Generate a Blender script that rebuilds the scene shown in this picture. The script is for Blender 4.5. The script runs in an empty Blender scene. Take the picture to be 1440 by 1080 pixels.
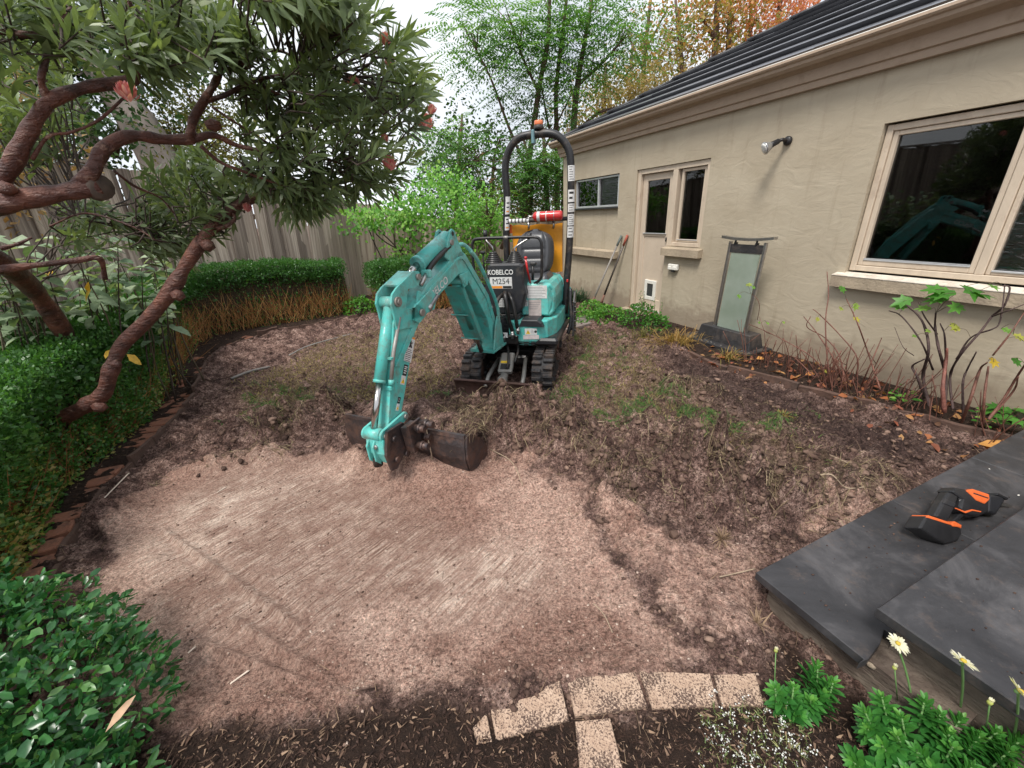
import bpy, math, random
import numpy as np
from mathutils import Matrix, Vector

random.seed(7)
rng = np.random.default_rng(11)
S = bpy.context.scene
COL = S.collection
R_ = math.radians

# ------------------------------------------------------------------ camera
CAM_H = 1.6
FOC = 562.0                                   # focal length in pixels of a 1440 wide frame
_dn = np.array([73.0, 1309.0, FOC]); _dn /= np.linalg.norm(_dn)      # straight down, seen by the camera
_up = -_dn
_fy = np.array([0, 0, 1.0]) - _up * _up[2]; _fy /= np.linalg.norm(_fy)
_fx = np.cross(_fy, _up)
CR = np.stack([_fx, _fy, _up])
CC = np.array([0, 0, CAM_H])
cam_d = bpy.data.cameras.new('camera')
cam = bpy.data.objects.new('camera', cam_d); COL.objects.link(cam)
cam_d.sensor_width = 36.0
cam_d.lens = FOC / 1440 * 36.0
cam_d.clip_start = 0.02; cam_d.clip_end = 900
_m = np.eye(4); _m[:3, 0] = CR[:, 0]; _m[:3, 1] = -CR[:, 1]; _m[:3, 2] = -CR[:, 2]; _m[:3, 3] = CC
cam.matrix_world = Matrix(_m.tolist())
S.camera = cam

# ------------------------------------------------------------------ overcast sky, weak sun, exposure
SUN_EL, SUN_AZ = 60.0, 215.0                  # azimuth clockwise from +Y
W = bpy.data.worlds.new('World'); S.world = W; W.use_nodes = True
nt = W.node_tree; nt.nodes.clear()
wo = nt.nodes.new('ShaderNodeOutputWorld'); wb = nt.nodes.new('ShaderNodeBackground')
sk = nt.nodes.new('ShaderNodeTexSky'); sk.sky_type = 'NISHITA'; sk.sun_disc = False
sk.sun_elevation = R_(SUN_EL); sk.sun_rotation = R_(SUN_AZ)
tc = nt.nodes.new('ShaderNodeTexCoord')
nz = nt.nodes.new('ShaderNodeTexNoise'); nz.inputs['Scale'].default_value = 2.6; nz.inputs['Detail'].default_value = 6
nz.inputs['Distortion'].default_value = 0.6
cr = nt.nodes.new('ShaderNodeValToRGB')
cr.color_ramp.elements[0].position = 0.35; cr.color_ramp.elements[0].color = (6.3, 6.7, 7.4, 1)
cr.color_ramp.elements[1].position = 0.62; cr.color_ramp.elements[1].color = (9.6, 9.8, 10.2, 1)
mx = nt.nodes.new('ShaderNodeMix'); mx.data_type = 'RGBA'; mx.inputs['Factor'].default_value = 0.93
nt.links.new(tc.outputs['Generated'], nz.inputs['Vector'])
nt.links.new(nz.outputs['Fac'], cr.inputs['Fac'])
nt.links.new(sk.outputs['Color'], mx.inputs[6]); nt.links.new(cr.outputs['Color'], mx.inputs[7])
nt.links.new(mx.outputs[2], wb.inputs['Color']); nt.links.new(wb.outputs[0], wo.inputs[0])
wb.inputs['Strength'].default_value = 0.050
sd = bpy.data.lights.new('sun', 'SUN'); sd.energy = 1.5; sd.angle = R_(18); sd.color = (1.0, 0.95, 0.88)
so = bpy.data.objects.new('sun', sd); COL.objects.link(so)
_sv = Vector((math.sin(R_(SUN_AZ)) * math.cos(R_(SUN_EL)), math.cos(R_(SUN_AZ)) * math.cos(R_(SUN_EL)), math.sin(R_(SUN_EL))))
so.rotation_euler = _sv.to_track_quat('Z', 'Y').to_euler()
so.location = (0, 0, 30)
S.view_settings.view_transform = 'Standard'; S.view_settings.look = 'None'
S.view_settings.exposure = 1.42; S.view_settings.gamma = 1.0; S.view_settings.use_curve_mapping = False
S.render.engine = 'CYCLES'
S.cycles.max_bounces = 8; S.cycles.diffuse_bounces = 4; S.cycles.transparent_max_bounces = 16
S.cycles.use_denoising = True; S.cycles.denoising_prefilter = 'ACCURATE'

# ------------------------------------------------------------------ measuring helpers: a sight line met with a real surface
def ray(px, py):
    d = CR @ np.array([px - 720.0, py - 540.0, FOC]); return d / np.linalg.norm(d)
def gnd(px, py, z=0.0):
    d = ray(px, py); return CC + d * ((z - CAM_H) / d[2])
def atY(px, py, y):
    d = ray(px, py); return CC + d * (y / d[1])
def on_plane(px, py, P, n):
    d = ray(px, py); return CC + d * (np.dot(P - CC, n) / np.dot(d, n))
def zdepth(p):
    return float((CR.T @ (np.array(p) - CC))[2])

# ------------------------------------------------------------------ noise
def _hash(ix, iy, seed):
    n = (ix.astype(np.int64) * 374761393 + iy.astype(np.int64) * 668265263 + seed * 974634777) & 0xffffffff
    n = ((n ^ (n >> 13)) * 1274126177) & 0xffffffff
    return ((n ^ (n >> 16)) & 0xffff) / 65535.0
def vnoise(x, y, seed=0):
    x = np.asarray(x, float); y = np.asarray(y, float)
    ix = np.floor(x); iy = np.floor(y); fx = x - ix; fy = y - iy
    fx = fx * fx * (3 - 2 * fx); fy = fy * fy * (3 - 2 * fy)
    a = _hash(ix, iy, seed); b = _hash(ix + 1, iy, seed); c = _hash(ix, iy + 1, seed); d = _hash(ix + 1, iy + 1, seed)
    return a + (b - a) * fx + (c - a) * fy + (a - b - c + d) * fx * fy
def fbm(x, y, f, o=4, seed=0):
    s = 0; a = 0.5
    for k in range(o):
        s = s + a * vnoise(x * f, y * f, seed + k * 17); f *= 2.03; a *= 0.5
    return s
def worley(x, y, f, seed=0):
    """distance to the nearest scattered point (cells of size 1/f) and that cell's random number"""
    x = np.asarray(x, float) * f; y = np.asarray(y, float) * f; ix = np.floor(x); iy = np.floor(y); d = np.full(x.shape, 9.0); idv = np.zeros(x.shape)
    for ox in (-1, 0, 1):
        for oy in (-1, 0, 1):
            cx, cy = ix + ox, iy + oy; px = cx + _hash(cx, cy, seed); py = cy + _hash(cx, cy, seed + 5); q = np.hypot(px - x, py - y)
            m = q < d; d = np.where(m, q, d); idv = np.where(m, _hash(cx, cy, seed + 9), idv)
    return d, idv
def domes(x, y, f, seed):
    d, i = worley(x + .05 * fbm(x, y, f * 1.5, 2, seed), y + .05 * fbm(x, y, f * 1.5, 2, seed + 3), f, seed); r = .35 + .5 * i
    return np.sqrt(np.clip(1 - (d / r) ** 2, 0, 1)) * (.3 + .7 * i)
def sm(a, b, x):
    t = np.clip((x - a) / (b - a), 0, 1); return t * t * (3 - 2 * t)
def poly_sd(x, y, P):
    """signed distance to a polygon, positive inside"""
    P = np.asarray(P, float)[:, :2]; x = np.asarray(x, float); y = np.asarray(y, float)
    d = np.full(x.shape, 1e9); ins = np.zeros(x.shape, bool)
    for i in range(len(P)):
        a = P[i]; b = P[(i + 1) % len(P)]; e = b - a
        t = np.clip(((x - a[0]) * e[0] + (y - a[1]) * e[1]) / (e @ e), 0, 1)
        d = np.minimum(d, np.hypot(x - a[0] - t * e[0], y - a[1] - t * e[1]))
        c = (a[1] > y) != (b[1] > y)
        xi = a[0] + (y - a[1]) / (e[1] if abs(e[1]) > 1e-9 else 1e-9) * e[0]
        ins ^= c & (x < xi)
    return np.where(ins, d, -d)
def line_d(x, y, P):
    P = np.asarray(P, float)[:, :2]; d = np.full(np.shape(x), 1e9)
    for i in range(len(P) - 1):
        a = P[i]; e = P[i + 1] - a
        t = np.clip(((x - a[0]) * e[0] + (y - a[1]) * e[1]) / (e @ e), 0, 1)
        d = np.minimum(d, np.hypot(x - a[0] - t * e[0], y - a[1] - t * e[1]))
    return d

# ------------------------------------------------------------------ objects
def tag(o, label=None, cat=None, group=None, kind=None):
    if label: o['label'] = label
    if cat: o['category'] = cat
    if group: o['group'] = group
    if kind: o['kind'] = kind
    return o
def empty(name, loc=(0, 0, 0), rz=0.0, label=None, cat=None, group=None):
    o = bpy.data.objects.new(name, None); COL.objects.link(o)
    o.location = tuple(float(v) for v in loc); o.rotation_euler = (0, 0, rz); o.empty_display_size = 0.1
    return tag(o, label, cat, group)
def link(name, me, parent=None):
    o = bpy.data.objects.new(name, me); COL.objects.link(o)
    if parent: o.parent = parent
    return o
KIDS = {}
def copy_tree(o, parent=None):
    c = o.copy(); COL.objects.link(c); c.parent = parent
    for ch in o.children: copy_tree(ch, c)
    return c

class MB:
    """collects shapes; build() links them as ONE mesh object"""
    def __init__(s, M=None):
        s.v = []; s.f = []; s.sm = []; s.M = np.array(M) if M is not None else None
    def add(s, V, F, smooth=False, X=None):
        V = np.asarray(V, float)
        if X is not None: V = V @ np.asarray(X)[:3, :3].T + np.asarray(X)[:3, 3]
        if s.M is not None: V = V @ s.M[:3, :3].T + s.M[:3, 3]
        b = len(s.v); s.v.extend(V.tolist())
        s.f.extend([[i + b for i in q] for q in F]); s.sm.extend([smooth] * len(F)); return s
    def box(s, c, d, X=None, bev=0.0, taper=None):
        x, y, z = [v / 2 for v in d]; c = np.array(c, float)
        if bev <= 0:
            V = [(-x, -y, -z), (x, -y, -z), (x, y, -z), (-x, y, -z), (-x, -y, z), (x, -y, z), (x, y, z), (-x, y, z)]
            if taper: V = [(a * (taper[0] if k > 0 else 1), b_ * (taper[1] if k > 0 else 1), k) for a, b_, k in V]
            F = [(0, 3, 2, 1), (4, 5, 6, 7), (0, 1, 5, 4), (1, 2, 6, 5), (2, 3, 7, 6), (3, 0, 4, 7)]
            return s.add(np.array(V) + c, F, False, X)
        b = min(bev, x * .95, y * .95, z * .95)
        def ring(ix, iy, zz):
            return [(-ix, -y + 0 if 0 else -iy, zz)]
        V = []
        prof = [(b, -z), (0.0, -z + b), (0.0, z - b), (b, z)]
        for ins, zz in prof:
            xx, yy = x - ins, y - ins
            bb = b if ins == 0 else b * .6
            V += [(-xx + bb, -yy, zz), (xx - bb, -yy, zz), (xx, -yy + bb, zz), (xx, yy - bb, zz), (xx - bb, yy, zz), (-xx + bb, yy, zz), (-xx, yy - bb, zz), (-xx, -yy + bb, zz)]
        if taper:
            V = [(a * (1 + (taper[0] - 1) * (k + z) / (2 * z)), q * (1 + (taper[1] - 1) * (k + z) / (2 * z)), k) for a, q, k in V]
        F = [tuple(range(7, -1, -1)), tuple(range(24, 32))]
        for r in range(3):
            for k in range(8):
                F.append((r * 8 + k, r * 8 + (k + 1) % 8, (r + 1) * 8 + (k + 1) % 8, (r + 1) * 8 + k))
        return s.add(np.array(V) + c, F, False, X)
    def tube(s, P, r, n=8, cap=True, X=None, smooth=True, squash=1.0):
        P = [np.array(p, float) for p in P]; m = len(P)
        r = [r] * m if np.isscalar(r) else list(r)
        V = []; F = []; prev = None
        for i, p in enumerate(P):
            t = P[min(i + 1, m - 1)] - P[max(i - 1, 0)]; t /= (np.linalg.norm(t) + 1e-12)
            if prev is None:
                a = np.array([0, 0, 1.0]) if abs(t[2]) < 0.9 else np.array([1.0, 0, 0])
                u = np.cross(t, a)
            else: u = prev - t * (prev @ t)
            u /= (np.linalg.norm(u) + 1e-12); prev = u; w = np.cross(t, u)
            for k in range(n):
                a = 2 * math.pi * k / n
                V.append(p + r[i] * (math.cos(a) * u + math.sin(a) * w * squash))
        for i in range(m - 1):
            for k in range(n):
                F.append((i * n + k, i * n + (k + 1) % n, (i + 1) * n + (k + 1) % n, (i + 1) * n + k))
        if cap:
            F.append(tuple(range(n - 1, -1, -1))); F.append(tuple(range((m - 1) * n, m * n)))
        return s.add(V, F, smooth, X)
    def cyl(s, a, b, r, n=14, r2=None, X=None):
        s.tube([a, b], [r, r if r2 is None else r2], n, True, X, True); 
        for k in (-1, -2): s.sm[k] = False
        return s
    def prism(s, P, a, b, axis='x', X=None, smooth=False, bev=0.0):
        """polygon P extruded from a to b along axis; P gives the other two coordinates in order"""
        P = [tuple(p) for p in P]
        def pt(p, h):
            return {'x': (h, p[0], p[1]), 'y': (p[0], h, p[1]), 'z': (p[0], p[1], h)}[axis]
        n = len(P)
        ar = sum(P[i][0] * P[(i + 1) % n][1] - P[(i + 1) % n][0] * P[i][1] for i in range(n))
        flip = (ar < 0) ^ (axis == 'y') ^ (b < a)
        if bev > 0:
            c = np.mean(P, axis=0); Q = []
            for i in range(n):
                p = np.array(P[i]); e1 = np.array(P[i - 1]) - p; e2 = np.array(P[(i + 1) % n]) - p
                q = e1 / (np.linalg.norm(e1) + 1e-9) + e2 / (np.linalg.norm(e2) + 1e-9)
                L = np.linalg.norm(q); 
                cr_ = (e2[0] * e1[1] - e2[1] * e1[0]) * (1 if ar > 0 else -1)
                Q.append(tuple(p + (q / L * bev * (1 if cr_ > 0 else -1) if L > 1e-6 else 0)))
            sg = 1 if b > a else -1
            rings = [(Q, a), (P, a + sg * bev), (P, b - sg * bev), (Q, b)]
        else: rings = [(P, a), (P, b)]
        V = [pt(p, h) for ring, h in rings for p in ring]; m = len(rings)
        F = [tuple(range(n - 1, -1, -1)), tuple(range((m - 1) * n, m * n))]
        for r in range(m - 1):
            for i in range(n): F.append((r * n + i, r * n + (i + 1) % n, (r + 1) * n + (i + 1) % n, (r + 1) * n + i))
        if flip: F = [tuple(reversed(q)) for q in F]
        s.add(V, F, smooth, X)
        if smooth:
            k = len(s.f) - len(F); s.sm[k] = False; s.sm[k + 1] = False
        return s
    def lathe(s, prof, c=(0, 0, 0), n=16, X=None, smooth=True):
        V = []; F = []; m = len(prof)
        for r, z in prof:
            for k in range(n):
                a = 2 * math.pi * k / n; V.append((c[0] + r * math.cos(a), c[1] + r * math.sin(a), c[2] + z))
        for i in range(m - 1):
            for k in range(n): F.append((i * n + k, i * n + (k + 1) % n, (i + 1) * n + (k + 1) % n, (i + 1) * n + k))
        F.append(tuple(range(n - 1, -1, -1))); F.append(tuple(range((m - 1) * n, m * n)))
        return s.add(V, F, smooth, X)
    def grid(s, fn, nu, nv, smooth=True, X=None):
        V = [fn(i / nu, j / nv) for j in range(nv + 1) for i in range(nu + 1)]
        F = [(j * (nu + 1) + i, j * (nu + 1) + i + 1, (j + 1) * (nu + 1) + i + 1, (j + 1) * (nu + 1) + i) for j in range(nv) for i in range(nu)]
        return s.add(V, F, smooth, X)
    def mesh(s, name, mat):
        me = bpy.data.meshes.new(name); me.from_pydata(s.v, [], s.f)
        me.polygons.foreach_set('use_smooth', s.sm)
        if mat: me.materials.append(mat)
        me.update(); return me
    def build(s, name, mat, parent=None, bevel=0.0):
        o = link(name, s.mesh(name, mat), parent)
        if bevel > 0:
            m = o.modifiers.new('edge', 'BEVEL'); m.width = bevel; m.segments = 2; m.limit_method = 'ANGLE'; m.angle_limit = R_(40)
        return o

def np_mesh(name, V, T, mat, parent=None, tint=None, smooth=False, attrs=None, ids=None):
    """big mesh from arrays: V (n,3), T (m,k) faces of one size"""
    me = bpy.data.meshes.new(name)
    V = np.asarray(V, np.float32); T = np.asarray(T, np.int32); k = T.shape[1]
    me.vertices.add(len(V)); me.vertices.foreach_set('co', V.ravel())
    me.loops.add(T.size); me.loops.foreach_set('vertex_index', T.ravel())
    me.polygons.add(len(T)); me.polygons.foreach_set('loop_start', np.arange(0, T.size, k, dtype=np.int32))
    if smooth: me.polygons.foreach_set('use_smooth', np.ones(len(T), bool))
    mats = mat if isinstance(mat, (list, tuple)) else [mat]
    for m in mats: me.materials.append(m)
    if ids is not None: me.polygons.foreach_set('material_index', np.asarray(ids, np.int32))
    A = dict(attrs or {})
    if tint is not None: A['tint'] = tint
    for nm, val in A.items():
        at = me.attributes.new(nm, 'FLOAT', 'POINT'); at.data.foreach_set('value', np.asarray(val, np.float32))
    me.update(calc_edges=True); me.validate()
    return link(name, me, parent)

def unit(v):
    return v / (np.linalg.norm(v, axis=-1, keepdims=True) + 1e-9)
LEAF = {   # (across, along, lift) with triangles
 'long': ([(0, 0, 0), (-.42, .3, .05), (.42, .3, .05), (-.5, .62, .06), (.5, .62, .06), (0, 1, -.06)], [(0, 2, 1), (1, 2, 4), (1, 4, 3), (3, 4, 5)]),
 'oval': ([(0, 0, 0), (-.5, .42, .12), (.5, .42, .12), (0, .5, -.02), (0, 1, -.05), (-.36, .78, .08), (.36, .78, .08)], [(0, 3, 1), (0, 2, 3), (1, 3, 5), (3, 2, 6), (5, 3, 4), (3, 6, 4)]),
 'small': ([(0, 0, 0), (-.5, .5, .1), (.5, .5, .1), (0, 1, 0)], [(0, 2, 1), (1, 2, 3)]),
 'blade': ([(-.5, 0, 0), (.5, 0, 0), (-.35, .5, 0), (.35, .5, 0), (0, 1, 0)], [(0, 1, 3), (0, 3, 2), (2, 3, 4)]),
}
def leaf_arrays(P, D, N, L, Wd, shape='long', bend=0.0, tint=None):
    """leaves at P growing along D with face normal about N"""
    P = np.asarray(P, float); n = len(P); D = unit(np.asarray(D, float)); N = np.asarray(N, float)
    Sx = unit(np.cross(D, N)); Nn = np.cross(Sx, D)
    L = np.broadcast_to(np.asarray(L, float), (n,)); Wd = np.broadcast_to(np.asarray(Wd, float), (n,))
    tv, tf = LEAF[shape]; tv = np.array(tv); tf = np.array(tf); k = len(tv)
    V = (P[:, None, :] + Sx[:, None, :] * (tv[None, :, 0, None] * Wd[:, None, None]) + D[:, None, :] * (tv[None, :, 1, None] * L[:, None, None])
         + Nn[:, None, :] * (tv[None, :, 2, None] * Wd[:, None, None]))
    if np.any(np.asarray(bend) != 0):
        b = np.broadcast_to(np.asarray(bend, float), (n,))
        V[:, :, 2] -= (tv[None, :, 1] ** 2) * (L * b)[:, None]
    T = (tf[None] + (np.arange(n) * k)[:, None, None]).reshape(-1, 3)
    t = rng.random(n) if tint is None else np.broadcast_to(tint, (n,))
    return V.reshape(-1, 3), T, np.repeat(t, k)
def leaves(name, P, D, N, L, Wd, mat, parent=None, shape='long', bend=0.0, tint=None):
    V, T, t = leaf_arrays(P, D, N, L, Wd, shape, bend, tint)
    return np_mesh(name, V, T, mat, parent, t)
def rand_dir(n, up=0.0):
    v = rng.normal(size=(n, 3)); v[:, 2] += up; return unit(v)
def smooth_path(P, k=4):
    """Catmull-Rom through P (any columns)"""
    P = np.asarray(P, float); Q = np.vstack([2 * P[0] - P[1], P, 2 * P[-1] - P[-2]]); out = []
    for i in range(1, len(Q) - 2):
        for t in np.linspace(0, 1, k, endpoint=False):
            a, b, c, d = Q[i - 1], Q[i], Q[i + 1], Q[i + 2]
            out.append(.5 * (2 * b + (c - a) * t + (2 * a - 5 * b + 4 * c - d) * t * t + (3 * b - a - 3 * c + d) * t ** 3))
    out.append(P[-1]); return np.array(out)

# ------------------------------------------------------------------ materials
def _new(name):
    m = bpy.data.materials.new(name); m.use_nodes = True
    return m, m.node_tree, m.node_tree.nodes['Principled BSDF']
def _n(t, kind, **kw):
    n = t.nodes.new(kind)
    for k, v in kw.items():
        if k in n.inputs: n.inputs[k].default_value = v
        else: setattr(n, k, v)
    return n
def _ramp(t, stops, fac=None):
    r = t.nodes.new('ShaderNodeValToRGB'); e = r.color_ramp.elements
    while len(e) < len(stops): e.new(0.5)
    for el, (p, c) in zip(e, stops): el.position = p; el.color = (*c, 1)
    if fac is not None: t.links.new(fac, r.inputs['Fac'])
    return r
def _mix(t, fac, a, b, mode='MIX'):
    m = t.nodes.new('ShaderNodeMix'); m.data_type = 'RGBA'; m.blend_type = mode
    for sock, v in ((m.inputs[0], fac), (m.inputs[6], a), (m.inputs[7], b)):
        if isinstance(v, (int, float)): sock.default_value = v
        elif isinstance(v, tuple): sock.default_value = (*v, 1)
        else: t.links.new(v, sock)
    return m.outputs[2]
def mat(name, col, rough=0.6, metal=0.0, var=0.18, vs=9.0, bump=0.0, bs=60.0, dirt=None, dirt_amt=0.0, spec=0.5, stretch=None, dscale=5.0, coat=0.0, chips=None):
    m, t, b = _new(name)
    tc = _n(t, 'ShaderNodeTexCoord'); vec = tc.outputs['Object']
    if stretch:
        mp = _n(t, 'ShaderNodeMapping'); mp.inputs['Scale'].default_value = stretch; t.links.new(vec, mp.inputs[0]); vec = mp.outputs[0]
    n1 = _n(t, 'ShaderNodeTexNoise', Scale=vs, Detail=6.0, Roughness=0.65); t.links.new(vec, n1.inputs['Vector'])
    c = np.array(col)
    r = _ramp(t, [(0.28, tuple(c * (1 - var))), (0.72, tuple(np.clip(c * (1 + var), 0, 1)))], n1.outputs['Fac'])
    out = r.outputs[0]
    if dirt is not None:
        n2 = _n(t, 'ShaderNodeTexNoise', Scale=dscale, Detail=9.0, Roughness=0.72); t.links.new(tc.outputs['Object'], n2.inputs['Vector'])
        d = _ramp(t, [(0.62 - 0.35 * dirt_amt, (0, 0, 0)), (0.80 - 0.2 * dirt_amt, (1, 1, 1))], n2.outputs['Fac'])
        out = _mix(t, d.outputs[0], out, dirt)
        rr = _ramp(t, [(0, (rough,) * 3), (1, (min(1, rough + .35),) * 3)], d.outputs[0]); t.links.new(rr.outputs[0], b.inputs['Roughness'])
    if chips is not None:
        n4 = _n(t, 'ShaderNodeTexNoise', Scale=34.0, Detail=7.0, Roughness=.62, Distortion=.9); t.links.new(tc.outputs['Object'], n4.inputs['Vector'])
        out = _mix(t, _ramp(t, [(.655, (0, 0, 0)), (.69, (.85, .85, .85))], n4.outputs['Fac']).outputs[0], out, chips)
        n5 = _n(t, 'ShaderNodeTexNoise', Scale=3.0, Detail=8.0, Roughness=.7); t.links.new(tc.outputs['Object'], n5.inputs['Vector'])
        out = _mix(t, _ramp(t, [(.46, (0, 0, 0)), (.72, (.42, .42, .42))], n5.outputs['Fac']).outputs[0], out, (.42, .56, .50))
    t.links.new(out, b.inputs['Base Color'])
    if dirt is None: b.inputs['Roughness'].default_value = rough
    b.inputs['Metallic'].default_value = metal
    b.inputs['Specular IOR Level'].default_value = spec
    if coat: b.inputs['Coat Weight'].default_value = coat
    if bump > 0:
        n3 = _n(t, 'ShaderNodeTexNoise', Scale=bs, Detail=5.0, Roughness=0.6); t.links.new(vec, n3.inputs['Vector'])
        bp = _n(t, 'ShaderNodeBump', Strength=bump, Distance=0.02); t.links.new(n3.outputs['Fac'], bp.inputs['Height']); t.links.new(bp.outputs[0], b.inputs['Normal'])
    return m
def leaf_mat(name, cols, rough=0.45, trans=0.35, spec=0.4):
    m, t, b = _new(name)
    at = _n(t, 'ShaderNodeAttribute', attribute_name='tint')
    k = len(cols)
    r = _ramp(t, [(i / max(1, k - 1), c) for i, c in enumerate(cols)], at.outputs['Fac'])
    tc = _n(t, 'ShaderNodeTexCoord'); n1 = _n(t, 'ShaderNodeTexNoise', Scale=35.0, Detail=3.0); t.links.new(tc.outputs['Object'], n1.inputs['Vector'])
    r2 = _ramp(t, [(0.3, (.78, .78, .78)), (0.7, (1.15, 1.15, 1.15))], n1.outputs['Fac'])
    c = _mix(t, 1.0, r.outputs[0], r2.outputs[0], 'MULTIPLY')
    t.links.new(c, b.inputs['Base Color']); b.inputs['Roughness'].default_value = rough; b.inputs['Specular IOR Level'].default_value = spec
    tr = _n(t, 'ShaderNodeBsdfTranslucent'); 
    c2 = _mix(t, 1.0, c, (1.25, 1.3, .55), 'MULTIPLY'); t.links.new(c2, tr.inputs['Color'])
    ms = _n(t, 'ShaderNodeMixShader'); ms.inputs[0].default_value = trans
    t.links.new(b.outputs[0], ms.inputs[1]); t.links.new(tr.outputs[0], ms.inputs[2])
    t.links.new(ms.outputs[0], t.nodes['Material Output'].inputs[0])
    return m
# ================================================================== GROUND
G2 = lambda pts, z=0.0: np.array([gnd(a, b, z)[:2] for a, b in pts])
LEFT_EDGE = G2([(70, 840), (85, 800), (160, 690), (235, 615), (285, 555), (290, 522), (320, 495), (380, 475), (440, 463), (505, 452)])
RIGHT_EDGE = G2([(907, 480), (980, 510), (1057, 540), (1147, 563), (1247, 590), (1330, 615), (1440, 640)])
CLAY = G2([(95, 850), (140, 780), (190, 700), (280, 640), (400, 632), (480, 640), (560, 662), (640, 655), (690, 650), (790, 700), (850, 750), (900, 820), (960, 900), (1040, 945), (900, 940), (780, 955), (600, 985), (420, 1018), (290, 1030), (200, 1000), (150, 900)])
BED_L = np.vstack([LEFT_EDGE, [[-2.2, 8.6], [-2.2, 11], [-9, 11], [-9, 0.2], [-2.1, 0.2], [-2.2, 1.2]]])
BED_R = np.vstack([RIGHT_EDGE, [[5.0, 0.9], [6, 0.9], [3, 8.6], [1.0, 9.2], [1.25, 6.4]]])
BED_F = G2([(180, 1080), (300, 1025), (430, 1012), (600, 985), (690, 1000), (800, 1005), (1010, 992), (1080, 950), (1100, 880), (1180, 960), (1500, 1080), (1400, 1300), (300, 1300)])
GRASS = [(G2([(330, 600), (330, 540), (420, 500), (520, 470), (640, 440), (650, 545), (600, 590), (480, 580), (400, 620)]), 1.0),
         (G2([(780, 545), (800, 460), (860, 470), (930, 500), (960, 560), (1000, 600), (900, 620), (820, 590)]), 1.0),
         (G2([(900, 560), (1000, 560), (1130, 600), (1200, 690), (1080, 720), (960, 640)]), .55)]
SCRAPE = G2([(150, 815), (215, 715), (300, 655), (400, 640), (480, 648), (560, 690), (640, 720), (740, 760), (800, 800), (790, 850), (700, 880), (560, 880), (430, 930), (300, 920), (200, 870)])
M_C = gnd(700, 612)[:2]; BK = np.array([-.75, 2.35])

def base_height(x, y):
    x = np.asarray(x, float); y = np.asarray(y, float)
    clay = poly_sd(x, y, CLAY) + .10 * (fbm(x, y, 3.0, 3, 5) - .5)
    wc = sm(-.10, .14, clay)
    bl = sm(0, .25, poly_sd(x, y, BED_L)); br = sm(-.02, .12, poly_sd(x, y, BED_R)); bf = sm(-.05, .05, poly_sd(x, y, BED_F))
    h = .05 * (1 - wc)                                                    # the torn turf stands proud of the scrape
    h = h + .035 * br + .03 * bl - .02 * bf
    torn = (1 - wc) * (1 - br) * (1 - bl) * (1 - bf)
    h = h + torn * (.085 * (fbm(x, y, 2.2, 3, 3) - .45) + .085 * (fbm(x, y, 6.5, 3, 9) - .45) + .075 * np.maximum(fbm(x, y, 13, 4, 21) - .42, 0) * 2 + .05 * (np.abs(fbm(x, y, 9, 3, 29) - .47) - .06)
        + sm(.30, .48, fbm(x, y, 2.4, 3, 140)) * (.045 * domes(x, y, 6.0, 201) + .040 * domes(x, y, 12, 207)) + .026 * domes(x, y, 22, 211) - .025) * (1 - .75 * sm(-.1, .1, poly_sd(x, y, BARE)))
    # spoil heap behind and right of the bucket, ridges of rolled turf across the right side
    def heap(c, ax, ay, ang, hh, p=1.6):
        ca, sa = math.cos(ang), math.sin(ang); dx, dy = x - c[0], y - c[1]
        u = (dx * ca + dy * sa) / ax; v = (-dx * sa + dy * ca) / ay
        return hh * np.exp(-(u * u + v * v) ** (p / 2) * 1.1)
    lump = .15 + 1.35 * np.clip(fbm(x, y, 6.5, 4, 31) - .12, 0, 1) + .42 * domes(x, y, 8, 231) + .22 * domes(x, y, 17, 233)
    for (hx, hy), ax, ay, an, hh in HEAPS: h = h + heap((hx, hy), ax, ay, an, hh * 1.5, 2.4) * lump
    h = h + heap(gnd(600, 668), .5, .16, -.38, .11, 2.0) * (.9 + .3 * (fbm(x, y, 6, 3, 44) - .5))          # dirt shoved in front of the bucket
    h = h + heap((-.82, 2.62), .42, .22, -.38, .13)
    h = h + heap(gnd(1060, 900), .2, .2, .3, .03)
    # drag lines in the scraped clay, seams where the blade overlapped
    q = x * .76 - y * .65; along = x * .65 + y * .76
    ws = sm(-.1, .25, poly_sd(x, y, SCRAPE) + .3 * (fbm(x, y, 3, 3, 15) - .5))
    q = q + .05 * (fbm(x, y, 1.5, 2, 71) - .5)
    h = h + wc * ws * .007 * (vnoise(q * 70, along * 3.5, 8) - .5) * sm(.35, .6, fbm(x, y, 4, 3, 18)) + wc * (.014 * (fbm(x, y, 2.2, 3, 77) - .5) + .016 * (fbm(x, y, 12, 4, 79) - .5) * (1.15 - ws))
    h = h + wc * .010 * np.maximum(fbm(x, y, 16, 3, 91) - .5, 0) * 3
    for a, b in SEAMS:
        d = line_d(x, y, [a, b]); h = h + wc * (.018 * np.exp(-(d / .014) ** 2) - .008 * np.exp(-((d - .035) / .03) ** 2))
    bd = poly_sd(x, y, BRICKZ); h = h * sm(.10, -.06, bd) * 1.0 + (-.004 + .010 * (fbm(x, y, 14, 3, 131) - .5)) * sm(-.06, .10, bd)
    sd_ = poly_sd(x, y, STEPZ); h = h - .075 * sm(-.14, .06, sd_)
    far = sm(9, 14, np.hypot(x, y))
    return h * (1 - far)
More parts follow.
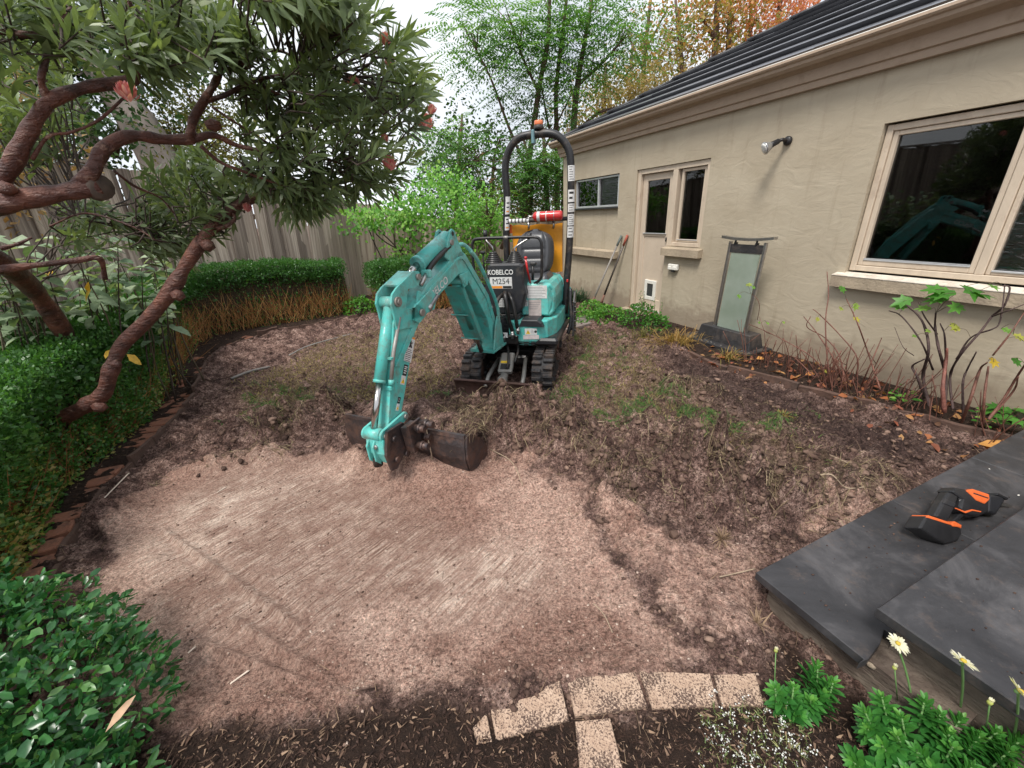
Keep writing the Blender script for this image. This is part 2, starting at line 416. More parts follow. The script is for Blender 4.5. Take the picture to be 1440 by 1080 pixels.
HEAPS = [(gnd(px, py, .05)[:2], ax, ay, an, hh) for px, py, ax, ay, an, hh in (
    (660, 606, .26, .11, -.2, .15), (728, 613, .34, .13, -.2, .18), (790, 628, .28, .18, -.4, .19), (712, 628, .22, .10, -.3, .17), (845, 662, .30, .12, -.85, .14), (905, 622, .30, .13, -.7, .10),
    (952, 692, .32, .12, -.95, .16), (1012, 704, .28, .15, -.6, .15), (1075, 722, .30, .12, -.4, .14), (1150, 716, .32, .12, -.15, .12), (1205, 690, .22, .11, .1, .10), (955, 655, .13, .085, -.8, .12), (1035, 655, .22, .09, -.5, .08),
    (988, 560, .32, .13, -.8, .09), (915, 545, .26, .11, -.7, .07), (400, 603, .38, .13, .25, .12), (475, 588, .26, .12, 0, .10), (335, 642, .34, .09, .3, .08), (870, 715, .2, .08, -.9, .07), (1110, 640, .4, .12, -.5, .07))]
PALE = G2([(930, 640), (965, 632), (990, 665), (985, 690), (950, 682)])
BARE = G2([(690, 650), (760, 650), (830, 690), (900, 735), (990, 780), (1080, 770), (1200, 712), (1330, 682), (1440, 640), (1440, 655), (1240, 735), (1063, 812), (1085, 900), (1060, 945), (950, 900), (850, 750)])
WET = G2([(930, 500), (1057, 540), (1200, 588), (1330, 625), (1420, 645), (1330, 672), (1200, 668), (1090, 610), (1000, 585), (940, 540)])
BRICKZ = G2([(640, 1060), (660, 1010), (780, 945), (900, 928), (1080, 935), (1100, 1010), (900, 1030), (910, 1120), (790, 1120), (790, 1045), (700, 1060)])
STEPZ = G2([(1065, 860), (1090, 830), (1180, 900), (1400, 1060), (1300, 1090), (1150, 1000)])
SEAMS = [(G2([(272, 900)])[0], G2([(560, 1005)])[0]), (G2([(230, 745)])[0], G2([(420, 880)])[0]), (G2([(330, 870)])[0], G2([(470, 960)])[0])]

def grid_axis(parts):
    out = []
    for a, b, st in parts: out.append(np.arange(a, b - st * .3, st))
    out.append([parts[-1][1]]); return np.concatenate(out)
gx = grid_axis([(-260, -40, 44), (-40, -10, 5), (-10, -4.6, .3), (-4.6, -2.6, .03), (-2.6, 2.6, .0150), (2.6, 3.6, .022), (3.6, 10, .4), (10, 40, 5), (40, 260, 44)])
gy = grid_axis([(-260, -20, 40), (-20, -2, 3), (-2, .3, .25), (.3, 1.2, .0095), (1.2, 2.4, .0125), (2.4, 4.2, .0155), (4.2, 7.6, .027), (7.6, 12, .2), (12, 40, 4), (40, 400, 45)])
X2, Y2 = np.meshgrid(gx, gy)
HZ = base_height(X2, Y2)
wcl = sm(-.10, .12, poly_sd(X2, Y2, CLAY) + .34 * (fbm(X2, Y2, 4.2, 5, 5) - .5))
wsc = sm(-.12, .3, poly_sd(X2, Y2, SCRAPE) + .35 * (fbm(X2, Y2, 3, 4, 15) - .5))
wba = sm(-.12, .10, poly_sd(X2, Y2, BARE) + .30 * (fbm(X2, Y2, 4.0, 4, 25) - .5)); wpa = sm(-.04, .04, poly_sd(X2, Y2, PALE) + .06 * (fbm(X2, Y2, 9, 3, 27) - .5)); wwe = sm(-.15, .2, poly_sd(X2, Y2, WET) + .4 * (fbm(X2, Y2, 3, 4, 35) - .5))
wcl = np.maximum(np.maximum(wcl, .62 * wba), .85 * wpa)
wgr = np.zeros_like(X2)
for P_, a in GRASS: wgr = np.maximum(wgr, a * sm(-.15, .3, poly_sd(X2, Y2, P_) + .5 * (fbm(X2, Y2, 2.2, 3, 12) - .5)))
wgr *= (1 - wcl)
wmu = np.maximum(np.maximum(sm(-.02, .05, poly_sd(X2, Y2, BED_L)), sm(-.02, .05, poly_sd(X2, Y2, BED_R))), sm(-.04, .05, poly_sd(X2, Y2, BED_F) + .08 * (fbm(X2, Y2, 9, 3, 66) - .5)))
wmu = np.maximum(wmu, 0)
DAMPS = [(250, 822, .07), (378, 765, .055), (545, 757, .05), (325, 690, .05), (470, 930, .07), (620, 905, .06), (300, 745, .04), (700, 945, .09), (830, 905, .12), (590, 830, .06), (420, 1000, .1)]
wsp = np.zeros_like(X2)
for px, py, r in DAMPS:
    c_ = gnd(px, py); wsp = np.maximum(wsp, np.exp(-((np.hypot((X2 - c_[0]) / 1.6, Y2 - c_[1]) + .06 * (fbm(X2, Y2, 14, 4, 61) - .5)) / r) ** 2))
wda = np.clip(1.1 * wsp + sm(.42, .56, fbm(X2, Y2, 2.1, 5, 101)) * .75 + .5 * wba * sm(.40, .5, fbm(X2, Y2, 5, 4, 55)) + .7 * np.exp(-(np.hypot(X2 - gnd(760, 880)[0], Y2 - gnd(760, 880)[1]) / .22) ** 2) + .8 * np.exp(-(np.hypot((X2 - gnd(640, 720)[0]) / 1.8, Y2 - gnd(640, 720)[1]) / .16) ** 2), 0, 1)

def ground_material():
    m, t, b = _new('churned_soil')
    tc = _n(t, 'ShaderNodeTexCoord'); vec = tc.outputs['Object']
    A = {k: _n(t, 'ShaderNodeAttribute', attribute_name=k).outputs['Fac'] for k in ('clay', 'turf', 'mulch', 'damp', 'scrape', 'wet')}
    def noise(sc, det=8.0, ro=.65, v=vec, dist=0.0):
        n = _n(t, 'ShaderNodeTexNoise', Scale=sc, Detail=det, Roughness=ro, Distortion=dist); t.links.new(v, n.inputs['Vector']); return n.outputs['Fac']
    mp = _n(t, 'ShaderNodeMapping'); mp.vector_type = 'TEXTURE'; mp.inputs['Rotation'].default_value = (0, 0, R_(49.5)); mp.inputs['Scale'].default_value = (1 / 6.0, 1 / 120.0, 1.0)
    t.links.new(vec, mp.inputs[0])
    streak = noise(1.0, 5.0, .7, mp.outputs[0], .5)
    mp2 = _n(t, 'ShaderNodeMapping'); mp2.vector_type = 'TEXTURE'; mp2.inputs['Rotation'].default_value = (0, 0, R_(49.5)); mp2.inputs['Scale'].default_value = (1 / 1.1, 1 / 15.0, 1.0); t.links.new(vec, mp2.inputs[0])
    streak2 = noise(1.0, 4.0, .6, mp2.outputs[0], .3)
    soil = _ramp(t, [(.38, (.045, .027, .023)), (.47, (.15, .088, .073)), (.54, (.31, .20, .166)), (.62, (.52, .365, .305))], noise(8.0, 14.0, .80)).outputs[0]
    soil = _mix(t, _ramp(t, [(.52, (0, 0, 0)), (.62, (1, 1, 1))], noise(120.0, 4.0, .6)).outputs[0], soil, (.07, .045, .036))
    fine = noise(30.0, 14.0, .86); mid = noise(9.0, 12.0, .80)
    cg = _ramp(t, [(.36, (.26, .152, .122)), (.45, (.50, .325, .262)), (.54, (.66, .468, .385)), (.66, (.82, .645, .54))], fine).outputs[0]
    cs = _ramp(t, [(.40, (.27, .165, .13)), (.46, (.52, .37, .30)), (.52, (.76, .60, .50)), (.60, (.88, .76, .66))], streak).outputs[0]
    sk_ = _ramp(t, [(.40, (.05,) * 3), (.54, (.9,) * 3)], mid).outputs[0]
    mk = _mix(t, 1.0, sk_, A['scrape'], 'MULTIPLY')
    cl = _mix(t, mk, cg, cs)
    cl2 = _ramp(t, [(.34, (.72, .68, .66)), (.60, (1.12, 1.1, 1.08))], mid).outputs[0]
    cl = _mix(t, .9, cl, cl2, 'MULTIPLY')
    cl = _mix(t, _ramp(t, [(.56, (0, 0, 0)), (.66, (.8, .8, .8))], noise(60.0, 6.0, .7)).outputs[0], cl, (.19, .118, .09))
    dampm = _ramp(t, [(.0, (0, 0, 0)), (1, (.85, .85, .85))], A['damp']).outputs[0]
    cl = _mix(t, dampm, cl, _mix(t, 1.0, cl, (.60, .53, .51), 'MULTIPLY'))
    tf = _ramp(t, [(.3, (.11, .075, .048)), (.5, (.20, .145, .085)), (.64, (.17, .145, .07)), (.78, (.31, .235, .14))], noise(26.0, 8.0, .75)).outputs[0]
    mu = _ramp(t, [(.3, (.016, .010, .008)), (.55, (.048, .028, .020)), (.75, (.13, .075, .05))], noise(34.0, 9.0, .78)).outputs[0]
    gt = _ramp(t, [(.42, (0, 0, 0)), (.58, (1, 1, 1))], noise(12.0, 7.0, .7)).outputs[0]
    mm = _n(t, 'ShaderNodeMath', operation='MULTIPLY'); t.links.new(A['turf'], mm.inputs[0]); t.links.new(gt, mm.inputs[1])
    c = _mix(t, mm.outputs[0], soil, tf)
    nb = noise(9.0, 8.0, .7)
    ad = _n(t, 'ShaderNodeMath', operation='ADD'); t.links.new(A['clay'], ad.inputs[0])
    sb = _n(t, 'ShaderNodeMath', operation='MULTIPLY_ADD'); t.links.new(nb, sb.inputs[0]); sb.inputs[1].default_value = 1.3; sb.inputs[2].default_value = -.65; t.links.new(sb.outputs[0], ad.inputs[1])
    c = _mix(t, _ramp(t, [(0, (0, 0, 0)), (1, (.7, .7, .7))], A['wet']).outputs[0], c, (.045, .028, .025))
    cm = _ramp(t, [(.38, (0, 0, 0)), (.66, (1, 1, 1))], ad.outputs[0]).outputs[0]
    c = _mix(t, cm, c, cl)
    g1 = _ramp(t, [(.36, (.52, .49, .48)), (.50, (1.0, 1.0, 1.0)), (.64, (1.30, 1.29, 1.28))], noise(75.0, 4.0, .6)).outputs[0]
    g2 = _ramp(t, [(.36, (.58, .56, .55)), (.50, (1.0, 1.0, 1.0)), (.64, (1.34, 1.33, 1.32))], noise(210.0, 4.0, .65)).outputs[0]
    hf = _n(t, 'ShaderNodeMath', operation='MULTIPLY_ADD'); t.links.new(A['scrape'], hf.inputs[0]); hf.inputs[1].default_value = -.62; hf.inputs[2].default_value = 1.0
    c = _mix(t, hf.outputs[0], c, _mix(t, 1.0, c, g1, 'MULTIPLY')); c = _mix(t, hf.outputs[0], c, _mix(t, 1.0, c, g2, 'MULTIPLY'))
    vo = _n(t, 'ShaderNodeTexVoronoi', Scale=46.0); t.links.new(vec, vo.inputs['Vector'])
    ck = _ramp(t, [(.10, (1.12, 1.12, 1.12)), (.55, (1, 1, 1)), (.80, (.55, .50, .48))], vo.outputs['Distance']).outputs[0]
    nk = _n(t, 'ShaderNodeMath', operation='MULTIPLY_ADD'); nk.inputs[1].default_value = -.85; nk.inputs[2].default_value = 1.0; t.links.new(A['clay'], nk.inputs[0])
    c = _mix(t, nk.outputs[0], c, _mix(t, 1.0, c, ck, 'MULTIPLY'))
    c = _mix(t, A['mulch'], c, mu)
    t.links.new(c, b.inputs['Base Color']); b.inputs['Roughness'].default_value = .93; b.inputs['Specular IOR Level'].default_value = .25
    h1 = noise(55.0, 10.0, .72); h2 = noise(190.0, 6.0, .7)
    hs = _n(t, 'ShaderNodeMath', operation='MULTIPLY_ADD'); t.links.new(h2, hs.inputs[0]); hs.inputs[1].default_value = .4; t.links.new(h1, hs.inputs[2])
    hs2 = _n(t, 'ShaderNodeMath', operation='MULTIPLY_ADD'); t.links.new(streak, hs2.inputs[0]); hs2.inputs[1].default_value = .3; t.links.new(hs.outputs[0], hs2.inputs[2])
    bp = _n(t, 'ShaderNodeBump', Strength=1.0, Distance=.03); t.links.new(hs2.outputs[0], bp.inputs['Height']); t.links.new(bp.outputs[0], b.inputs['Normal'])
    return m
M_SOIL = ground_material()
ny_, nx_ = X2.shape
ii = (np.arange(ny_ - 1)[:, None] * nx_ + np.arange(nx_ - 1)[None]).ravel()
ground = np_mesh('ground', np.stack([X2, Y2, HZ], -1).reshape(-1, 3), np.stack([ii, ii + 1, ii + nx_ + 1, ii + nx_], 1), M_SOIL, smooth=True,
                 attrs=dict(clay=wcl.ravel(), turf=wgr.ravel(), mulch=wmu.ravel(), damp=wda.ravel(), scrape=wsc.ravel(), wet=wwe.ravel()))
tag(ground, 'bare ground of scraped pale clay and torn dark soil', kind='structure')
def gz(x, y):
    """height of the built ground sheet"""
    x = np.asarray(x, float); y = np.asarray(y, float)
    i = np.clip(np.searchsorted(gx, x) - 1, 0, len(gx) - 2); j = np.clip(np.searchsorted(gy, y) - 1, 0, len(gy) - 2)
    u = (x - gx[i]) / (gx[i + 1] - gx[i]); v = (y - gy[j]) / (gy[j + 1] - gy[j])
    return (HZ[j, i] * (1 - u) + HZ[j, i + 1] * u) * (1 - v) + (HZ[j + 1, i] * (1 - u) + HZ[j + 1, i + 1] * u) * v
def gzp(x, y): return float(gz(np.array([x]), np.array([y]))[0])
def interp_w(Wt, x, y):
    i = np.clip(np.searchsorted(gx, x), 0, len(gx) - 1); j = np.clip(np.searchsorted(gy, y), 0, len(gy) - 1); return Wt[j, i]

# ------------------------------------------------------------------ loose matter lying on the ground
def sample_ground(n, near=.45, far=7.4):
    """points spread so that their density falls with distance"""
    y = near * (far / near) ** rng.random(n); x = rng.uniform(-1.25, 1.2, n) * (y + .5); return x, y
ico = bpy.data.meshes.new('tmp'); _b = __import__('bmesh').new(); __import__('bmesh').ops.create_icosphere(_b, subdivisions=1, radius=1.0)
IV = np.array([v.co[:] for v in _b.verts]); IF = np.array([[v.index for v in f.verts] for f in _b.faces]); _b.free(); bpy.data.meshes.remove(ico)
def lumps(name, x, y, size, mat_, flat=.65, lift=.25, tint=None):
    n = len(x); k = len(IV)
    sc = size[:, None, None] * (1 + .42 * rng.uniform(-1, 1, (n, k, 1))) * np.stack([rng.uniform(.7, 1.5, n), rng.uniform(.6, 1.1, n), np.full(n, flat)], -1)[:, None, :]
    V = IV[None] * sc; a = rng.uniform(0, 6.28, n); ca, sa = np.cos(a)[:, None], np.sin(a)[:, None]
    V = np.stack([V[..., 0] * ca - V[..., 1] * sa, V[..., 0] * sa + V[..., 1] * ca, V[..., 2]], -1)
    V += np.stack([x, y, gz(x, y) + size * lift], -1)[:, None]
    T = (IF[None] + (np.arange(n) * k)[:, None, None]).reshape(-1, 3)
    return np_mesh(name, V.reshape(-1, 3), T, mat_, tint=np.repeat(rng.random(n) if tint is None else tint, k))
def tint_mat(name, cols, rough=.9, bump=.6, bs=80):
    m = leaf_mat(name, cols, rough, 0.0, .2); t = m.node_tree; b = t.nodes['Principled BSDF']
    n3 = _n(t, 'ShaderNodeTexNoise', Scale=float(bs), Detail=6.0, Roughness=.7); tc = _n(t, 'ShaderNodeTexCoord'); t.links.new(tc.outputs['Object'], n3.inputs['Vector'])
    bp = _n(t, 'ShaderNodeBump', Strength=bump, Distance=.015); t.links.new(n3.outputs['Fac'], bp.inputs['Height']); t.links.new(bp.outputs[0], b.inputs['Normal'])
    return m
M_CLOD = tint_mat('soil_clod', [(.06, .037, .03), (.13, .082, .063), (.20, .13, .10), (.29, .195, .15)])
M_STRAW = leaf_mat('dead_straw', [(.045, .027, .02), (.12, .075, .05), (.30, .205, .13), (.08, .05, .036)], .8, .15)
M_GRASS = leaf_mat('lawn_grass', [(.045, .13, .025), (.10, .20, .045), (.27, .26, .085), (.40, .32, .14)], .55, .35)
M_CHIP = tint_mat('bark_chip', [(.018, .011, .009), (.035, .02, .015), (.06, .034, .025), (.11, .066, .046), (.34, .23, .155)], .85, .3, 60)
M_LITTER = leaf_mat('leaf_litter', [(.15, .05, .025), (.38, .13, .045), (.46, .25, .10), (.12, .06, .035), (.30, .09, .05)], .6, .2)

x, y = sample_ground(30000)
w = interp_w(wcl, x, y); mu_ = interp_w(wmu, x, y); g_ = interp_w(wgr, x, y)
keep = rng.random(len(x)) < (.10 * w + (1 - w) * (1 - .9 * mu_) * (.95 - .35 * g_)) * sm(.30, .56, fbm(x, y, 3.4, 3, 61) + .08)
x, y, w = x[keep], y[keep], w[keep]
s_ = (.0030 + .013 * rng.random(len(x)) ** 3.4 * (1 - .7 * interp_w(wmu, x, y))) * (1 - .55 * w) * (1 + .10 * y)
tag(lumps('soil_clods', x, y, s_, M_CLOD), 'crumbled clods of dark soil strewn over the torn ground', 'soil', kind='stuff')

x, y = sample_ground(16000, .5, 4.0); w = interp_w(wcl, x, y); keep = rng.random(len(x)) < w * (.25 + .75 * interp_w(wsp, x, y) + .75 * sm(.42, .6, fbm(x, y, 3.2, 3, 171))); x, y = x[keep], y[keep]
tag(lumps('soil_crumbs', x, y, (.0012 + .0045 * rng.random(len(x)) ** 3) * (1 + .12 * y), tint_mat('pale_crumb', [(.10, .06, .048), (.22, .14, .11), (.40, .28, .22), (.60, .48, .40)])), 'fine crumbs of soil on the scraped clay', 'soil', kind='stuff')

cx, cy, cs = [], [], []
for (hx, hy), ax, ay, an, hh in HEAPS:
    n = int(60 + 1500 * ax * ay) if hh > .085 else int(30 + 500 * ax * ay); u, v = rng.normal(0, .62, n) * ax, rng.normal(0, .70, n) * ay
    cx.append(hx + u * math.cos(an) - v * math.sin(an)); cy.append(hy + u * math.sin(an) + v * math.cos(an)); cs.append((.004 + .017 * rng.random(n) ** 3.2) * (1 + .10 * hy))
cx, cy, cs = np.concatenate(cx), np.concatenate(cy), np.concatenate(cs)
IV0, IF0 = IV, IF
_b = __import__('bmesh').new(); __import__('bmesh').ops.create_icosphere(_b, subdivisions=2, radius=1.0); IV = np.array([v.co[:] for v in _b.verts]); IF = np.array([[v.index for v in f.verts] for f in _b.faces]); _b.free()
tag(lumps('turf_clods', cx, cy, cs, M_CLOD, .75, .15, rng.beta(1.5, 2.2, len(cx))), 'broken clods of dark soil on the dug heaps', 'soil', kind='stuff')
IV, IF = IV0, IF0

def strips(name, x, y, L, Wd, mat_, up, h0=0.0, curl=.3, tint=None, shape='blade'):
    n = len(x); a = rng.uniform(0, 6.28, n); el = up
    D = np.stack([np.cos(a) * np.cos(el), np.sin(a) * np.cos(el), np.sin(el)], -1)
    return leaves(name, np.stack([x, y, gz(x, y) + h0], -1), D, rand_dir(n, 1.2), L, Wd, mat_, shape=shape, bend=curl * rng.random(n), tint=tint)
x, y = sample_ground(52000, .5)
w = interp_w(wcl, x, y); mu_ = interp_w(wmu, x, y); g_ = interp_w(wgr, x, y)
patch = sm(.36, .6, fbm(x, y, 2.6, 4, 200) + .06)
keep = rng.random(len(x)) < np.clip((1 - w) * (1 - .75 * mu_) * (.015 + patch ** 3 * .22) + .010 * w, 0, 1)
x, y = x[keep], y[keep]
L = (.02 + .055 * rng.random(len(x))) * (1 + .05 * y)
tag(strips('dead_grass', x, y, L * 1.35, .0017 * (1 + .30 * y), M_STRAW, rng.uniform(-.05, .75, len(x)), .004), 'dead grass roots and straw lying on the dug soil', 'dead grass', kind='stuff')
x, y = sample_ground(60000, 1.6)
g_ = interp_w(wgr, x, y); patch = sm(.40, .60, fbm(x, y, 2.4, 4, 300) + .03)
keep = rng.random(len(x)) < g_ * (.12 + .9 * patch); x, y = x[keep], y[keep]
L = .025 + .05 * rng.random(len(x))
gt_ = np.clip(.35 + .75 * (1 - sm(.44, .62, fbm(x, y, 3.5, 3, 401))) + rng.normal(0, .18, len(x)), 0, 1)
tag(strips('lawn_grass', x, y, L, .003 * (1 + .25 * y), M_GRASS, rng.uniform(.5, 1.4, len(x)), .0, .6, gt_), 'thin patches of surviving lawn grass round the digger', 'grass', kind='stuff')
# bark mulch and litter in the beds
x, y = sample_ground(75000, .42, 7.2)
mu_ = interp_w(wmu, x, y); keep = (rng.random(len(x)) < mu_) ; x, y = x[keep], y[keep]
L = (.005 + .019 * rng.random(len(x)) ** 2.4) * (1 + .22 * y)
tag(strips('bark_mulch', x, y, L, L * rng.uniform(.12, .4, len(x)), M_CHIP, rng.uniform(-.25, .45, len(x)), .006, .2), 'dark bark mulch chips in the garden beds', 'mulch', kind='stuff')
# ------------------------------------------------------------------ garden edgings and brick border
M_EDGE = mat('weathered_edging', (.20, .085, .052), .8, var=.45, vs=14, bump=.5, bs=45, dirt=(.09, .055, .043), dirt_amt=.35)
M_EDGE_D = mat('dark_edging', (.10, .055, .04), .8, var=.4, vs=14, bump=.5, bs=45, dirt=(.06, .04, .032), dirt_amt=.5)
def resample(P, step):
    P = np.asarray(P); seg = np.hypot(*np.diff(P, axis=0).T); s = np.concatenate([[0], np.cumsum(seg)])
    n = max(2, int(s[-1] / step) + 1); q = np.linspace(0, s[-1], n)
    return np.stack([np.interp(q, s, P[:, 0]), np.interp(q, s, P[:, 1])], -1)
def edging(name, P, step, m, label, cat, thick, high, gap, sink, piece):
    P = resample(smooth_path(P, 6), step)
    root = empty(name, (*P[0], 0), 0, label, cat)
    for i in range(len(P) - 1):
        a, b = P[i], P[i + 1]; d = b - a; L = np.hypot(*d) - gap; c = (a + b) / 2; an = math.atan2(d[1], d[0]) + random.uniform(-.05, .05)
        mb = MB(); k = 4; rx = [(-L / 2 + L * j / k) for j in range(k + 1)]; ring = []
        for j, xx in enumerate(rx):
            h = high * random.uniform(.8, 1.1); o = random.uniform(-.005, .005)
            ring.append([(xx, -thick / 2 + o, -.08), (xx, thick / 2 + o, -.08), (xx, thick / 2 + o, h), (xx, -thick / 2 + o, h * random.uniform(.85, 1.0))])
        V = [p for r in ring for p in r]; F = [(3, 2, 1, 0)] + [(4 * k + q for q in range(4))] 
        F = [(0, 1, 2, 3)[::-1], tuple(4 * k + q for q in range(4))]
        for j in range(k):
            for q in range(4): F.append((4 * j + q, 4 * j + (q + 1) % 4, 4 * j + 4 + (q + 1) % 4, 4 * j + 4 + q))
        F = [tuple(reversed(f)) for f in F]
        mb.add(V, F)
        o = mb.build(piece, m, root); o.location = (c[0] - P[0][0], c[1] - P[0][1], gzp(*c) - sink); o.rotation_euler = (random.uniform(-.08, .08), random.uniform(-.02, .02), an)
    return root
M_TERR = mat('buried_terracotta', (.30, .125, .075), .85, var=.4, vs=16, bump=.5, bs=50, dirt=(.075, .045, .035), dirt_amt=.42, dscale=9)
left_edging = edging('garden_edging', LEFT_EDGE, .30, M_EDGE_D, 'curved rusty brown garden edging below the long box hedge on the left', 'edging', .022, .062, .012, .02, 'board')
_P = resample(smooth_path(LEFT_EDGE, 6), .125)
for i in range(1, min(len(_P) - 1, 40)):
    if random.random() < .2: continue
    d = unit(_P[i + 1] - _P[i - 1]); nn = np.array([-d[1], d[0]]); c = _P[i] + nn * random.uniform(.105, .13)
    mb = MB(); mb.box((0, 0, 0), (.108, .20, .05), bev=.006); o = mb.build('brick', M_TERR, left_edging)
    o.location = (c[0] - _P[0][0], c[1] - _P[0][1], gzp(*c) - random.uniform(.016, .034)); o.rotation_euler = (random.uniform(-.07, .07), random.uniform(-.06, .06), math.atan2(d[1], d[0]) + random.uniform(-.12, .12))
edging('garden_edging', RIGHT_EDGE, .62, M_EDGE_D, 'straight dark timber edging between dug lawn and the bed by the house wall', 'edging', .03, .06, .01, .015, 'board')

def brick_material():
    m, t, b = _new('speckled_brick')
    tc = _n(t, 'ShaderNodeTexCoord'); v = tc.outputs['Object']
    oi = _n(t, 'ShaderNodeObjectInfo')
    n1 = _n(t, 'ShaderNodeTexNoise', Scale=14.0, Detail=8.0, Roughness=.7); t.links.new(v, n1.inputs['Vector'])
    base = _ramp(t, [(.3, (.33, .215, .15)), (.55, (.50, .36, .265)), (.75, (.60, .45, .345))], n1.outputs['Fac']).outputs[0]
    n2 = _n(t, 'ShaderNodeTexNoise', Scale=150.0, Detail=5.0, Roughness=.7, Distortion=.6); t.links.new(v, n2.inputs['Vector'])
    n3 = _n(t, 'ShaderNodeTexNoise', Scale=10.0, Detail=4.0); t.links.new(v, n3.inputs['Vector'])
    ad = _n(t, 'ShaderNodeMath', operation='MULTIPLY_ADD'); t.links.new(n3.outputs['Fac'], ad.inputs[0]); ad.inputs[1].default_value = .45; t.links.new(n2.outputs['Fac'], ad.inputs[2])
    sp = _ramp(t, [(.70, (0, 0, 0)), (.79, (1, 1, 1))], ad.outputs[0]).outputs[0]
    c = _mix(t, sp, base, (.085, .052, .040)); t.links.new(c, b.inputs['Base Color']); b.inputs['Roughness'].default_value = .9
    bp = _n(t, 'ShaderNodeBump', Strength=.6, Distance=.006); t.links.new(ad.outputs[0], bp.inputs['Height']); t.links.new(bp.outputs[0], b.inputs['Normal'])
    return m
M_BRICK = brick_material()
BR = [[(664, 1022), (684, 1001), (692, 1042), (672, 1047)], [(690, 997), (787, 957), (800, 1012), (698, 1040)], [(797, 953), (893, 943), (911, 992), (809, 1005)], [(899, 942), (998, 947), (1010, 993), (918, 995)],
      [(1004, 948), (1062, 946), (1076, 992), (1016, 993)], [(809, 1013), (858, 1009), (882, 1105), (818, 1109)], [(396, 1066), (432, 1056), (440, 1085), (402, 1092)]]
c0 = gnd(*BR[2][0])
border = empty('brick_border', (c0[0], c0[1], 0), 0, 'curved row of cream speckled bricks edging the front mulch bed', 'brick edging')
for q in BR:
    P = np.array([gnd(a, b, .018)[:2] for a, b in q]); c = P.mean(0); P = c + (P - c) * 1.01
    mb = MB(); mb.prism([(p[0] - c[0], p[1] - c[1]) for p in P], -.055, 0, 'z', bev=.004)
    o = mb.build('brick', M_BRICK, border); o.location = (c[0] - c0[0], c[1] - c0[1], .016 + random.uniform(-.003, .004)); o.rotation_euler = (random.uniform(-.025, .025), random.uniform(-.025, .025), 0)

# ------------------------------------------------------------------ dark stone steps by the house
HX = np.array([math.cos(R_(-67.2)), math.sin(R_(-67.2)), 0]); HY = np.array([-HX[1], HX[0], 0])      # along the house wall towards us, into the house
HROT = R_(-67.2)
def bluestone():
    m, t, b = _new('dark_bluestone')
    tc = _n(t, 'ShaderNodeTexCoord'); v = tc.outputs['Object']
    n1 = _n(t, 'ShaderNodeTexNoise', Scale=3.2, Detail=9.0, Roughness=.68, Distortion=.7); t.links.new(v, n1.inputs['Vector'])
    c = _ramp(t, [(.32, (.020, .020, .022)), (.52, (.038, .0375, .041)), (.72, (.095, .091, .095))], n1.outputs['Fac']).outputs[0]
    n2 = _n(t, 'ShaderNodeTexNoise', Scale=70.0, Detail=5.0, Roughness=.6); t.links.new(v, n2.inputs['Vector'])
    c = _mix(t, _ramp(t, [(.66, (0, 0, 0)), (.74, (.5, .5, .5))], n2.outputs['Fac']).outputs[0], c, (.17, .15, .14))
    n6 = _n(t, 'ShaderNodeTexNoise', Scale=9.0, Detail=10.0, Roughness=.78); t.links.new(v, n6.inputs['Vector'])
    c = _mix(t, _ramp(t, [(.54, (0, 0, 0)), (.70, (.65, .65, .65))], n6.outputs['Fac']).outputs[0], c, (.115, .085, .07))
    t.links.new(c, b.inputs['Base Color'])
    r = _ramp(t, [(.3, (.36,) * 3), (.7, (.68,) * 3)], n1.outputs['Fac']); t.links.new(r.outputs[0], b.inputs['Roughness'])
    bp = _n(t, 'ShaderNodeBump', Strength=.25, Distance=.004); t.links.new(n2.outputs['Fac'], bp.inputs['Height']); t.links.new(bp.outputs[0], b.inputs['Normal'])
    return m
M_BLUE = bluestone()
M_REND = mat('rough_step_render', (.17, .135, .105), .9, var=.35, vs=7, bump=.8, bs=30, dirt=(.075, .05, .04), dirt_amt=.5, stretch=(1, 1, 3))
M_MORT = mat('cream_mortar_daub', (.30, .24, .18), .9, var=.35, vs=14, bump=.7, bs=60)
Z1 = .17
A1 = gnd(1063, 805, Z1)
step1 = empty('stone_step', (A1[0], A1[1], 0), HROT, 'low dark stone step with a broken corner under the orange saw', 'step')
# local: x towards us along the wall, y towards the house
lc = lambda px, py, z, A=A1: ((gnd(px, py, z) - A) @ HX, (gnd(px, py, z) - A) @ HY)
j1 = lc(1279, 716, Z1)[1]
fr = lc(1213, 928, Z1); b1 = lc(1222, 926, Z1); b2 = lc(1238, 905, Z1); b3 = lc(1244, 885, Z1)
TH = .035
x1 = fr[0]
mb = MB(); mb.prism([(0, 0), (0, j1 - .004), (.62, j1 - .004), (.62, b3[1]), (b3[0], b3[1]), (b2[0], b2[1]), (b1[0], b1[1] - .005), (x1, fr[1] - .02), (x1, 0)][::-1], Z1 - TH, Z1, 'z'); mb.build('paver', M_BLUE, step1, bevel=.004)
mb = MB(); mb.prism([(0, j1 + .004), (0, j1 + .80), (.62, j1 + .80), (.62, j1 + .004)], Z1 - TH, Z1, 'z', bev=.004); mb.build('paver', M_BLUE, step1)
mb = MB(); mb.prism([(0, j1 + .808), (0, j1 + 1.6), (.62, j1 + 1.6), (.62, j1 + .808)], Z1 - TH, Z1, 'z', bev=.004); mb.build('paver', M_BLUE, step1)
mb = MB()
def rs(u, v):   # rough front face of the riser on the garden end
    return (x_ := .03 + u * .40, .045 + .012 * math.sin(u * 9) + random.uniform(-.004, .004), -.12 + v * (Z1 - TH + .118))
mb.box((.33, .86, .01), (.58, 1.62, .24)); mb.build('riser', M_REND, step1)
mb = MB()
for k in range(9):
    uu = .04 + k * .045; mb.add(IV * np.array([.02, .012, .013]) * random.uniform(.8, 1.25) + np.array([uu, .048, Z1 - TH - .016 + random.uniform(-.006, .006)]), IF.tolist(), True)
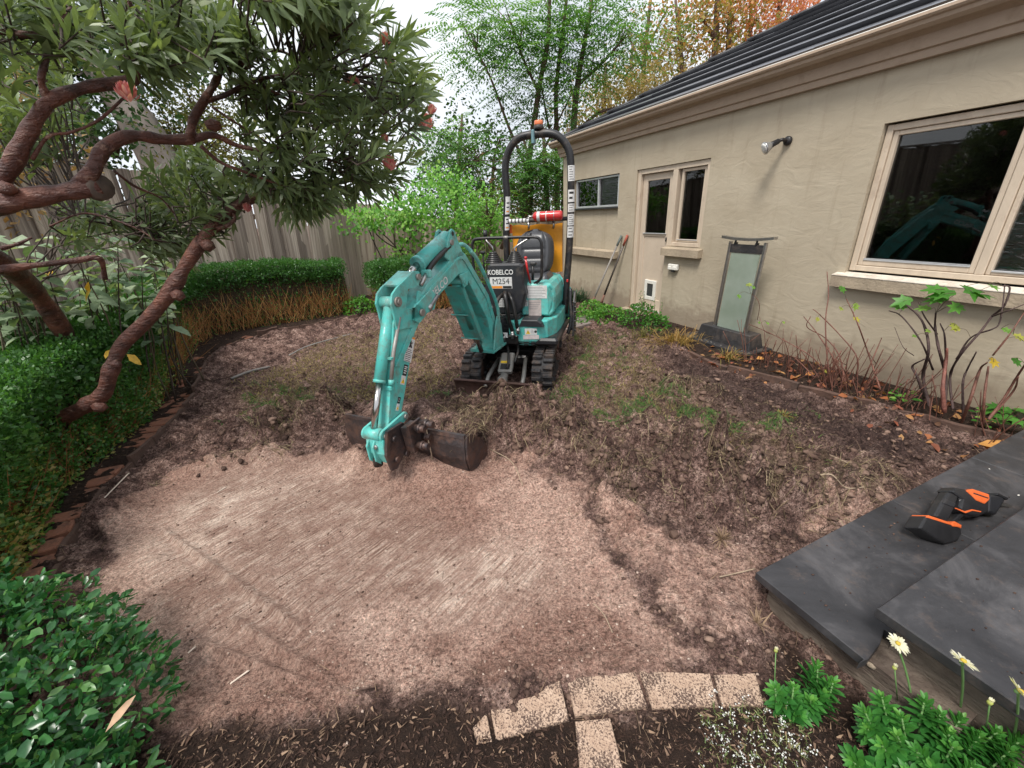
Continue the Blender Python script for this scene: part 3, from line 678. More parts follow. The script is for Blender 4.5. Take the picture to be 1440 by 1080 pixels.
mb.build('mortar_daub', M_MORT, step1)
Z2 = .33
A2 = gnd(1234, 854, Z2)
step2 = empty('stone_step', (A2[0], A2[1], 0), HROT, 'upper dark stone step slab at the right edge above the daisies', 'step')
mb = MB(); mb.prism([(0, 0), (0, 1.9), (1.2, 1.9), (1.2, 0)], Z2 - .045, Z2, 'z', bev=.006); mb.build('paver', M_BLUE, step2)
mb = MB(); mb.box((.62, .98, (Z2 - .05 - .25) / 2 + .0), (1.15, 1.8, Z2 - .05 + .25)); mb.build('riser', M_REND, step2)
# ================================================================== HOUSE (local x along the wall towards us, y into the house)
HD = np.array([1.91, 6.24, 0.0])
def HW(x, y, z): return HD + HX * x + HY * y + np.array([0, 0, z])
def stucco():
    m, t, b = _new('beige_stucco')
    tc = _n(t, 'ShaderNodeTexCoord'); v = tc.outputs['Object']
    n1 = _n(t, 'ShaderNodeTexNoise', Scale=1.6, Detail=7.0, Roughness=.6, Distortion=.5); t.links.new(v, n1.inputs['Vector'])
    c = _ramp(t, [(.3, (.375, .318, .232)), (.5, (.420, .360, .268)), (.7, (.460, .400, .302))], n1.outputs['Fac']).outputs[0]
    mp = _n(t, 'ShaderNodeMapping'); mp.inputs['Scale'].default_value = (7, 7, .7); t.links.new(v, mp.inputs[0])
    n2 = _n(t, 'ShaderNodeTexNoise', Scale=1.4, Detail=6.0, Roughness=.65); t.links.new(mp.outputs[0], n2.inputs['Vector'])
    c = _mix(t, _ramp(t, [(.56, (0, 0, 0)), (.78, (.62, .62, .62))], n2.outputs['Fac']).outputs[0], c, (.29, .235, .165))
    # splashed soil along the foot of the wall
    sx = _n(t, 'ShaderNodeSeparateXYZ'); t.links.new(v, sx.inputs[0])
    n5 = _n(t, 'ShaderNodeTexNoise', Scale=9.0, Detail=6.0); t.links.new(v, n5.inputs['Vector'])
    ma = _n(t, 'ShaderNodeMath', operation='MULTIPLY_ADD'); t.links.new(n5.outputs['Fac'], ma.inputs[0]); ma.inputs[1].default_value = -.5; t.links.new(sx.outputs['Z'], ma.inputs[2])
    c = _mix(t, _ramp(t, [(.0, (.55, .55, .55)), (.16, (0, 0, 0))], ma.outputs[0]).outputs[0], c, (.20, .145, .105))
    t.links.new(c, b.inputs['Base Color']); b.inputs['Roughness'].default_value = .88; b.inputs['Specular IOR Level'].default_value = .25
    mp3 = _n(t, 'ShaderNodeMapping'); mp3.inputs['Scale'].default_value = (3.0, 3.0, 5.5); mp3.inputs['Rotation'].default_value = (0, .5, 0); t.links.new(v, mp3.inputs[0])
    n3 = _n(t, 'ShaderNodeTexNoise', Scale=1.6, Detail=5.0, Roughness=.55, Distortion=1.4); t.links.new(mp3.outputs[0], n3.inputs['Vector'])
    n4 = _n(t, 'ShaderNodeTexNoise', Scale=140.0, Detail=4.0); t.links.new(v, n4.inputs['Vector'])
    ad = _n(t, 'ShaderNodeMath', operation='MULTIPLY_ADD'); t.links.new(n4.outputs['Fac'], ad.inputs[0]); ad.inputs[1].default_value = .12; t.links.new(n3.outputs['Fac'], ad.inputs[2])
    bp = _n(t, 'ShaderNodeBump', Strength=.26, Distance=.022); t.links.new(ad.outputs[0], bp.inputs['Height']); t.links.new(bp.outputs[0], b.inputs['Normal'])
    return m
M_STUC = stucco()
M_TRIM = mat('cornice_paint', (.36, .27, .195), .6, var=.12, vs=5, bump=.12, bs=40, dirt=(.25, .185, .13), dirt_amt=.25)
M_SILL = mat('sill_render', (.37, .30, .215), .8, var=.2, vs=8, bump=.3, bs=50, dirt=(.24, .185, .14), dirt_amt=.35)
M_FRAME = mat('pinkish_cream_joinery', (.56, .465, .36), .45, var=.12, vs=10, bump=.08, bs=60, dirt=(.38, .28, .21), dirt_amt=.18, stretch=(1, 1, .3))
M_DOOR = mat('pinkish_cream_door', (.55, .455, .355), .5, var=.08, vs=4, dirt=(.42, .32, .25), dirt_amt=.15)
M_WHITE = mat('white_plastic', (.74, .72, .66), .4, var=.08, vs=12)
M_ALU = mat('pale_window_metal', (.55, .56, .57), .35, metal=.4, var=.1)
M_BLACK = mat('black_plastic', (.018, .018, .020), .42, var=.25, vs=25, dirt=(.10, .075, .06), dirt_amt=.15)
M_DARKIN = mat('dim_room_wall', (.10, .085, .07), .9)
M_SCREEN_FR = mat('dark_screen_edge', (.03, .03, .03), .5)
def glass(name, tint=(.55, .56, .55), bump=0.0, base=.015):
    m = bpy.data.materials.new(name); m.use_nodes = True; t = m.node_tree; t.nodes.clear()
    o = _n(t, 'ShaderNodeOutputMaterial'); tr = _n(t, 'ShaderNodeBsdfTransparent'); tr.inputs[0].default_value = (*tint, 1)
    gl = _n(t, 'ShaderNodeBsdfGlossy', Roughness=.02); gl.inputs[0].default_value = (.9, .9, .9, 1)
    fr = _n(t, 'ShaderNodeFresnel', IOR=1.5); ms = _n(t, 'ShaderNodeMixShader')
    ad = _n(t, 'ShaderNodeMath', operation='ADD'); ad.inputs[1].default_value = base; t.links.new(fr.outputs[0], ad.inputs[0])
    if bump:
        tc = _n(t, 'ShaderNodeTexCoord'); mp = _n(t, 'ShaderNodeMapping'); mp.inputs['Scale'].default_value = (5, 5, 26); t.links.new(tc.outputs['Object'], mp.inputs[0])
        n = _n(t, 'ShaderNodeTexNoise', Scale=1.5, Detail=4.0, Distortion=1.0); t.links.new(mp.outputs[0], n.inputs['Vector'])
        bp = _n(t, 'ShaderNodeBump', Strength=bump, Distance=.02); t.links.new(n.outputs['Fac'], bp.inputs['Height']); t.links.new(bp.outputs[0], gl.inputs['Normal']); t.links.new(bp.outputs[0], fr.inputs['Normal'])
    t.links.new(ad.outputs[0], ms.inputs[0]); t.links.new(tr.outputs[0], ms.inputs[1]); t.links.new(gl.outputs[0], ms.inputs[2]); t.links.new(ms.outputs[0], o.inputs[0])
    return m
M_GLASS = glass('window_glass')
M_GLASS2 = glass('rippled_screened_glass', (.30, .29, .28), .5, .02)
M_GLASS3 = glass('sheer_glass', (.75, .77, .78), .25, .10)
def screen_mat():
    m = bpy.data.materials.new('crinkled_flyscreen'); m.use_nodes = True; t = m.node_tree; b = t.nodes['Principled BSDF']
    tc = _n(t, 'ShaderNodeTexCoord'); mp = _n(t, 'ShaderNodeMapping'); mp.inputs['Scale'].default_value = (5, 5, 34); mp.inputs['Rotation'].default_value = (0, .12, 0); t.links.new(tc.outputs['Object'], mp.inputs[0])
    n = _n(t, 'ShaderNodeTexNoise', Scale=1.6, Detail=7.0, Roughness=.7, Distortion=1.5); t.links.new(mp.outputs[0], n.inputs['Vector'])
    c = _ramp(t, [(.40, (.012, .011, .010)), (.58, (.024, .021, .020)), (.76, (.075, .07, .07))], n.outputs['Fac']); t.links.new(c.outputs[0], b.inputs['Base Color'])  # highlights on the ripples are painted as paler streaks
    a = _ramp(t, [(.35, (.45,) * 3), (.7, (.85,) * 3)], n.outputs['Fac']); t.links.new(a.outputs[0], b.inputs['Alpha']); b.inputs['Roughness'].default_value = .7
    return m
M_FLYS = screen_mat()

house = empty('house', HD, HROT, 'beige rendered single storey house with dark tiled hip roof', 'house')
HOLES = [(-1.655, -.392, .95, 2.052, .05), (-.005, .66, .13, 2.052, .10), (.66, 1.235, 1.075, 2.052, .10), (2.86, 5.6, .95, 2.087, .12)]
def wall_with_holes(x0, x1, z0, z1, holes):
    xs = sorted({x0, x1, *[h[0] for h in holes], *[h[1] for h in holes]}); zs = sorted({z0, z1, *[h[2] for h in holes], *[h[3] for h in holes]})
    # finer cells so that the hand trowelled face can be slightly uneven
    def fine(a):
        o = [a[0]]
        for p, q in zip(a, a[1:]):
            k = max(1, int((q - p) / .25)); o += [p + (q - p) * i / k for i in range(1, k + 1)]
        return o
    xs, zs = fine(xs), fine(zs)
    hole = lambda x, z: next((h for h in holes if h[0] < x < h[1] and h[2] < z < h[3]), None)
    mb = MB(); idx = {}
    def vid(x, y, z):
        k = (round(x, 4), round(y, 4), round(z, 4))
        if k not in idx: idx[k] = len(mb.v); mb.v.append([x, y, z])
        return idx[k]
    def q(*p): mb.f.append([vid(*a) for a in p]); mb.sm.append(False)
    for i in range(len(xs) - 1):
        for j in range(len(zs) - 1):
            a, b, c, d = xs[i], xs[i + 1], zs[j], zs[j + 1]; h = hole((a + b) / 2, (c + d) / 2)
            if not h: q((a, 0, c), (b, 0, c), (b, 0, d), (a, 0, d)); continue
            D = h[4] if h[4] > .06 else .12
            if not hole(a - .001, (c + d) / 2): q((a, 0, c), (a, 0, d), (a, D, d), (a, D, c))
            if not hole(b + .001, (c + d) / 2): q((b, 0, d), (b, 0, c), (b, D, c), (b, D, d))
            if not hole((a + b) / 2, c - .001): q((b, 0, c), (a, 0, c), (a, D, c), (b, D, c))
            if not hole((a + b) / 2, d + .001): q((a, 0, d), (b, 0, d), (b, D, d), (a, D, d))
    return mb
mb = wall_with_holes(-2.0, 6.6, -.15, 2.60, HOLES)
mb.add([(-2.0, 0, -.15), (-2.0, 0, 2.60), (-2.0, 9, 2.60), (-2.0, 9, -.15)], [(0, 1, 2, 3)])
mb.build('wall', M_STUC, house)
mb = MB(); mb.box((-1.02, .05 + .02, 1.265), (1.255, .04, .63 - .006)); mb.build('wall_panel', M_STUC, house)
mb = MB(); mb.prism([(-.003, 2.448), (-.05, 2.452), (-.055, 2.500), (-.075, 2.508), (-.085, 2.585), (-.115, 2.60), (-.115, 2.70), (-.003, 2.70)], -2.06, 6.6, 'x'); mb.build('cornice', M_TRIM, house)
mb = MB(); mb.prism([(-.118, 2.60), (-.165, 2.605), (-.19, 2.625), (-.195, 2.648), (-.213, 2.655), (-.222, 2.668), (-.219, 2.684), (-.205, 2.688), (-.200, 2.672), (-.118, 2.66)], -2.16, 6.6, 'x')
gut = mb.build('gutter', M_TRIM, house)
mb = MB(); mb.tube([(-2.16, -.207, 2.690), (6.6, -.207, 2.690)], .0045, 6); mb.build('gutter_lip', M_WHITE, gut)
# roof: one lapped course of flat dark tiles after another, cut by the hip
M_TILE = mat('dark_roof_tile', (.085, .088, .098), .30, var=.35, vs=3, bump=.15, bs=30, spec=.9)
M_HIP = mat('hip_cap_tile', (.035, .036, .040), .5, var=.3, vs=8, bump=.3, bs=30)
roof = link('roof', None, house); 
PT = math.tan(R_(25)); EXPO = .34; NC = 16
for k in range(NC):
    y0 = -.165 + k * EXPO; y1 = y0 + EXPO + .05; z0 = 2.675 + (y0 + .165) * PT; z1 = z0 + (EXPO + .05) * PT - .016
    xl0 = -2.13 + (y0 + .165) + .02; xl1 = xl0 + EXPO + .05
    mb = MB(); x = xl0; n = 0
    w = 1.9
    while x < 6.6:
        xe = min(x + w * random.uniform(.5, 1.1), 6.6); dz = random.uniform(-.003, .003)
        a = xl1 if n == 0 else x + .001
        mb.add([(x + .001, y0 + .07, z0 - .004 + dz), (xe, y0 + .07, z0 - .004 + dz), (xe, y0, z0 + .045 + dz), (x + .001, y0, z0 + .045 + dz), (a, y1, z1 + .012), (xe, y1, z1 + .012)], [(0, 1, 2, 3), (3, 2, 5, 4)])
        x = xe; n += 1
    mb.build('tile_course', M_TILE, roof)
for k in range(17):
    t0 = k * .34; p0 = np.array([-2.13 + t0, -.165 + t0, 2.735 + t0 * PT]); p1 = p0 + np.array([.36, .36, .36 * PT])
    mb = MB(); mb.tube([p0 + [0, 0, -.035], p1 + [0, 0, -.055]], [.07, .062], 8, squash=.5); mb.build('hip_cap', M_HIP, roof)
mb = MB(); mb.add([(-2.15, -.15, 2.67), (3.6, 5.6, 2.67 + 5.75 * PT), (-2.15, 11, 2.67)], [(0, 1, 2)])
mb.add([(-2.15, -.12, 2.655), (6.6, -.12, 2.655), (6.6, 5.4, 2.655 + 5.5 * PT), (3.45, 5.4, 2.655 + 5.5 * PT)], [(0, 1, 2, 3)])
mb.build('roof_deck', M_HIP, roof)
# rooms behind the panes
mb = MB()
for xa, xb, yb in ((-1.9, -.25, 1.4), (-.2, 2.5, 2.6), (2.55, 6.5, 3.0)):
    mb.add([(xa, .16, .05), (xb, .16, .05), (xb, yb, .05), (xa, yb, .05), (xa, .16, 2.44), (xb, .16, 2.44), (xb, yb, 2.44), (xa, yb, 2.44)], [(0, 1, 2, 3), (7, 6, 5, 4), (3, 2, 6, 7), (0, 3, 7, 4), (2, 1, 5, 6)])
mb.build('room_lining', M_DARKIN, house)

def bar(mb, x0, x1, z0, z1, y0, y1, b=.004): mb.box(((x0 + x1) / 2, (y0 + y1) / 2, (z0 + z1) / 2), (x1 - x0, y1 - y0, z1 - z0), bev=b)
def frame_mb(x0, x1, z0, z1, w, y0, y1, wb=None):
    mb = MB(); wb = w if wb is None else wb
    bar(mb, x0, x0 + w, z0, z1, y0, y1); bar(mb, x1 - w, x1, z0, z1, y0, y1)
    bar(mb, x0 + w - .001, x1 - w + .001, z1 - w, z1 - .001, y0 + .001, y1); bar(mb, x0 + w - .001, x1 - w + .001, z0 + .001, z0 + wb, y0 + .001, y1); return mb
def pane_mb(x0, x1, z0, z1, y): 
    mb = MB(); mb.box(((x0 + x1) / 2, y, (z0 + z1) / 2), (x1 - x0, .005, z1 - z0)); return mb
# big window
w1 = frame_mb(2.868, 5.59, .975, 2.075, .045, .035, .11).build('window', M_FRAME, house)
mb = MB(); bar(mb, 3.655, 3.705, 1.02, 2.03, .04, .108); mb.build('mullion', M_FRAME, w1)
frame_mb(2.915, 3.653, 1.022, 2.029, .034, .05, .105, .042).build('sash', M_FRAME, w1)
frame_mb(3.707, 5.54, 1.022, 2.029, .028, .052, .105, .02).build('sash', M_FRAME, w1)
mb = MB(); bar(mb, 2.95, 3.62, 1.064, 1.074, .045, .075, .002); bar(mb, 2.95, 3.62, 1.076, 1.081, .05, .072, .001); mb.build('bead', M_ALU, w1)
mb = MB(); bar(mb, 3.735, 5.51, 1.043, 1.055, .045, .075, .002); mb.build('bead', M_ALU, w1)
pane_mb(2.95, 3.62, 1.065, 1.996, .085).build('pane', M_GLASS, w1)
pane_mb(3.737, 5.51, 1.045, 2.0, .085).build('pane', M_GLASS3, w1)
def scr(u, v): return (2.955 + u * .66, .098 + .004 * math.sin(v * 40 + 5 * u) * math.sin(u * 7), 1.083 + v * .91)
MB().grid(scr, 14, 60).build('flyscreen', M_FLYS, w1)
def sill(x0, x1, zt, hb, out, name='sill'):
    mb = MB(); mb.prism([(-out, zt - .02), (-out, zt - hb), (-.002, zt - hb), (-.002, zt - hb + .01), (.035, zt - .05), (.035, zt)], x0, x1, 'x'); return mb
s_ = sill(2.80, 5.7, .955, .115, .075).build('window_sill', M_SILL, house)
mb = MB(); mb.prism([(-.078, .937), (.034, .957), (.034, .962), (-.078, .942)], 2.80, 5.7, 'x'); mb.build('sill_top', mat('pale_weathered_sill', (.62, .56, .48), .7, var=.25, vs=14, bump=.3, bs=60, dirt=(.36, .29, .22), dirt_amt=.3), s_)
# small high window
w2 = frame_mb(-1.625, -.44, 1.60, 2.045, .028, .035, .10, .03).build('window', M_ALU, house)
mb = MB(); bar(mb, -.99, -.955, 1.63, 2.015, .04, .095); mb.build('mullion', M_ALU, w2)
pane_mb(-1.597, -.99, 1.63, 2.017, .07).build('pane', M_GLASS, w2); pane_mb(-.955, -.468, 1.63, 2.017, .075).build('pane', M_GLASS2, w2)
mb = MB(); bar(mb, -1.645, -.40, 1.575, 1.602, -.006, .06, .003); mb.build('window_ledge', M_SCREEN_FR, w2)
sill(-1.69, -.33, .962, .115, .075).build('window_sill', M_SILL, house)
# garden door and the sidelight beside it
mb = MB(); bar(mb, -.003, .058, .13, 2.05, .02, .115); bar(mb, .058, 1.23, 1.988, 2.049, .022, .115); bar(mb, .655, .735, 1.08, 1.988, .02, .115); bar(mb, 1.178, 1.232, 1.08, 1.988, .022, .115); bar(mb, .735, 1.178, 1.082, 1.13, .022, .115)
bar(mb, .64, .66, .13, 1.075, .03, .115)
dfr = mb.build('door_frame', M_FRAME, house)
mb = frame_mb(.775, 1.155, 1.135, 1.985, .034, .05, .10); mb.build('sash', M_FRAME, dfr)
pane_mb(.808, 1.122, 1.168, 1.952, .08).build('pane', M_GLASS, dfr)
mb = MB(); bar(mb, .80, 1.13, 1.158, 1.168, .045, .06, .001); mb.build('bead', M_ALU, dfr)
mb = frame_mb(.066, .648, .155, 1.985, .085, .065, .108, .16)
bar(mb, .14, .57, .30, 1.195, .078, .10, .002); bar(mb, .14, .57, 1.19, 1.225, .066, .106, .002)
door = mb.build('door', M_DOOR, house)
pane_mb(.15, .565, 1.225, 1.902, .088).build('pane', M_GLASS, door)
mb = MB(); bar(mb, .135, .59, 1.222, 1.234, .05, .07, .001); mb.build('bead', M_ALU, door)
mb = frame_mb(.245, .475, .30, .585, .052, .058, .085); cf = mb.build('cat_flap', M_WHITE, door)
pane_mb(.30, .42, .355, .53, .07).build('flap', mat('smoky_flap', (.05, .055, .055), .15), door)
mb = MB(); mb.lathe([(.006, 0), (.009, .004), (.009, .05), (.004, .055)], n=8, X=Matrix.Translation((.605, .05, 1.13)) @ Matrix.Rotation(R_(0), 4, 'X')); mb.build('handle', M_SCREEN_FR, door)
mb = MB(); bar(mb, -.08, .72, .095, .128, -.085, .10); thr = mb.build('threshold', M_SILL, house)
mb = MB(); bar(mb, -.02, .64, .129, .140, .0, .055, .002); mb.build('sill_strip', mat('red_brown_sill', (.20, .07, .05), .6), thr)
mb = MB(); bar(mb, .05, .64, .141, .155, .02, .075, .002); mb.build('metal_strip', M_ALU, thr)
sill(.655, 1.285, 1.078, .11, .075).build('window_sill', M_SILL, house)
# a few things standing inside, seen through the panes
mb = MB()
for k in range(9):
    mb.box((-1.57 + .012 * k, .13 + .012 * (k % 2), 1.83), (.010, .004, .36))
mb.build('blind', mat('white_blind', (.6, .6, .58), .8), house)
def note(x, z, y):
    mb = MB(); mb.box((0, 0, 0), (.075, .002, .085)); o = mb.build('note', mat('white_paper', (.8, .8, .8), .7), None); o.location = HW(x, y, z); o.rotation_euler = (0, 0, HROT)
    tag(o, 'small white paper note standing inside the sidelight window', 'note')
note(.85, 1.225, .105)
r = empty('flower_pot', HW(1.10, .14, 1.165), HROT, 'small terracotta flower pot standing inside the sidelight window', 'pot')
MB().lathe([(.028, 0), (.038, .07), (.043, .072), (.043, .09), (.037, .09), (.034, .07)], n=12).build('pot_body', mat('terracotta', (.36, .17, .10), .8), r)
MB().lathe([(.001, .082), (.034, .08)], n=10).build('soil', M_CLOD, r)
# ------------------------------------------------------------------ fittings on and against the wall
M_STEEL = mat('brushed_steel', (.42, .41, .40), .32, metal=.9, var=.2, vs=20)
M_RUST = mat('rusty_steel', (.20, .105, .075), .65, metal=.35, var=.45, vs=12, bump=.3, bs=60, dirt=(.13, .085, .06), dirt_amt=.4)
M_WORN = mat('worn_grey_timber', (.24, .22, .20), .75, var=.3, vs=10, stretch=(1, 1, .2), bump=.3)
r = empty('spotlight', HW(2.105, 0, 2.085), HROT, 'black and clear security spotlight fixed high on the beige wall', 'spotlight')
def rot_to(d):
    return Vector(d).to_track_quat('Z', 'Y').to_matrix().to_4x4()
MB().lathe([(.038, 0), (.040, .02), (.030, .032), (.001, .034)], n=14, X=rot_to((0, -1, 0))).build('base', M_BLACK, r)
MB().tube([(0, -.02, 0), (-.012, -.07, .012), (-.03, -.10, .0)], .016, 8).build('arm', M_BLACK, r)
hd = Vector((-.42, -.80, -.42)).normalized(); X_ = Matrix.Translation((-.03, -.10, 0)) @ rot_to(hd)
MB().lathe([(.018, -.01), (.024, .0), (.026, .05), (.030, .06)], n=14, X=X_).build('socket', M_BLACK, r)
lb = MB().lathe([(.028, .06), (.040, .085), (.055, .115), (.058, .125), (.050, .130)], n=18, X=X_).build('bulb', mat('silvered_glass', (.50, .50, .50), .18, metal=.7, var=.1), r)
MB().lathe([(.050, .1305), (.035, .137), (.001, .140)], n=18, X=X_).build('lens', mat('clear_lens', (.62, .62, .60), .1, var=.35, vs=30, spec=.8), lb)
r = empty('power_outlet', HW(.86, 0, .825), HROT, 'white weatherproof power outlet on the wall below the sidelight sill', 'outlet')
mb = MB(); mb.box((0, -.022, 0), (.165, .044, .075), bev=.008); mb.build('box', M_WHITE, r)
for k in (-.045, .045):
    mb = MB(); mb.box((k, -.048, -.012), (.045, .014, .04), bev=.004); mb.build('socket_cover', M_WHITE, r)
mb = MB(); mb.box((.01, -.03, -.048), (.05, .03, .02)); mb.build('gland', M_BLACK, r)
# lantern feature
r = empty('garden_lantern', HW(2.0, -.24, .0), HROT, 'frosted glass panel in a steel frame on a black tiered base', 'garden feature')
M_BASE = mat('black_cast_base', (.030, .029, .031), .5, var=.3, vs=12, bump=.25, bs=70, dirt=(.10, .075, .06), dirt_amt=.3)
mb = MB(); mb.prism([(-.50, -.19), (.40, -.19), (.40, .19), (-.50, .19)], .02, .125, 'z', bev=.006); mb.build('tray', M_BASE, r)
mb = MB(); mb.box((0, 0, 0), (.70, .22, .16), bev=.006, taper=(.90, .78)); o = mb.build('plinth', M_BASE, r); o.location = (-.01, .02, .20)
mb = MB()
for k in range(70): mb.add(IV * np.array([.008, .008, .006]) * random.uniform(.6, 1.2) + np.array([random.uniform(-.47, .38), random.choice([random.uniform(-.175, -.12), random.uniform(.14, .17)]), .128]), IF.tolist(), True)
mb.build('pebbles', mat('wet_pebbles', (.16, .15, .14), .4, var=.6, vs=40), r)['kind'] = 'stuff'
lean = .045
for xx in (-.195, .20):
    mb = MB(); mb.prism([(xx - .014, .24), (xx + .014, .24), (xx + .014 + lean, 1.20), (xx - .014 + lean, 1.20)], -.016, .016, 'y', bev=.004); mb.build('post', M_STEEL, r)
xs = np.linspace(-.25, .33, 13); bp_ = [(x, 1.212 + .020 * ((2 * (x - .04) / .58) ** 2)) for x in xs]
mb = MB(); mb.prism(bp_ + [(x, z + .026) for x, z in bp_[::-1]], -.03, .03, 'y'); mb.build('top_beam', M_STEEL, r)
for xx in (-.085, .155):
    mb = MB(); mb.cyl((xx, -.012, 1.19), (xx, -.012, 1.215), .010, 8); mb.cyl((xx - .004, -.02, 1.183), (xx - .004, .02, 1.183), .011, 8); mb.build('bracket', M_BLACK, r)
mb = MB(); mb.prism([(-.142, 1.09), (.222, 1.09), (.226, 1.175), (-.138, 1.175)], -.011, .011, 'y', bev=.003); mb.build('header_bar', M_BASE, r)
def frosted():
    m, t, b = _new('frosted_green_glass'); b.inputs['Base Color'].default_value = (.36, .44, .36, 1); b.inputs['Roughness'].default_value = .22; b.inputs['Transmission Weight'].default_value = .35
    tc = _n(t, 'ShaderNodeTexCoord'); n = _n(t, 'ShaderNodeTexNoise', Scale=3.0, Detail=4.0); t.links.new(tc.outputs['Object'], n.inputs['Vector'])
    c = _ramp(t, [(.3, (.30, .37, .29)), (.7, (.45, .52, .45))], n.outputs['Fac']); t.links.new(c.outputs[0], b.inputs['Base Color']); return m
mb = MB(); mb.prism([(-.158, .255), (.172, .255), (.206, 1.088), (-.124, 1.088)], -.006, .006, 'y', bev=.002); mb.build('glass_panel', frosted(), r)
# digging tools leaning on the wall
def ladder_xy(o): return o
def tool(name, foot, top, label, kind):
    f, tp = HW(*foot), HW(*top); r = empty(name, f, 0, label, 'shovel' if kind else 'garden tool'); d = tp - f; L = np.linalg.norm(d); d = d / L
    mb = MB(); mb.tube([d * .22, d * (L * .55), d * (L - .16)], [.016, .014, .014], 10); mb.build('handle', M_WORN if kind else mat('dark_steel_shaft', (.10, .085, .075), .5, metal=.3), r)
    mb = MB(); mb.tube([d * (L - .16), d * L], [.017, .018], 10); mb.build('grip', mat('grey_green_grip', (.10, .12, .11), .7) if kind else mat('worn_red_grip', (.36, .09, .055), .7), r)
    side = unit(np.cross(d, [0, 0, 1.0])); nrm = np.cross(side, d)
    if kind:
        mb = MB(); mb.tube([d * .12 + nrm * .008, d * .30], [.013, .019], 10); 
        V = []; F = []; rows = 7
        for i in range(rows):
            t_ = i / (rows - 1); wdt = [.004, .045, .066, .075, .078, .076, .055][i]; 
            for j in range(5):
                u = j / 2 - 1; V.append(d * (t_ * .27 - .01) + side * (u * wdt) - nrm * (.02 * (1 - u * u)) + nrm * .01)
        for i in range(rows - 1):
            for j in range(4): F.append((i * 5 + j, i * 5 + j + 1, i * 5 + j + 6, i * 5 + j + 5))
        V2 = [v + nrm * -.004 for v in V]; n_ = len(V); F2 = [tuple(reversed([q + n_ for q in f])) for f in F]
        mb.add(V + V2, F + F2, True); mb.build('blade', M_RUST, r)
    else:
        mb = MB(); mb.tube([d * .0, d * .06, d * .24], [.012, .022, .018], 10); mb.prism([(-.05, 0), (.05, 0), (.045, .12), (-.045, .12)], -.006, .006, 'y', X=Matrix([[side[0], nrm[0], d[0], 0], [side[1], nrm[1], d[1], 0], [side[2], nrm[2], d[2], 0], [0, 0, 0, 1]])); mb.build('blade', M_RUST, r)
    return r
tool('shovel', (-.27, -.60, .045), (-.25, -.02, 1.19), 'long grey handled shovel with rusty blade leaning on the wall', True)
tool('spade', (-.50, -.20, .06), (-.11, -.02, 1.20), 'dark handled spade with red grip leaning beside the door', False)
# flagstone by the tools
P = np.array([gnd(a, b, .06)[:2] for a, b in [(772, 462), (800, 444), (836, 446), (842, 452), (800, 464)]]); c = P.mean(0)
mb = MB(); mb.prism([(p[0] - c[0], p[1] - c[1]) for p in P], -.05, .0, 'z', bev=.008); o = mb.build('flagstone', mat('grey_pink_flagstone', (.22, .18, .165), .85, var=.3, vs=8, bump=.5), None); o.location = (c[0], c[1], .075)
tag(o, 'flat grey flagstone on the ground behind the digger near the shovel', 'paving stone')
# ================================================================== MINI EXCAVATOR
M_TEAL = mat('teal_machine_paint', (.090, .50, .455), .36, var=.10, vs=6, bump=.05, bs=40, dirt=(.17, .19, .15), dirt_amt=.42, coat=.12, dscale=13, chips=(.11, .075, .055))
M_TEALD = mat('teal_paint_muddy', (.055, .36, .32), .5, var=.15, vs=7, bump=.1, bs=40, dirt=(.16, .15, .115), dirt_amt=.5, dscale=9, chips=(.10, .07, .05))
M_PLAST = mat('charcoal_plastic', (.022, .023, .027), .45, var=.2, vs=14, bump=.08, bs=90, dirt=(.09, .075, .06), dirt_amt=.22)
M_RUBB = mat('track_rubber', (.030, .029, .031), .62, var=.35, vs=14, bump=.4, bs=60, dirt=(.14, .095, .07), dirt_amt=.45, dscale=9)
M_FRAMEB = mat('black_steel', (.016, .016, .018), .42, var=.25, vs=9, dirt=(.10, .075, .055), dirt_amt=.3, dscale=8)
M_GREASE = mat('greasy_black', (.012, .011, .011), .35, var=.4, vs=15, dirt=(.07, .05, .038), dirt_amt=.3)
M_CHROME = mat('chrome_rod', (.50, .49, .48), .24, metal=1.0, var=.08)
M_GREY = mat('dusty_grey_steel', (.30, .29, .27), .5, metal=.5, var=.3, vs=10, dirt=(.16, .115, .085), dirt_amt=.35)
M_BUCK = mat('worn_bucket_steel', (.065, .056, .058), .40, metal=.6, var=.55, vs=6, bump=.3, bs=40, dirt=(.19, .105, .075), dirt_amt=.52, dscale=9)
M_BLADE = mat('rusty_blade_steel', (.105, .055, .045), .58, metal=.3, var=.4, vs=8, bump=.3, bs=40, dirt=(.15, .095, .07), dirt_amt=.4)
M_SEAT = mat('grey_black_vinyl', (.055, .057, .063), .33, var=.15, vs=10, bump=.1, bs=120)
M_YEL = mat('orange_yellow_panel', (.80, .33, .018), .5, var=.12, vs=5, bump=.15, bs=8, dirt=(.45, .20, .05), dirt_amt=.2)
M_ORG = mat('orange_red_plastic', (.75, .13, .03), .35, var=.1)
M_RED = mat('extinguisher_red', (.50, .025, .025), .3, var=.12, coat=.3)
M_STICK = mat('white_sticker', (.66, .66, .65), .5, var=.12, vs=30, dirt=(.40, .36, .32), dirt_amt=.25)
M_STICKW = mat('worn_pinkish_sticker', (.46, .40, .38), .6, var=.25, vs=30)
M_INK = mat('black_ink', (.02, .02, .02), .6, var=.1)
M_GINK = mat('grey_ink', (.20, .20, .20), .6, var=.1)
M_YINK = mat('yellow_ink', (.80, .52, .03), .5, var=.1)
M_OINK = mat('orange_ink', (.80, .28, .03), .5, var=.1)
M_WINK = mat('white_ink', (.70, .70, .68), .5, var=.12)

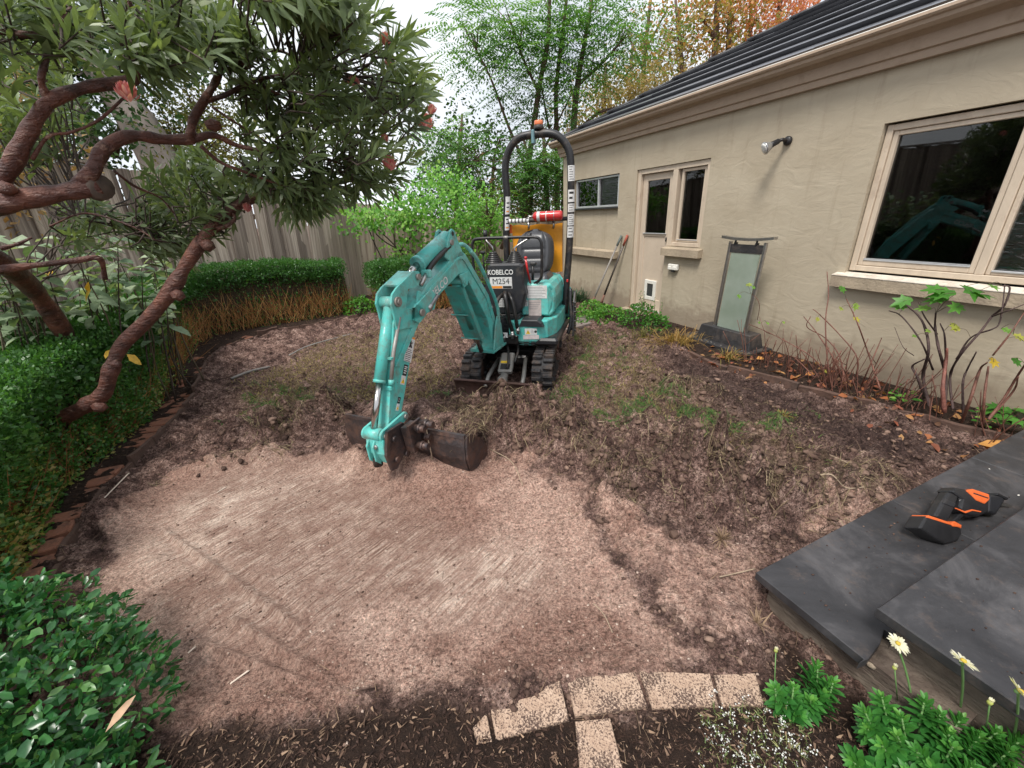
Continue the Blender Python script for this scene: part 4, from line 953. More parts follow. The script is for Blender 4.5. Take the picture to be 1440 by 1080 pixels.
MO = np.array([.045, 4.07, 0.0]); MA = R_(12)
digger = empty('mini_excavator', MO, -MA, 'small teal and black tracked excavator with its bucket on the ground', 'excavator')
def mat4(cols, o):
    m = np.eye(4); 
    for i, c in enumerate(cols): m[:3, i] = c
    m[:3, 3] = o; return m
def rotz(a): return mat4([(math.cos(a), math.sin(a), 0), (-math.sin(a), math.cos(a), 0), (0, 0, 1)], (0, 0, 0))
M_ROOT = mat4([(math.cos(MA), -math.sin(MA), 0), (math.sin(MA), math.cos(MA), 0), (0, 0, 1)], MO)
M_UP = rotz(R_(-4))
BA = R_(24); BN = np.array([math.cos(BA), -math.sin(BA), 0]); BH = np.array([-math.sin(BA), -math.cos(BA), 0])
M_BM = np.linalg.inv(M_ROOT) @ mat4([BN, -BH, (0, 0, 1)], (-.72, 2.42, 0))
UC = lambda: MB()
UP = lambda: MB(M_UP)
BM = lambda: MB(M_BM)
def bolt(mb, p, ax, r=.014, h=.012):
    a = np.array(p, float); d = np.array(ax, float); mb.tube([a, a + d * h], [r, r * .92], 6, smooth=False); return mb
def label(M, c, w, h, axis, m, parent, name='sticker', th=.0012, rot=0.0):
    """flat sticker centred at c; axis gives across and up directions"""
    ax, ay = np.array(axis[0], float), np.array(axis[1], float); az = np.cross(ax, ay)
    X = mat4([ax, ay, az], c); mb = MB(M); mb.box((0, 0, 0), (w, h, th * 2), X=X); o = mb.build(name, m, parent); return o, X
def text(body, M, X, dx, dy, size, m, parent, name='lettering', lift=.0018, bold=0.0, xs=1.0):
    c = bpy.data.curves.new(name, 'FONT'); c.body = body; c.size = size; c.extrude = .0005; c.offset = bold; c.align_x = 'CENTER'; c.align_y = 'CENTER'; c.resolution_u = 3
    t_ = bpy.data.objects.new('tmp', c); COL.objects.link(t_); bpy.context.view_layer.update(); me = bpy.data.meshes.new_from_object(t_.evaluated_get(bpy.context.evaluated_depsgraph_get())); bpy.data.objects.remove(t_); me.name = name
    if not me.materials: me.materials.append(m)
    o = link(name, me, parent)
    T = np.array(M) @ X @ mat4([(xs, 0, 0), (0, 1, 0), (0, 0, 1)], (dx, dy, lift)); o.matrix_local = Matrix(T.tolist()); return o
def lines(M, X, x0, x1, ys, h, m, parent, name='print', lift=.0014):
    mb = MB(M)
    for y in ys:
        e = x1 - (x1 - x0) * random.uniform(0, .25); mb.box(((x0 + e) / 2, y, lift), (e - x0, h, .0006), X=X)
    o = mb.build(name, m, parent); o['kind'] = 'stuff'; return o

# ---- tracks
TR, TZ, TV = .158, .172, .44
def loop(s):
    st = 2 * TV; half = math.pi * TR; per = 2 * st + 2 * half; s = s % per
    if s < st: return (-TV + s, TZ + TR, 0, 1)
    s -= st
    if s < half: a = math.pi / 2 - s / TR; return (TV + TR * math.cos(a), TZ + TR * math.sin(a), math.cos(a), math.sin(a))
    s -= half
    if s < st: return (TV - s, TZ - TR, 0, -1)
    s -= st; a = -math.pi / 2 - s / TR; return (-TV + TR * math.cos(a), TZ + TR * math.sin(a), math.cos(a), math.sin(a))
PER = 4 * TV + 2 * math.pi * TR
for cu in (-.315, .365):
    mb = UC(); N = 72; V = []; F = []
    for i in range(N):
        v, z, nv, nz = loop(PER * i / N)
        for du, q in ((-.095, 0), (.095, 0), (.095, -.022), (-.095, -.022)): V.append((cu + du, v + nv * q, z + nz * q))
    for i in range(N):
        for q in range(4): F.append((4 * i + q, 4 * i + (q + 1) % 4, 4 * ((i + 1) % N) + (q + 1) % 4, 4 * ((i + 1) % N) + q))
    mb.add(V, F); trk = mb.build('track', M_RUBB, digger)
    nl = 40
    for i in range(nl):
        v, z, nv, nz = loop(PER * (i + .5) / nl); tv, tz = nz, -nv
        mb = UC()
        for sd, off in ((-1, 0), (1, .35)):
            v, z, nv, nz = loop(PER * (i + .5 + off) / nl); tv, tz = nz, -nv
            X = mat4([(1, 0, 0), (0, tv, tz), (0, nv, nz)], (cu + sd * .052, v + nv * .012, z + nz * .012))
            mb.box((0, 0, .004), (.088, .036, .034), X=X, bev=.006)
        mb.build('tread_lug', M_RUBB, trk)
    mb = UC(); mb.box((cu, 0, TZ), (.09, 2 * TV, .12), bev=.01); fr_ = mb.build('track_frame', M_FRAMEB, digger)
    for nm, vv in (('idler_wheel', -TV), ('drive_sprocket', TV)):
        mb = UC(); mb.cyl((cu - .05, vv, TZ), (cu + .05, vv, TZ), .125, 20); mb.cyl((cu - .075, vv, TZ), (cu + .075, vv, TZ), .05, 12); mb.build(nm, M_BLADE, digger)
    for vv in (-.2, 0, .2):
        mb = UC(); mb.cyl((cu - .06, vv, .06), (cu + .06, vv, .06), .045, 12); mb.build('roller', M_FRAMEB, digger)
mb = UC(); mb.box((.025, .02, .25), (.62, .34, .14), bev=.02); mb.box((.025, -.20, .24), (.34, .20, .10), bev=.02); mb.box((.025, 0, .20), (.60, .12, .08)); mb.build('undercarriage_frame', M_GREASE, digger)
mb = UC(); mb.cyl((.03, .02, .32), (.03, .02, .42), .19, 24); mb.build('slew_ring', M_GREASE, digger)
# ---- dozer blade
BLD = rotz(R_(-6)); mb = MB(BLD); pf = []
for k in range(9):
    t = k / 8; pf.append((-.775 + .028 * (1 - (2 * t - 1) ** 2) * 1.0, .02 + .175 * t))
mb.prism(pf + [(p[0] + .014, p[1]) for p in pf[::-1]], -.365, .475, 'x', smooth=False); bl = mb.build('dozer_blade', M_BLADE, digger)
mb = MB(BLD); mb.box((.055, -.768, .20), (.845, .032, .020), bev=.006); mb.build('blade_lip', M_BLADE, bl)
for uu, ud in ((-.135, -.10), (.20, .17)):
    mb = UC(); mb.tube([(uu, -.755, .15), (uu, -.62, .20), (ud, -.30, .26)], .020, 8); mb.build('blade_arm', M_GREY, digger)
mb = UC(); mb.cyl((.005, -.745, .145), (.02, -.62, .215), .036, 14); mb.tube([(.005, -.70, .17), (.012, -.665, .19)], .048, 14); mb.build('blade_cylinder', M_GREY, digger)
mb = UC(); X = mat4([(1, 0, 0), (0, .80, .42), (0, -.42, .88)], (.02, -.50, .285)); mb.box((0, 0, 0), (.135, .27, .055), X=X, bev=.012); gd = mb.build('cylinder_guard', M_GREY, digger)
mb = UC(); mb.box((0, -.075, .029), (.09, .075, .002), X=X); mb.build('inspection_plate', M_INK, gd)
mb = UC(); mb.box((-.02, -.012, .029), (.06, .03, .002), X=X); mb.build('sticker', M_YINK, gd)
for i, pts in enumerate([[(-.02, -.30, .40), (.02, -.40, .40), (.05, -.55, .33), (.04, -.60, .27)], [(.09, -.28, .42), (.12, -.42, .38), (.10, -.52, .30)]]):
    mb = UC(); mb.tube(smooth_path(pts, 5), .012, 7); mb.build('hose', M_GREASE, digger)

# ---- upper body
mb = UP(); mb.box((.09, .10, .445), (.86, .84, .07), bev=.02); mb.build('deck', M_FRAMEB, digger)
plan = [(.045, -.325), (.20, -.345), (.31, -.33), (.41, -.26), (.475, -.10), (.49, .10), (.49, .44), (.045, .44)]
mb = UP(); c = np.array([.26, .05]); Q = [tuple(c + (np.array(p) - c) * .90) for p in plan]
V = [(p[0], p[1], .405) for p in Q] + [(p[0], p[1], .46) for p in plan] + [(p[0], p[1], .635) for p in plan] + [(c[0] + (p[0] - c[0]) * .97, c[1] + (p[1] - c[1]) * .97, .648) for p in plan]
n = 8; F = [tuple(range(n - 1, -1, -1)), tuple(range(3 * n, 4 * n))] + [(r * n + i, r * n + (i + 1) % n, (r + 1) * n + (i + 1) % n, (r + 1) * n + i) for r in range(3) for i in range(n)]
mb.add(V, F); skirt = mb.build('lower_skirt', M_TEAL, digger, bevel=.006)
mb = UP(); mb.prism([(.15, .600), (.385, .600), (.37, .64), (.33, .668), (.18, .668)], -.349, -.05, 'y', bev=.010); mb.build('foot_recess', M_PLAST, digger)
for k in range(5):
    p, q = [((.08, -.332), (.15, -.340)), ((.19, -.347), (.25, -.342)), ((.265, -.341), (.305, -.333)), ((.33, -.318), (.37, -.290)), ((.39, -.276), (.41, -.26))][k]
    d = np.array([q[0] - p[0], q[1] - p[1], 0]); L = np.linalg.norm(d); X = mat4([d / L, (0, 0, 1), np.cross(d / L, (0, 0, 1))], ((p[0] + q[0]) / 2 * .985, (p[1] + q[1]) / 2 * .985, .447))
    mb = UP(); mb.box((0, .0, .004), (L * .8, .012, .01), X=X); mb.box((0, -.02, .004), (L * .7, .010, .01), X=X); mb.build('vent', M_INK, skirt)
# big rounded side cover
mb = UP()
pr = [(.135, .66), (.42, .66), (.455, .70), (.468, .84), (.458, .92), (.425, .965), (.36, .985), (.20, .978), (.135, .97)]
rings = [(-.135, .90), (-.155, .95), (-.150, 1.0), (.0, 1.0), (.40, 1.0)]
c = np.array([.28, .82]); V = []; 
for (vv, s_) in [(-.165, .82), (-.158, .94), (-.135, 1.0), (.10, 1.0), (.42, .98)]:
    for p in pr: 
        q = c + (np.array(p) - c) * s_; V.append((q[0], vv + (.03 if p[0] > .45 and vv < -.1 else 0), q[1]))
n = len(pr); F = [tuple(range(n - 1, -1, -1))[::-1], tuple(range(4 * n, 5 * n))[::-1]] + [tuple(reversed((r * n + i, r * n + (i + 1) % n, (r + 1) * n + (i + 1) % n, (r + 1) * n + i)))[::-1] for r in range(4) for i in range(n)]
F = [tuple(f) for f in F]; mb.add(V, F); cov = mb.build('side_cover', M_TEAL, digger, bevel=.012)
mb = UP(); mb.prism([(-.42, .50), (-.10, .50), (-.10, .72), (-.14, .76), (-.42, .76)], -.05, .44, 'y', bev=.02); mb.build('side_cover', M_TEALD, digger)
mb = UP(); mb.box((.10, .28, .80), (.52, .30, .36), bev=.03); mb.build('engine_cover', M_PLAST, digger)
mb = UP(); mb.box((.09, .5, .66), (.9, .12, .40), bev=.05); mb.build('counterweight', M_TEALD, digger)
# front console
mb = UP(); mb.prism([(-.20, .79), (-.185, .95), (-.145, 1.15), (-.12, 1.172), (.165, 1.172), (.195, 1.15), (.20, .98), (.215, .90), (.175, .76), (.13, .70), (-.10, .70), (-.17, .73)], -.275, -.05, 'y', bev=.018); con = mb.build('control_console', M_PLAST, digger)
mb = UP(); mb.box((.04, -.19, .60), (.21, .16, .22), bev=.015); lou = mb.build('louvre_box', M_PLAST, digger)
for k in range(4):
    mb = UP(); mb.box((.05, -.275, .56 + k * .035), (.13, .014, .012)); mb.build('louvre', M_FRAMEB, lou)
FX, FU = (1, 0, 0), (0, 0, 1)
Xc = mat4([FX, FU, np.cross(FX, FU)], (-.02, -.2762, 1.095)); text('KOBELCO', M_UP, Xc, 0, 0, .062, M_WINK, con, bold=.0012, xs=.88)
pl, X = label(M_UP, (-.02, -.2768, 1.0), .215, .105, (FX, FU), M_STICK, digger, 'number_plate'); text('M254', M_UP, X, 0, .012, .074, M_INK, pl)
mb = UP(); mb.box((-.045, -.039, .0016), (.115, .022, .0008), X=X); mb.build('orange_band', M_OINK, pl)
mb = UP(); mb.box((.06, -.039, .0016), (.085, .022, .0008), X=X); mb.build('black_band', M_INK, pl)
o, X = label(M_UP, (-.03, -.277, .815), .115, .085, (FX, FU), M_STICK, digger); lines(M_UP, X, -.045, .045, [.028, .014, 0, -.014, -.028], .004, M_GINK, o)
# bellows, levers and the grab rail
for uu, tip, kn in ((-.115, [(-.115, -.155, 1.27), (-.12, -.16, 1.31), (-.17, -.15, 1.36), (-.19, -.13, 1.40)], (-.19, -.12, 1.46)), (.095, [(.095, -.155, 1.27), (.10, -.15, 1.30), (.17, -.12, 1.345), (.215, -.11, 1.365)], (.235, -.10, 1.42))):
    pf = []; 
    for k in range(6):
        z = k * .017; r = .088 - .010 * k; pf += [(r, z), (r - .004, z + .010), (r - .013, z + .013)]
    mb = UP(); mb.lathe(pf, (uu, -.155, 1.17), 16); mb.build('lever_bellows', M_GREASE, digger)
    mb = UP(); mb.tube(smooth_path(tip, 5), .0095, 8); lv = mb.build('lever', M_STEEL, digger)
    mb = UP(); a = np.array(tip[-1]); b = np.array(kn); mb.tube([a, a * .6 + b * .4, b], [.013, .022, .017], 10); mb.build('knob', M_BLACK, lv)
mb = UP(); mb.tube([(-.235, -.10, 1.05), (-.235, -.10, 1.255)], .009, 8); lv = mb.build('lever', M_BLACK, digger)
mb = UP(); mb.lathe([(.012, 0), (.026, .006), (.028, .018), (.018, .028), (.001, .03)], (-.235, -.10, 1.245), 12); mb.build('knob', M_BLACK, lv)
mb = UP(); mb.tube([(.235, -.16, .98), (.215, -.19, 1.12), (.205, -.19, 1.20)], .010, 8); lv = mb.build('lever', M_RED, digger)
mb = UP(); mb.lathe([(.001, -.014), (.013, -.008), (.016, 0), (.012, .011), (.001, .014)], (.205, -.19, 1.21), 10); mb.build('knob', M_RED, lv)
mb = UP(); mb.tube([(.255, -.14, 1.0), (.26, -.14, 1.13)], .013, 8); mb.box((.265, -.14, 1.15), (.06, .04, .03), bev=.008); mb.build('lever', M_BLACK, digger)
rail = [(-.20, -.12, .93), (-.28, -.16, .99), (-.305, -.19, 1.06), (-.305, -.20, 1.30), (-.29, -.20, 1.365), (-.24, -.20, 1.392), (0, -.20, 1.392), (.29, -.20, 1.387), (.345, -.20, 1.36), (.358, -.20, 1.30), (.352, -.19, 1.08), (.33, -.17, 1.01), (.24, -.13, .95)]
mb = UP(); mb.tube(smooth_path(rail, 4), .0135, 10); mb.build('grab_rail', M_FRAMEB, digger)
mb = UP(); mb.tube([(.01, -.20, 1.393), (.05, -.20, 1.392)], .0155, 10); mb.build('rail_band', M_GREY, digger)
# seat
def se(u, v):
    a = (u * 2 - 1); b = (v * 2 - 1)
    w_ = .200 * (1 - .16 * max(0, b) ** 2 - .05 * max(0, -b)) * (1 - .0 * b)
    k = math.sqrt(max(0, 1 - .999 * abs(b) ** 5)) if abs(b) < 1 else .02
    x = .182 + a * w_ * (.25 + .75 * k); z = 1.205 + b * .225 * (1 - .10 * abs(a) ** 4)
    y = .275 + .075 * (1 - abs(a) ** 8 * 1.0) * -.35 + .10 * (1 - (1 - abs(a) ** 7) * (1 - abs(b) ** 7)) - .045 * sm(.48, .75, abs(a)) + .055 * (b + .2)
    if abs(a) < .62 and b < .45: y += .010 * (1 - abs(math.sin((b + 1) * math.pi * 2.55)) ** .25 * 1.0) * 2.2
    return (x, float(y), z)
mb = UP(); mb.grid(se, 28, 44); mb.box((.195, .37, 1.19), (.30, .06, .36), bev=.03); mb.build('seat_backrest', M_SEAT, digger)
def sc(u, v):
    a = u * 2 - 1; y = -.03 + v * .32; z = 1.035 + .03 * abs(a) ** 3 - .10 * max(0, (.18 - v) / .18) ** 2 - .02 * (1 - abs(a) ** 6) - .09 * max(0, abs(a) - .85) / .15
    return (.182 + a * .20, y, z)
mb = UP(); mb.grid(sc, 20, 14); mb.box((.195, .13, .955), (.33, .30, .09), bev=.03); mb.build('seat_cushion', M_SEAT, digger)
# rear panel, roll bar, beacon, extinguisher
def panel(u, v): return (-.09 + u * .535, .50 + .008 * math.sin(u * 9 + v * 5) + .006 * math.sin(v * 11), .98 + v * .49 + .006 * math.sin(u * 14))
mb = UP(); mb.grid(panel, 14, 12); mb.grid(lambda u, v: tuple(np.array(panel(1 - u, v)) + [0, .012, 0]), 14, 12); mb.build('rear_panel', M_YEL, digger)
mb = UP(); mb.box((-.105, .487, 1.44), (.03, .02, .09), bev=.004); mb.build('orange_cap', M_ORG, digger)
rops = [(-.150, .45, .62), (-.150, .45, 1.25), (-.140, .45, 1.50), (-.118, .45, 1.74), (-.122, .45, 1.90), (-.118, .45, 2.03), (-.085, .45, 2.14), (-.02, .45, 2.225), (.07, .45, 2.268), (.215, .45, 2.275), (.34, .45, 2.268), (.43, .45, 2.228), (.50, .45, 2.145), (.532, .45, 2.03), (.538, .45, 1.80), (.535, .45, 1.50), (.522, .45, 1.20), (.50, .44, .90), (.48, .43, .55)]
RP = smooth_path(rops, 5)
mb = UP(); mb.tube(RP, .036, 14); rb = mb.build('roll_bar', M_FRAMEB, digger)
def sleeve(side, z0, z1, m, a0=-2.5, a1=.4, nm='sticker', r=.0375):
    pts = [p for p in RP if (p[0] < .2) == (side < 0)]; zz = np.array([p[2] for p in pts]); o = np.argsort(zz); zz = zz[o]; uu = np.array([pts[i][0] for i in o]); vv = np.array([pts[i][1] for i in o])
    def fn(u, v):
        z = z0 + (z1 - z0) * v; a = a0 + (a1 - a0) * u; return (np.interp(z, zz, uu) + r * math.cos(a), np.interp(z, zz, vv) + r * math.sin(a), z)
    mb = UP(); mb.grid(fn, 8, 3); return mb.build(nm, m, digger)
for z0, z1, ln in ((1.85, 1.985, 6), (1.665, 1.775, 2), (1.575, 1.65, 3), (1.45, 1.555, 5), (1.335, 1.44, 3)):
    s_ = sleeve(1, z0, z1, M_STICK, -2.3, -.1)
    for k in range(ln): 
        zc = z0 + (z1 - z0) * (k + .6) / (ln + .4); sl = sleeve(1, zc, zc + (z1 - z0) / ln * .35, M_GINK if ln > 2 else M_INK, -1.9, -.7 + random.uniform(-.5, .2), 'print', .0382); sl.parent = s_
for z0, z1 in ((1.585, 1.75), (1.43, 1.56)):
    s_ = sleeve(-1, z0, z1, M_STICK, -1.7, -.2)
    for k in range(3): sl = sleeve(-1, z0 + .02 + k * .04, z0 + .032 + k * .04, M_INK if k else M_OINK, -1.4, -.6, 'print', .0382); sl.parent = s_
mb = UP(); mb.box((.178, .44, 2.25), (.03, .09, .12), bev=.008); cl = mb.build('beacon_clamp', mat('blue_grey_clamp', (.13, .24, .27), .5), digger)
mb = UP(); mb.lathe([(.046, 0), (.048, .015), (.044, .028), (.042, .036)], (.228, .45, 2.31), 18); be = mb.build('beacon', M_FRAMEB, digger)
mb = UP(); mb.lathe([(.040, .036), (.042, .042), (.041, .066), (.037, .073), (.001, .075)], (.228, .45, 2.31), 18); mb.build('beacon_lens', mat('orange_lens', (.72, .20, .075), .3, var=.1, spec=.6), be)
mb = UP(); mb.tube([(-.135, .44, 1.515), (.51, .44, 1.515)], .021, 10); cb = mb.build('cross_bar', M_FRAMEB, digger)
for k in range(6):
    a = -.105 + k * .038; mb = UP(); mb.tube([(a, .44, 1.515), (a + .026, .44, 1.515)], .0225, 10); mb.build('white_band', M_STICK, cb)
for uu in (.10, .36): 
    mb = UP(); mb.tube([(uu, .43, 1.50), (uu + .01, .42, 1.46), (uu, .44, 1.43)], .012, 6); mb.build('hook', M_STEEL, cb)
X = mat4([(0, 1, 0), (0, 0, 1), (1, 0, 0)], (.165, .375, 1.548))
mb = UP(); mb.lathe([(.018, 0), (.030, .006), (.044, .022), (.047, .04), (.047, .275), (.043, .292), (.030, .30)], n=18, X=X); ex = mb.build('fire_extinguisher', M_RED, digger)
for a, b, m_ in ((.045, .075, M_STICK), (.135, .143, M_STICK), (.215, .222, M_STEEL)):
    mb = UP(); mb.lathe([(.0475, a), (.0478, a + .002), (.0478, b)], n=18, X=X); mb.build('extinguisher_band', m_, ex)
mb = UP(); mb.tube([(.165, .375, 1.548), (.135, .375, 1.55), (.115, .372, 1.56)], [.014, .012, .008], 8); mb.tube([(.14, .375, 1.55), (.10, .365, 1.535)], .008, 6); mb.build('extinguisher_valve', M_STEEL, ex)
mb = UP(); mb.tube(smooth_path([(.545, .40, .82), (.55, .36, .70), (.565, .33, .60), (.56, .30, .46), (.535, .28, .36)], 5), .020, 8); mb.tube(smooth_path([(.585, .40, .80), (.592, .34, .68), (.60, .31, .55), (.57, .29, .40)], 5), .011, 7); mb.prism([(.25, .34), (.47, .34), (.47, .75), (.40, .80), (.30, .70)], .585, .60, 'x'); mb.build('side_guard', M_FRAMEB, digger)
for k in range(7): 
    mb = UP(); bolt(mb, (.60, .29 + .02 * (k % 2), .40 + .05 * k), (1, -.2, 0), .010, .02); mb.build('chain_link', M_GREASE, digger)
mb = UP(); mb.box((.512, .40, .905), (.02, .02, .03), bev=.004); mb.build('red_marker', M_RED, digger)
# printed labels on the covers
o, X = label(M_UP, (.30, -.172, .895), .19, .12, (FX, FU), M_STICK, digger); lines(M_UP, X, -.085, .085, [.045, .03, .015, 0, -.015, -.03, -.045], .004, M_GINK, o)
o, X = label(M_UP, (.275, -.172, .745), .125, .155, (FX, FU), M_STICKW, digger); lines(M_UP, X, -.055, .055, [.05, .03, .01, -.01], .004, M_GINK, o)
o, X = label(M_UP, (.185, -.173, .79), .04, .06, (FX, FU), M_STICK, digger); lines(M_UP, X, -.012, .014, [.018, 0, -.018], .008, M_INK, o)
d = unit(np.array([.12, .020, 0])); az = np.cross(d, FU)
o, X = label(M_UP, tuple(np.array([.265, -.3395, .555]) + az * .0012), .115, .062, (d, FU), M_STICK, digger)
mb = UP(); mb.prism([(-.048, -.022), (-.006, -.022), (-.027, .020)], .001, .0022, 'z', X=X); mb.build('warning_triangle', M_YINK, o)
mb = UP(); mb.box((-.027, -.004, .0026), (.005, .018, .0006), X=X); mb.build('print', M_INK, o)
lines(M_UP, X, .002, .03, [.016, .006, -.004, -.014], .003, M_GINK, o)
mb = UP(); mb.lathe([(.013, .0012), (.013, .002), (.001, .0022)], (.044, 0, 0), 14, X=X); mb.build('round_mark', M_INK, o)
o, X = label(M_UP, tuple(np.array([.265, -.3395, .500]) + az * .0012), .15, .04, (d, FU), mat('pale_sticker', (.62, .54, .53), .5, var=.15, vs=40), digger)

# ---- swing post and boom (boom frame: x across, y backwards, z up; points below are (forward, height))
Y_ = lambda P: [(-a, b) for a, b in P]
mb = BM(); mb.prism(Y_([(-1.26, .44), (-1.27, .50), (-1.32, .56), (-1.42, .58), (-1.48, .50), (-1.48, .43)]), -.075, .075, 'x', bev=.015); mb.cyl((0, 1.46, .38), (0, 1.46, .66), .05, 14); sp = mb.build('swing_post', M_TEALD, digger)
for sx in (-1, 1):
    mb = BM(); mb.prism(Y_([(-1.20, .455), (-1.215, .50), (-1.27, .66), (-1.32, .74), (-1.39, .66), (-1.42, .44)]), sx * .080, sx * .096, 'x', bev=.004); mb.build('swing_bracket', M_TEALD, sp)
mb = BM(); mb.prism(Y_([(-1.19, .425), (-1.19, .45), (-1.50, .45), (-1.50, .425)]), -.15, .10, 'x', bev=.006); mb.build('swing_plate', M_TEALD, sp)
boomP = [(-.19, .985), (-.165, 1.02), (-.168, 1.065), (-.21, 1.10), (-.34, 1.19), (-.55, 1.265), (-.69, 1.318), (-.77, 1.352), (-.84, 1.356), (-.895, 1.325), (-1.24, .95), (-1.33, .74), (-1.385, .50), (-1.34, .44), (-1.28, .45), (-1.17, .76), (-.865, 1.165), (-.82, 1.19), (-.76, 1.192), (-.50, 1.105), (-.32, 1.015), (-.25, .98)]
mb = BM(); mb.prism(Y_(boomP), -.062, .062, 'x'); boom = mb.build('boom', M_TEAL, digger, bevel=.006)
rib = [(-.24, 1.085), (-.34, 1.155), (-.69, 1.285), (-.77, 1.318), (-.83, 1.32), (-.87, 1.295), (-1.20, .93), (-1.28, .74), (-1.265, .73), (-1.185, .92), (-.86, 1.275), (-.825, 1.297), (-.77, 1.297), (-.695, 1.262), (-.345, 1.13), (-.25, 1.06)]
mb = BM(); mb.prism(Y_(rib), .0615, .070, 'x'); mb.build('boom_rib', M_TEAL, boom, bevel=.003)
for sx in (-1, 1):
    mb = BM(); mb.prism(Y_([(-.66, 1.30), (-.60, 1.335), (-.665, 1.44), (-.70, 1.50), (-.735, 1.515), (-.77, 1.50), (-.795, 1.44), (-.87, 1.32)]), sx * .045, sx * .062, 'x', bev=.003); ear = mb.build('boom_ear', M_TEAL, digger)
    mb = BM(); mb.cyl((sx * .040, .735, 1.482), (sx * .0635, .735, 1.482), .016, 12); mb.build('eyelet', M_INK, ear)
mb = BM(); mb.cyl((-.075, .700, 1.425), (.075, .700, 1.425), .020, 12); mb.build('pin', M_GREY, boom)
bt = unit(np.array([0, .35, .115])); up_ = np.cross(bt, (1, 0, 0)); up_ = np.cross((1, 0, 0), bt)
X = mat4([(0, .945, .326), (0, -.326, .945), (1, 0, 0)], (.0622, .50, 1.155)); text('KOBELCO', M_BM, X, -.07, -.002, .075, M_WINK, boom, bold=.001)
for sx in (-1, 1):   # fork round the dipper pivot
    mb = BM(); mb.prism(Y_([(-.155 - .055 * math.cos(a) - .02, 1.035 + .055 * math.sin(a)) for a in np.linspace(-2.6, 2.2, 9)] + [(-.35, 1.16), (-.42, 1.10), (-.36, 1.02)]), sx * .064, sx * .082, 'x', bev=.004); fk = mb.build('boom_fork', M_TEAL, digger)
    mb = BM(); mb.cyl((sx * .083, .205, 1.035), (sx * .100, .205, 1.035), .024, 12); mb.build('pin', M_GREY, fk)
mb = BM(); a, b = np.array([.075, .30, 1.035]), np.array([.085, .41, 1.105]); mb.tube([a, a + (b - a) * .25, a + (b - a) * .27, b], [.022, .022, .017, .016], 12); mb.build('hydraulic_coupling', M_STEEL, boom)
# boom cylinder and its guard
mb = BM(); mb.cyl((0, .83, 1.12), (0, 1.02, .72), .045, 16); mb.build('boom_cylinder', M_TEALD, digger)
mb = BM(); mb.cyl((0, 1.02, .72), (0, 1.13, .46), .022, 12); mb.build('boom_cylinder_rod', M_CHROME, digger)
mb = BM(); mb.cyl((-.085, .815, 1.135), (.085, .815, 1.135), .026, 12); mb.prism(Y_([(-.75, 1.19), (-.88, 1.20), (-.86, 1.10), (-.80, 1.09)]), .064, .078, 'x', bev=.003); mb.build('boom_cylinder_bracket', M_TEAL, digger)
mb = BM()
gp = [(-.79, 1.09), (-.805, 1.095), (-1.06, .60), (-1.045, .595)]
mb.prism(Y_(gp), -.105, .055, 'x', bev=.002)
mb.prism(Y_([(-.80, 1.09), (-.85, 1.07), (-1.11, .58), (-1.055, .60)]), .043, .055, 'x', bev=.002); mb.prism(Y_([(-.80, 1.09), (-.85, 1.07), (-1.11, .58), (-1.055, .60)]), -.105, -.093, 'x', bev=.002)
gd = mb.build('cylinder_guard', M_TEALD, digger)
for P_ in ([(-.945, .83), (-.89, .855), (-.89, .845), (-.945, .82)], [(-1.06, .60), (-1.01, .62), (-1.01, .61), (-1.06, .59)]):
    mb = BM(); mb.prism(Y_(P_), -.125, .03, 'x'); mb.build('guard_flange', M_TEAL, gd)
# dipper cylinder over the boom
a, b, c_ = np.array([0, .735, 1.452]), np.array([0, .345, 1.315]), np.array([0, .235, 1.262])
mb = BM(); mb.tube([a + (a - b) * .02, b], .052, 18); mb.tube([b + (a - b) * .06, b], .056, 18); dc = mb.build('dipper_cylinder', M_TEAL, digger)
mb = BM(); mb.cyl(b, c_, .023, 12); mb.build('rod', M_CHROME, dc)
mb = BM(); mb.tube(smooth_path([(.045, .72, 1.405), (.05, .60, 1.37), (.05, .45, 1.31), (.05, .37, 1.255)], 5), [.017] * 6 + [.02] * 10, 9); mb.build('hose', M_GREASE, digger)
mb = BM(); mb.tube([(.052, .37, 1.262), (.055, .315, 1.225), (.055, .28, 1.195)], [.014, .016, .014], 9); mb.build('pipe', M_STEEL, digger)
mb = BM(); mb.box((.05, .365, 1.258), (.075, .03, .05), bev=.006); mb.build('pipe_clamp', M_TEAL, digger)
mb = BM(); mb.tube(smooth_path([(.085, .93, 1.345), (.085, 1.03, 1.27), (.085, 1.22, 1.03), (.085, 1.35, .82), (.07, 1.39, .62)], 5), .015, 8); mb.tube(smooth_path([(.03, .74, 1.37), (.06, .86, 1.40), (.085, .95, 1.34)], 5), .015, 8); mb.build('pipe', M_TEAL, digger)
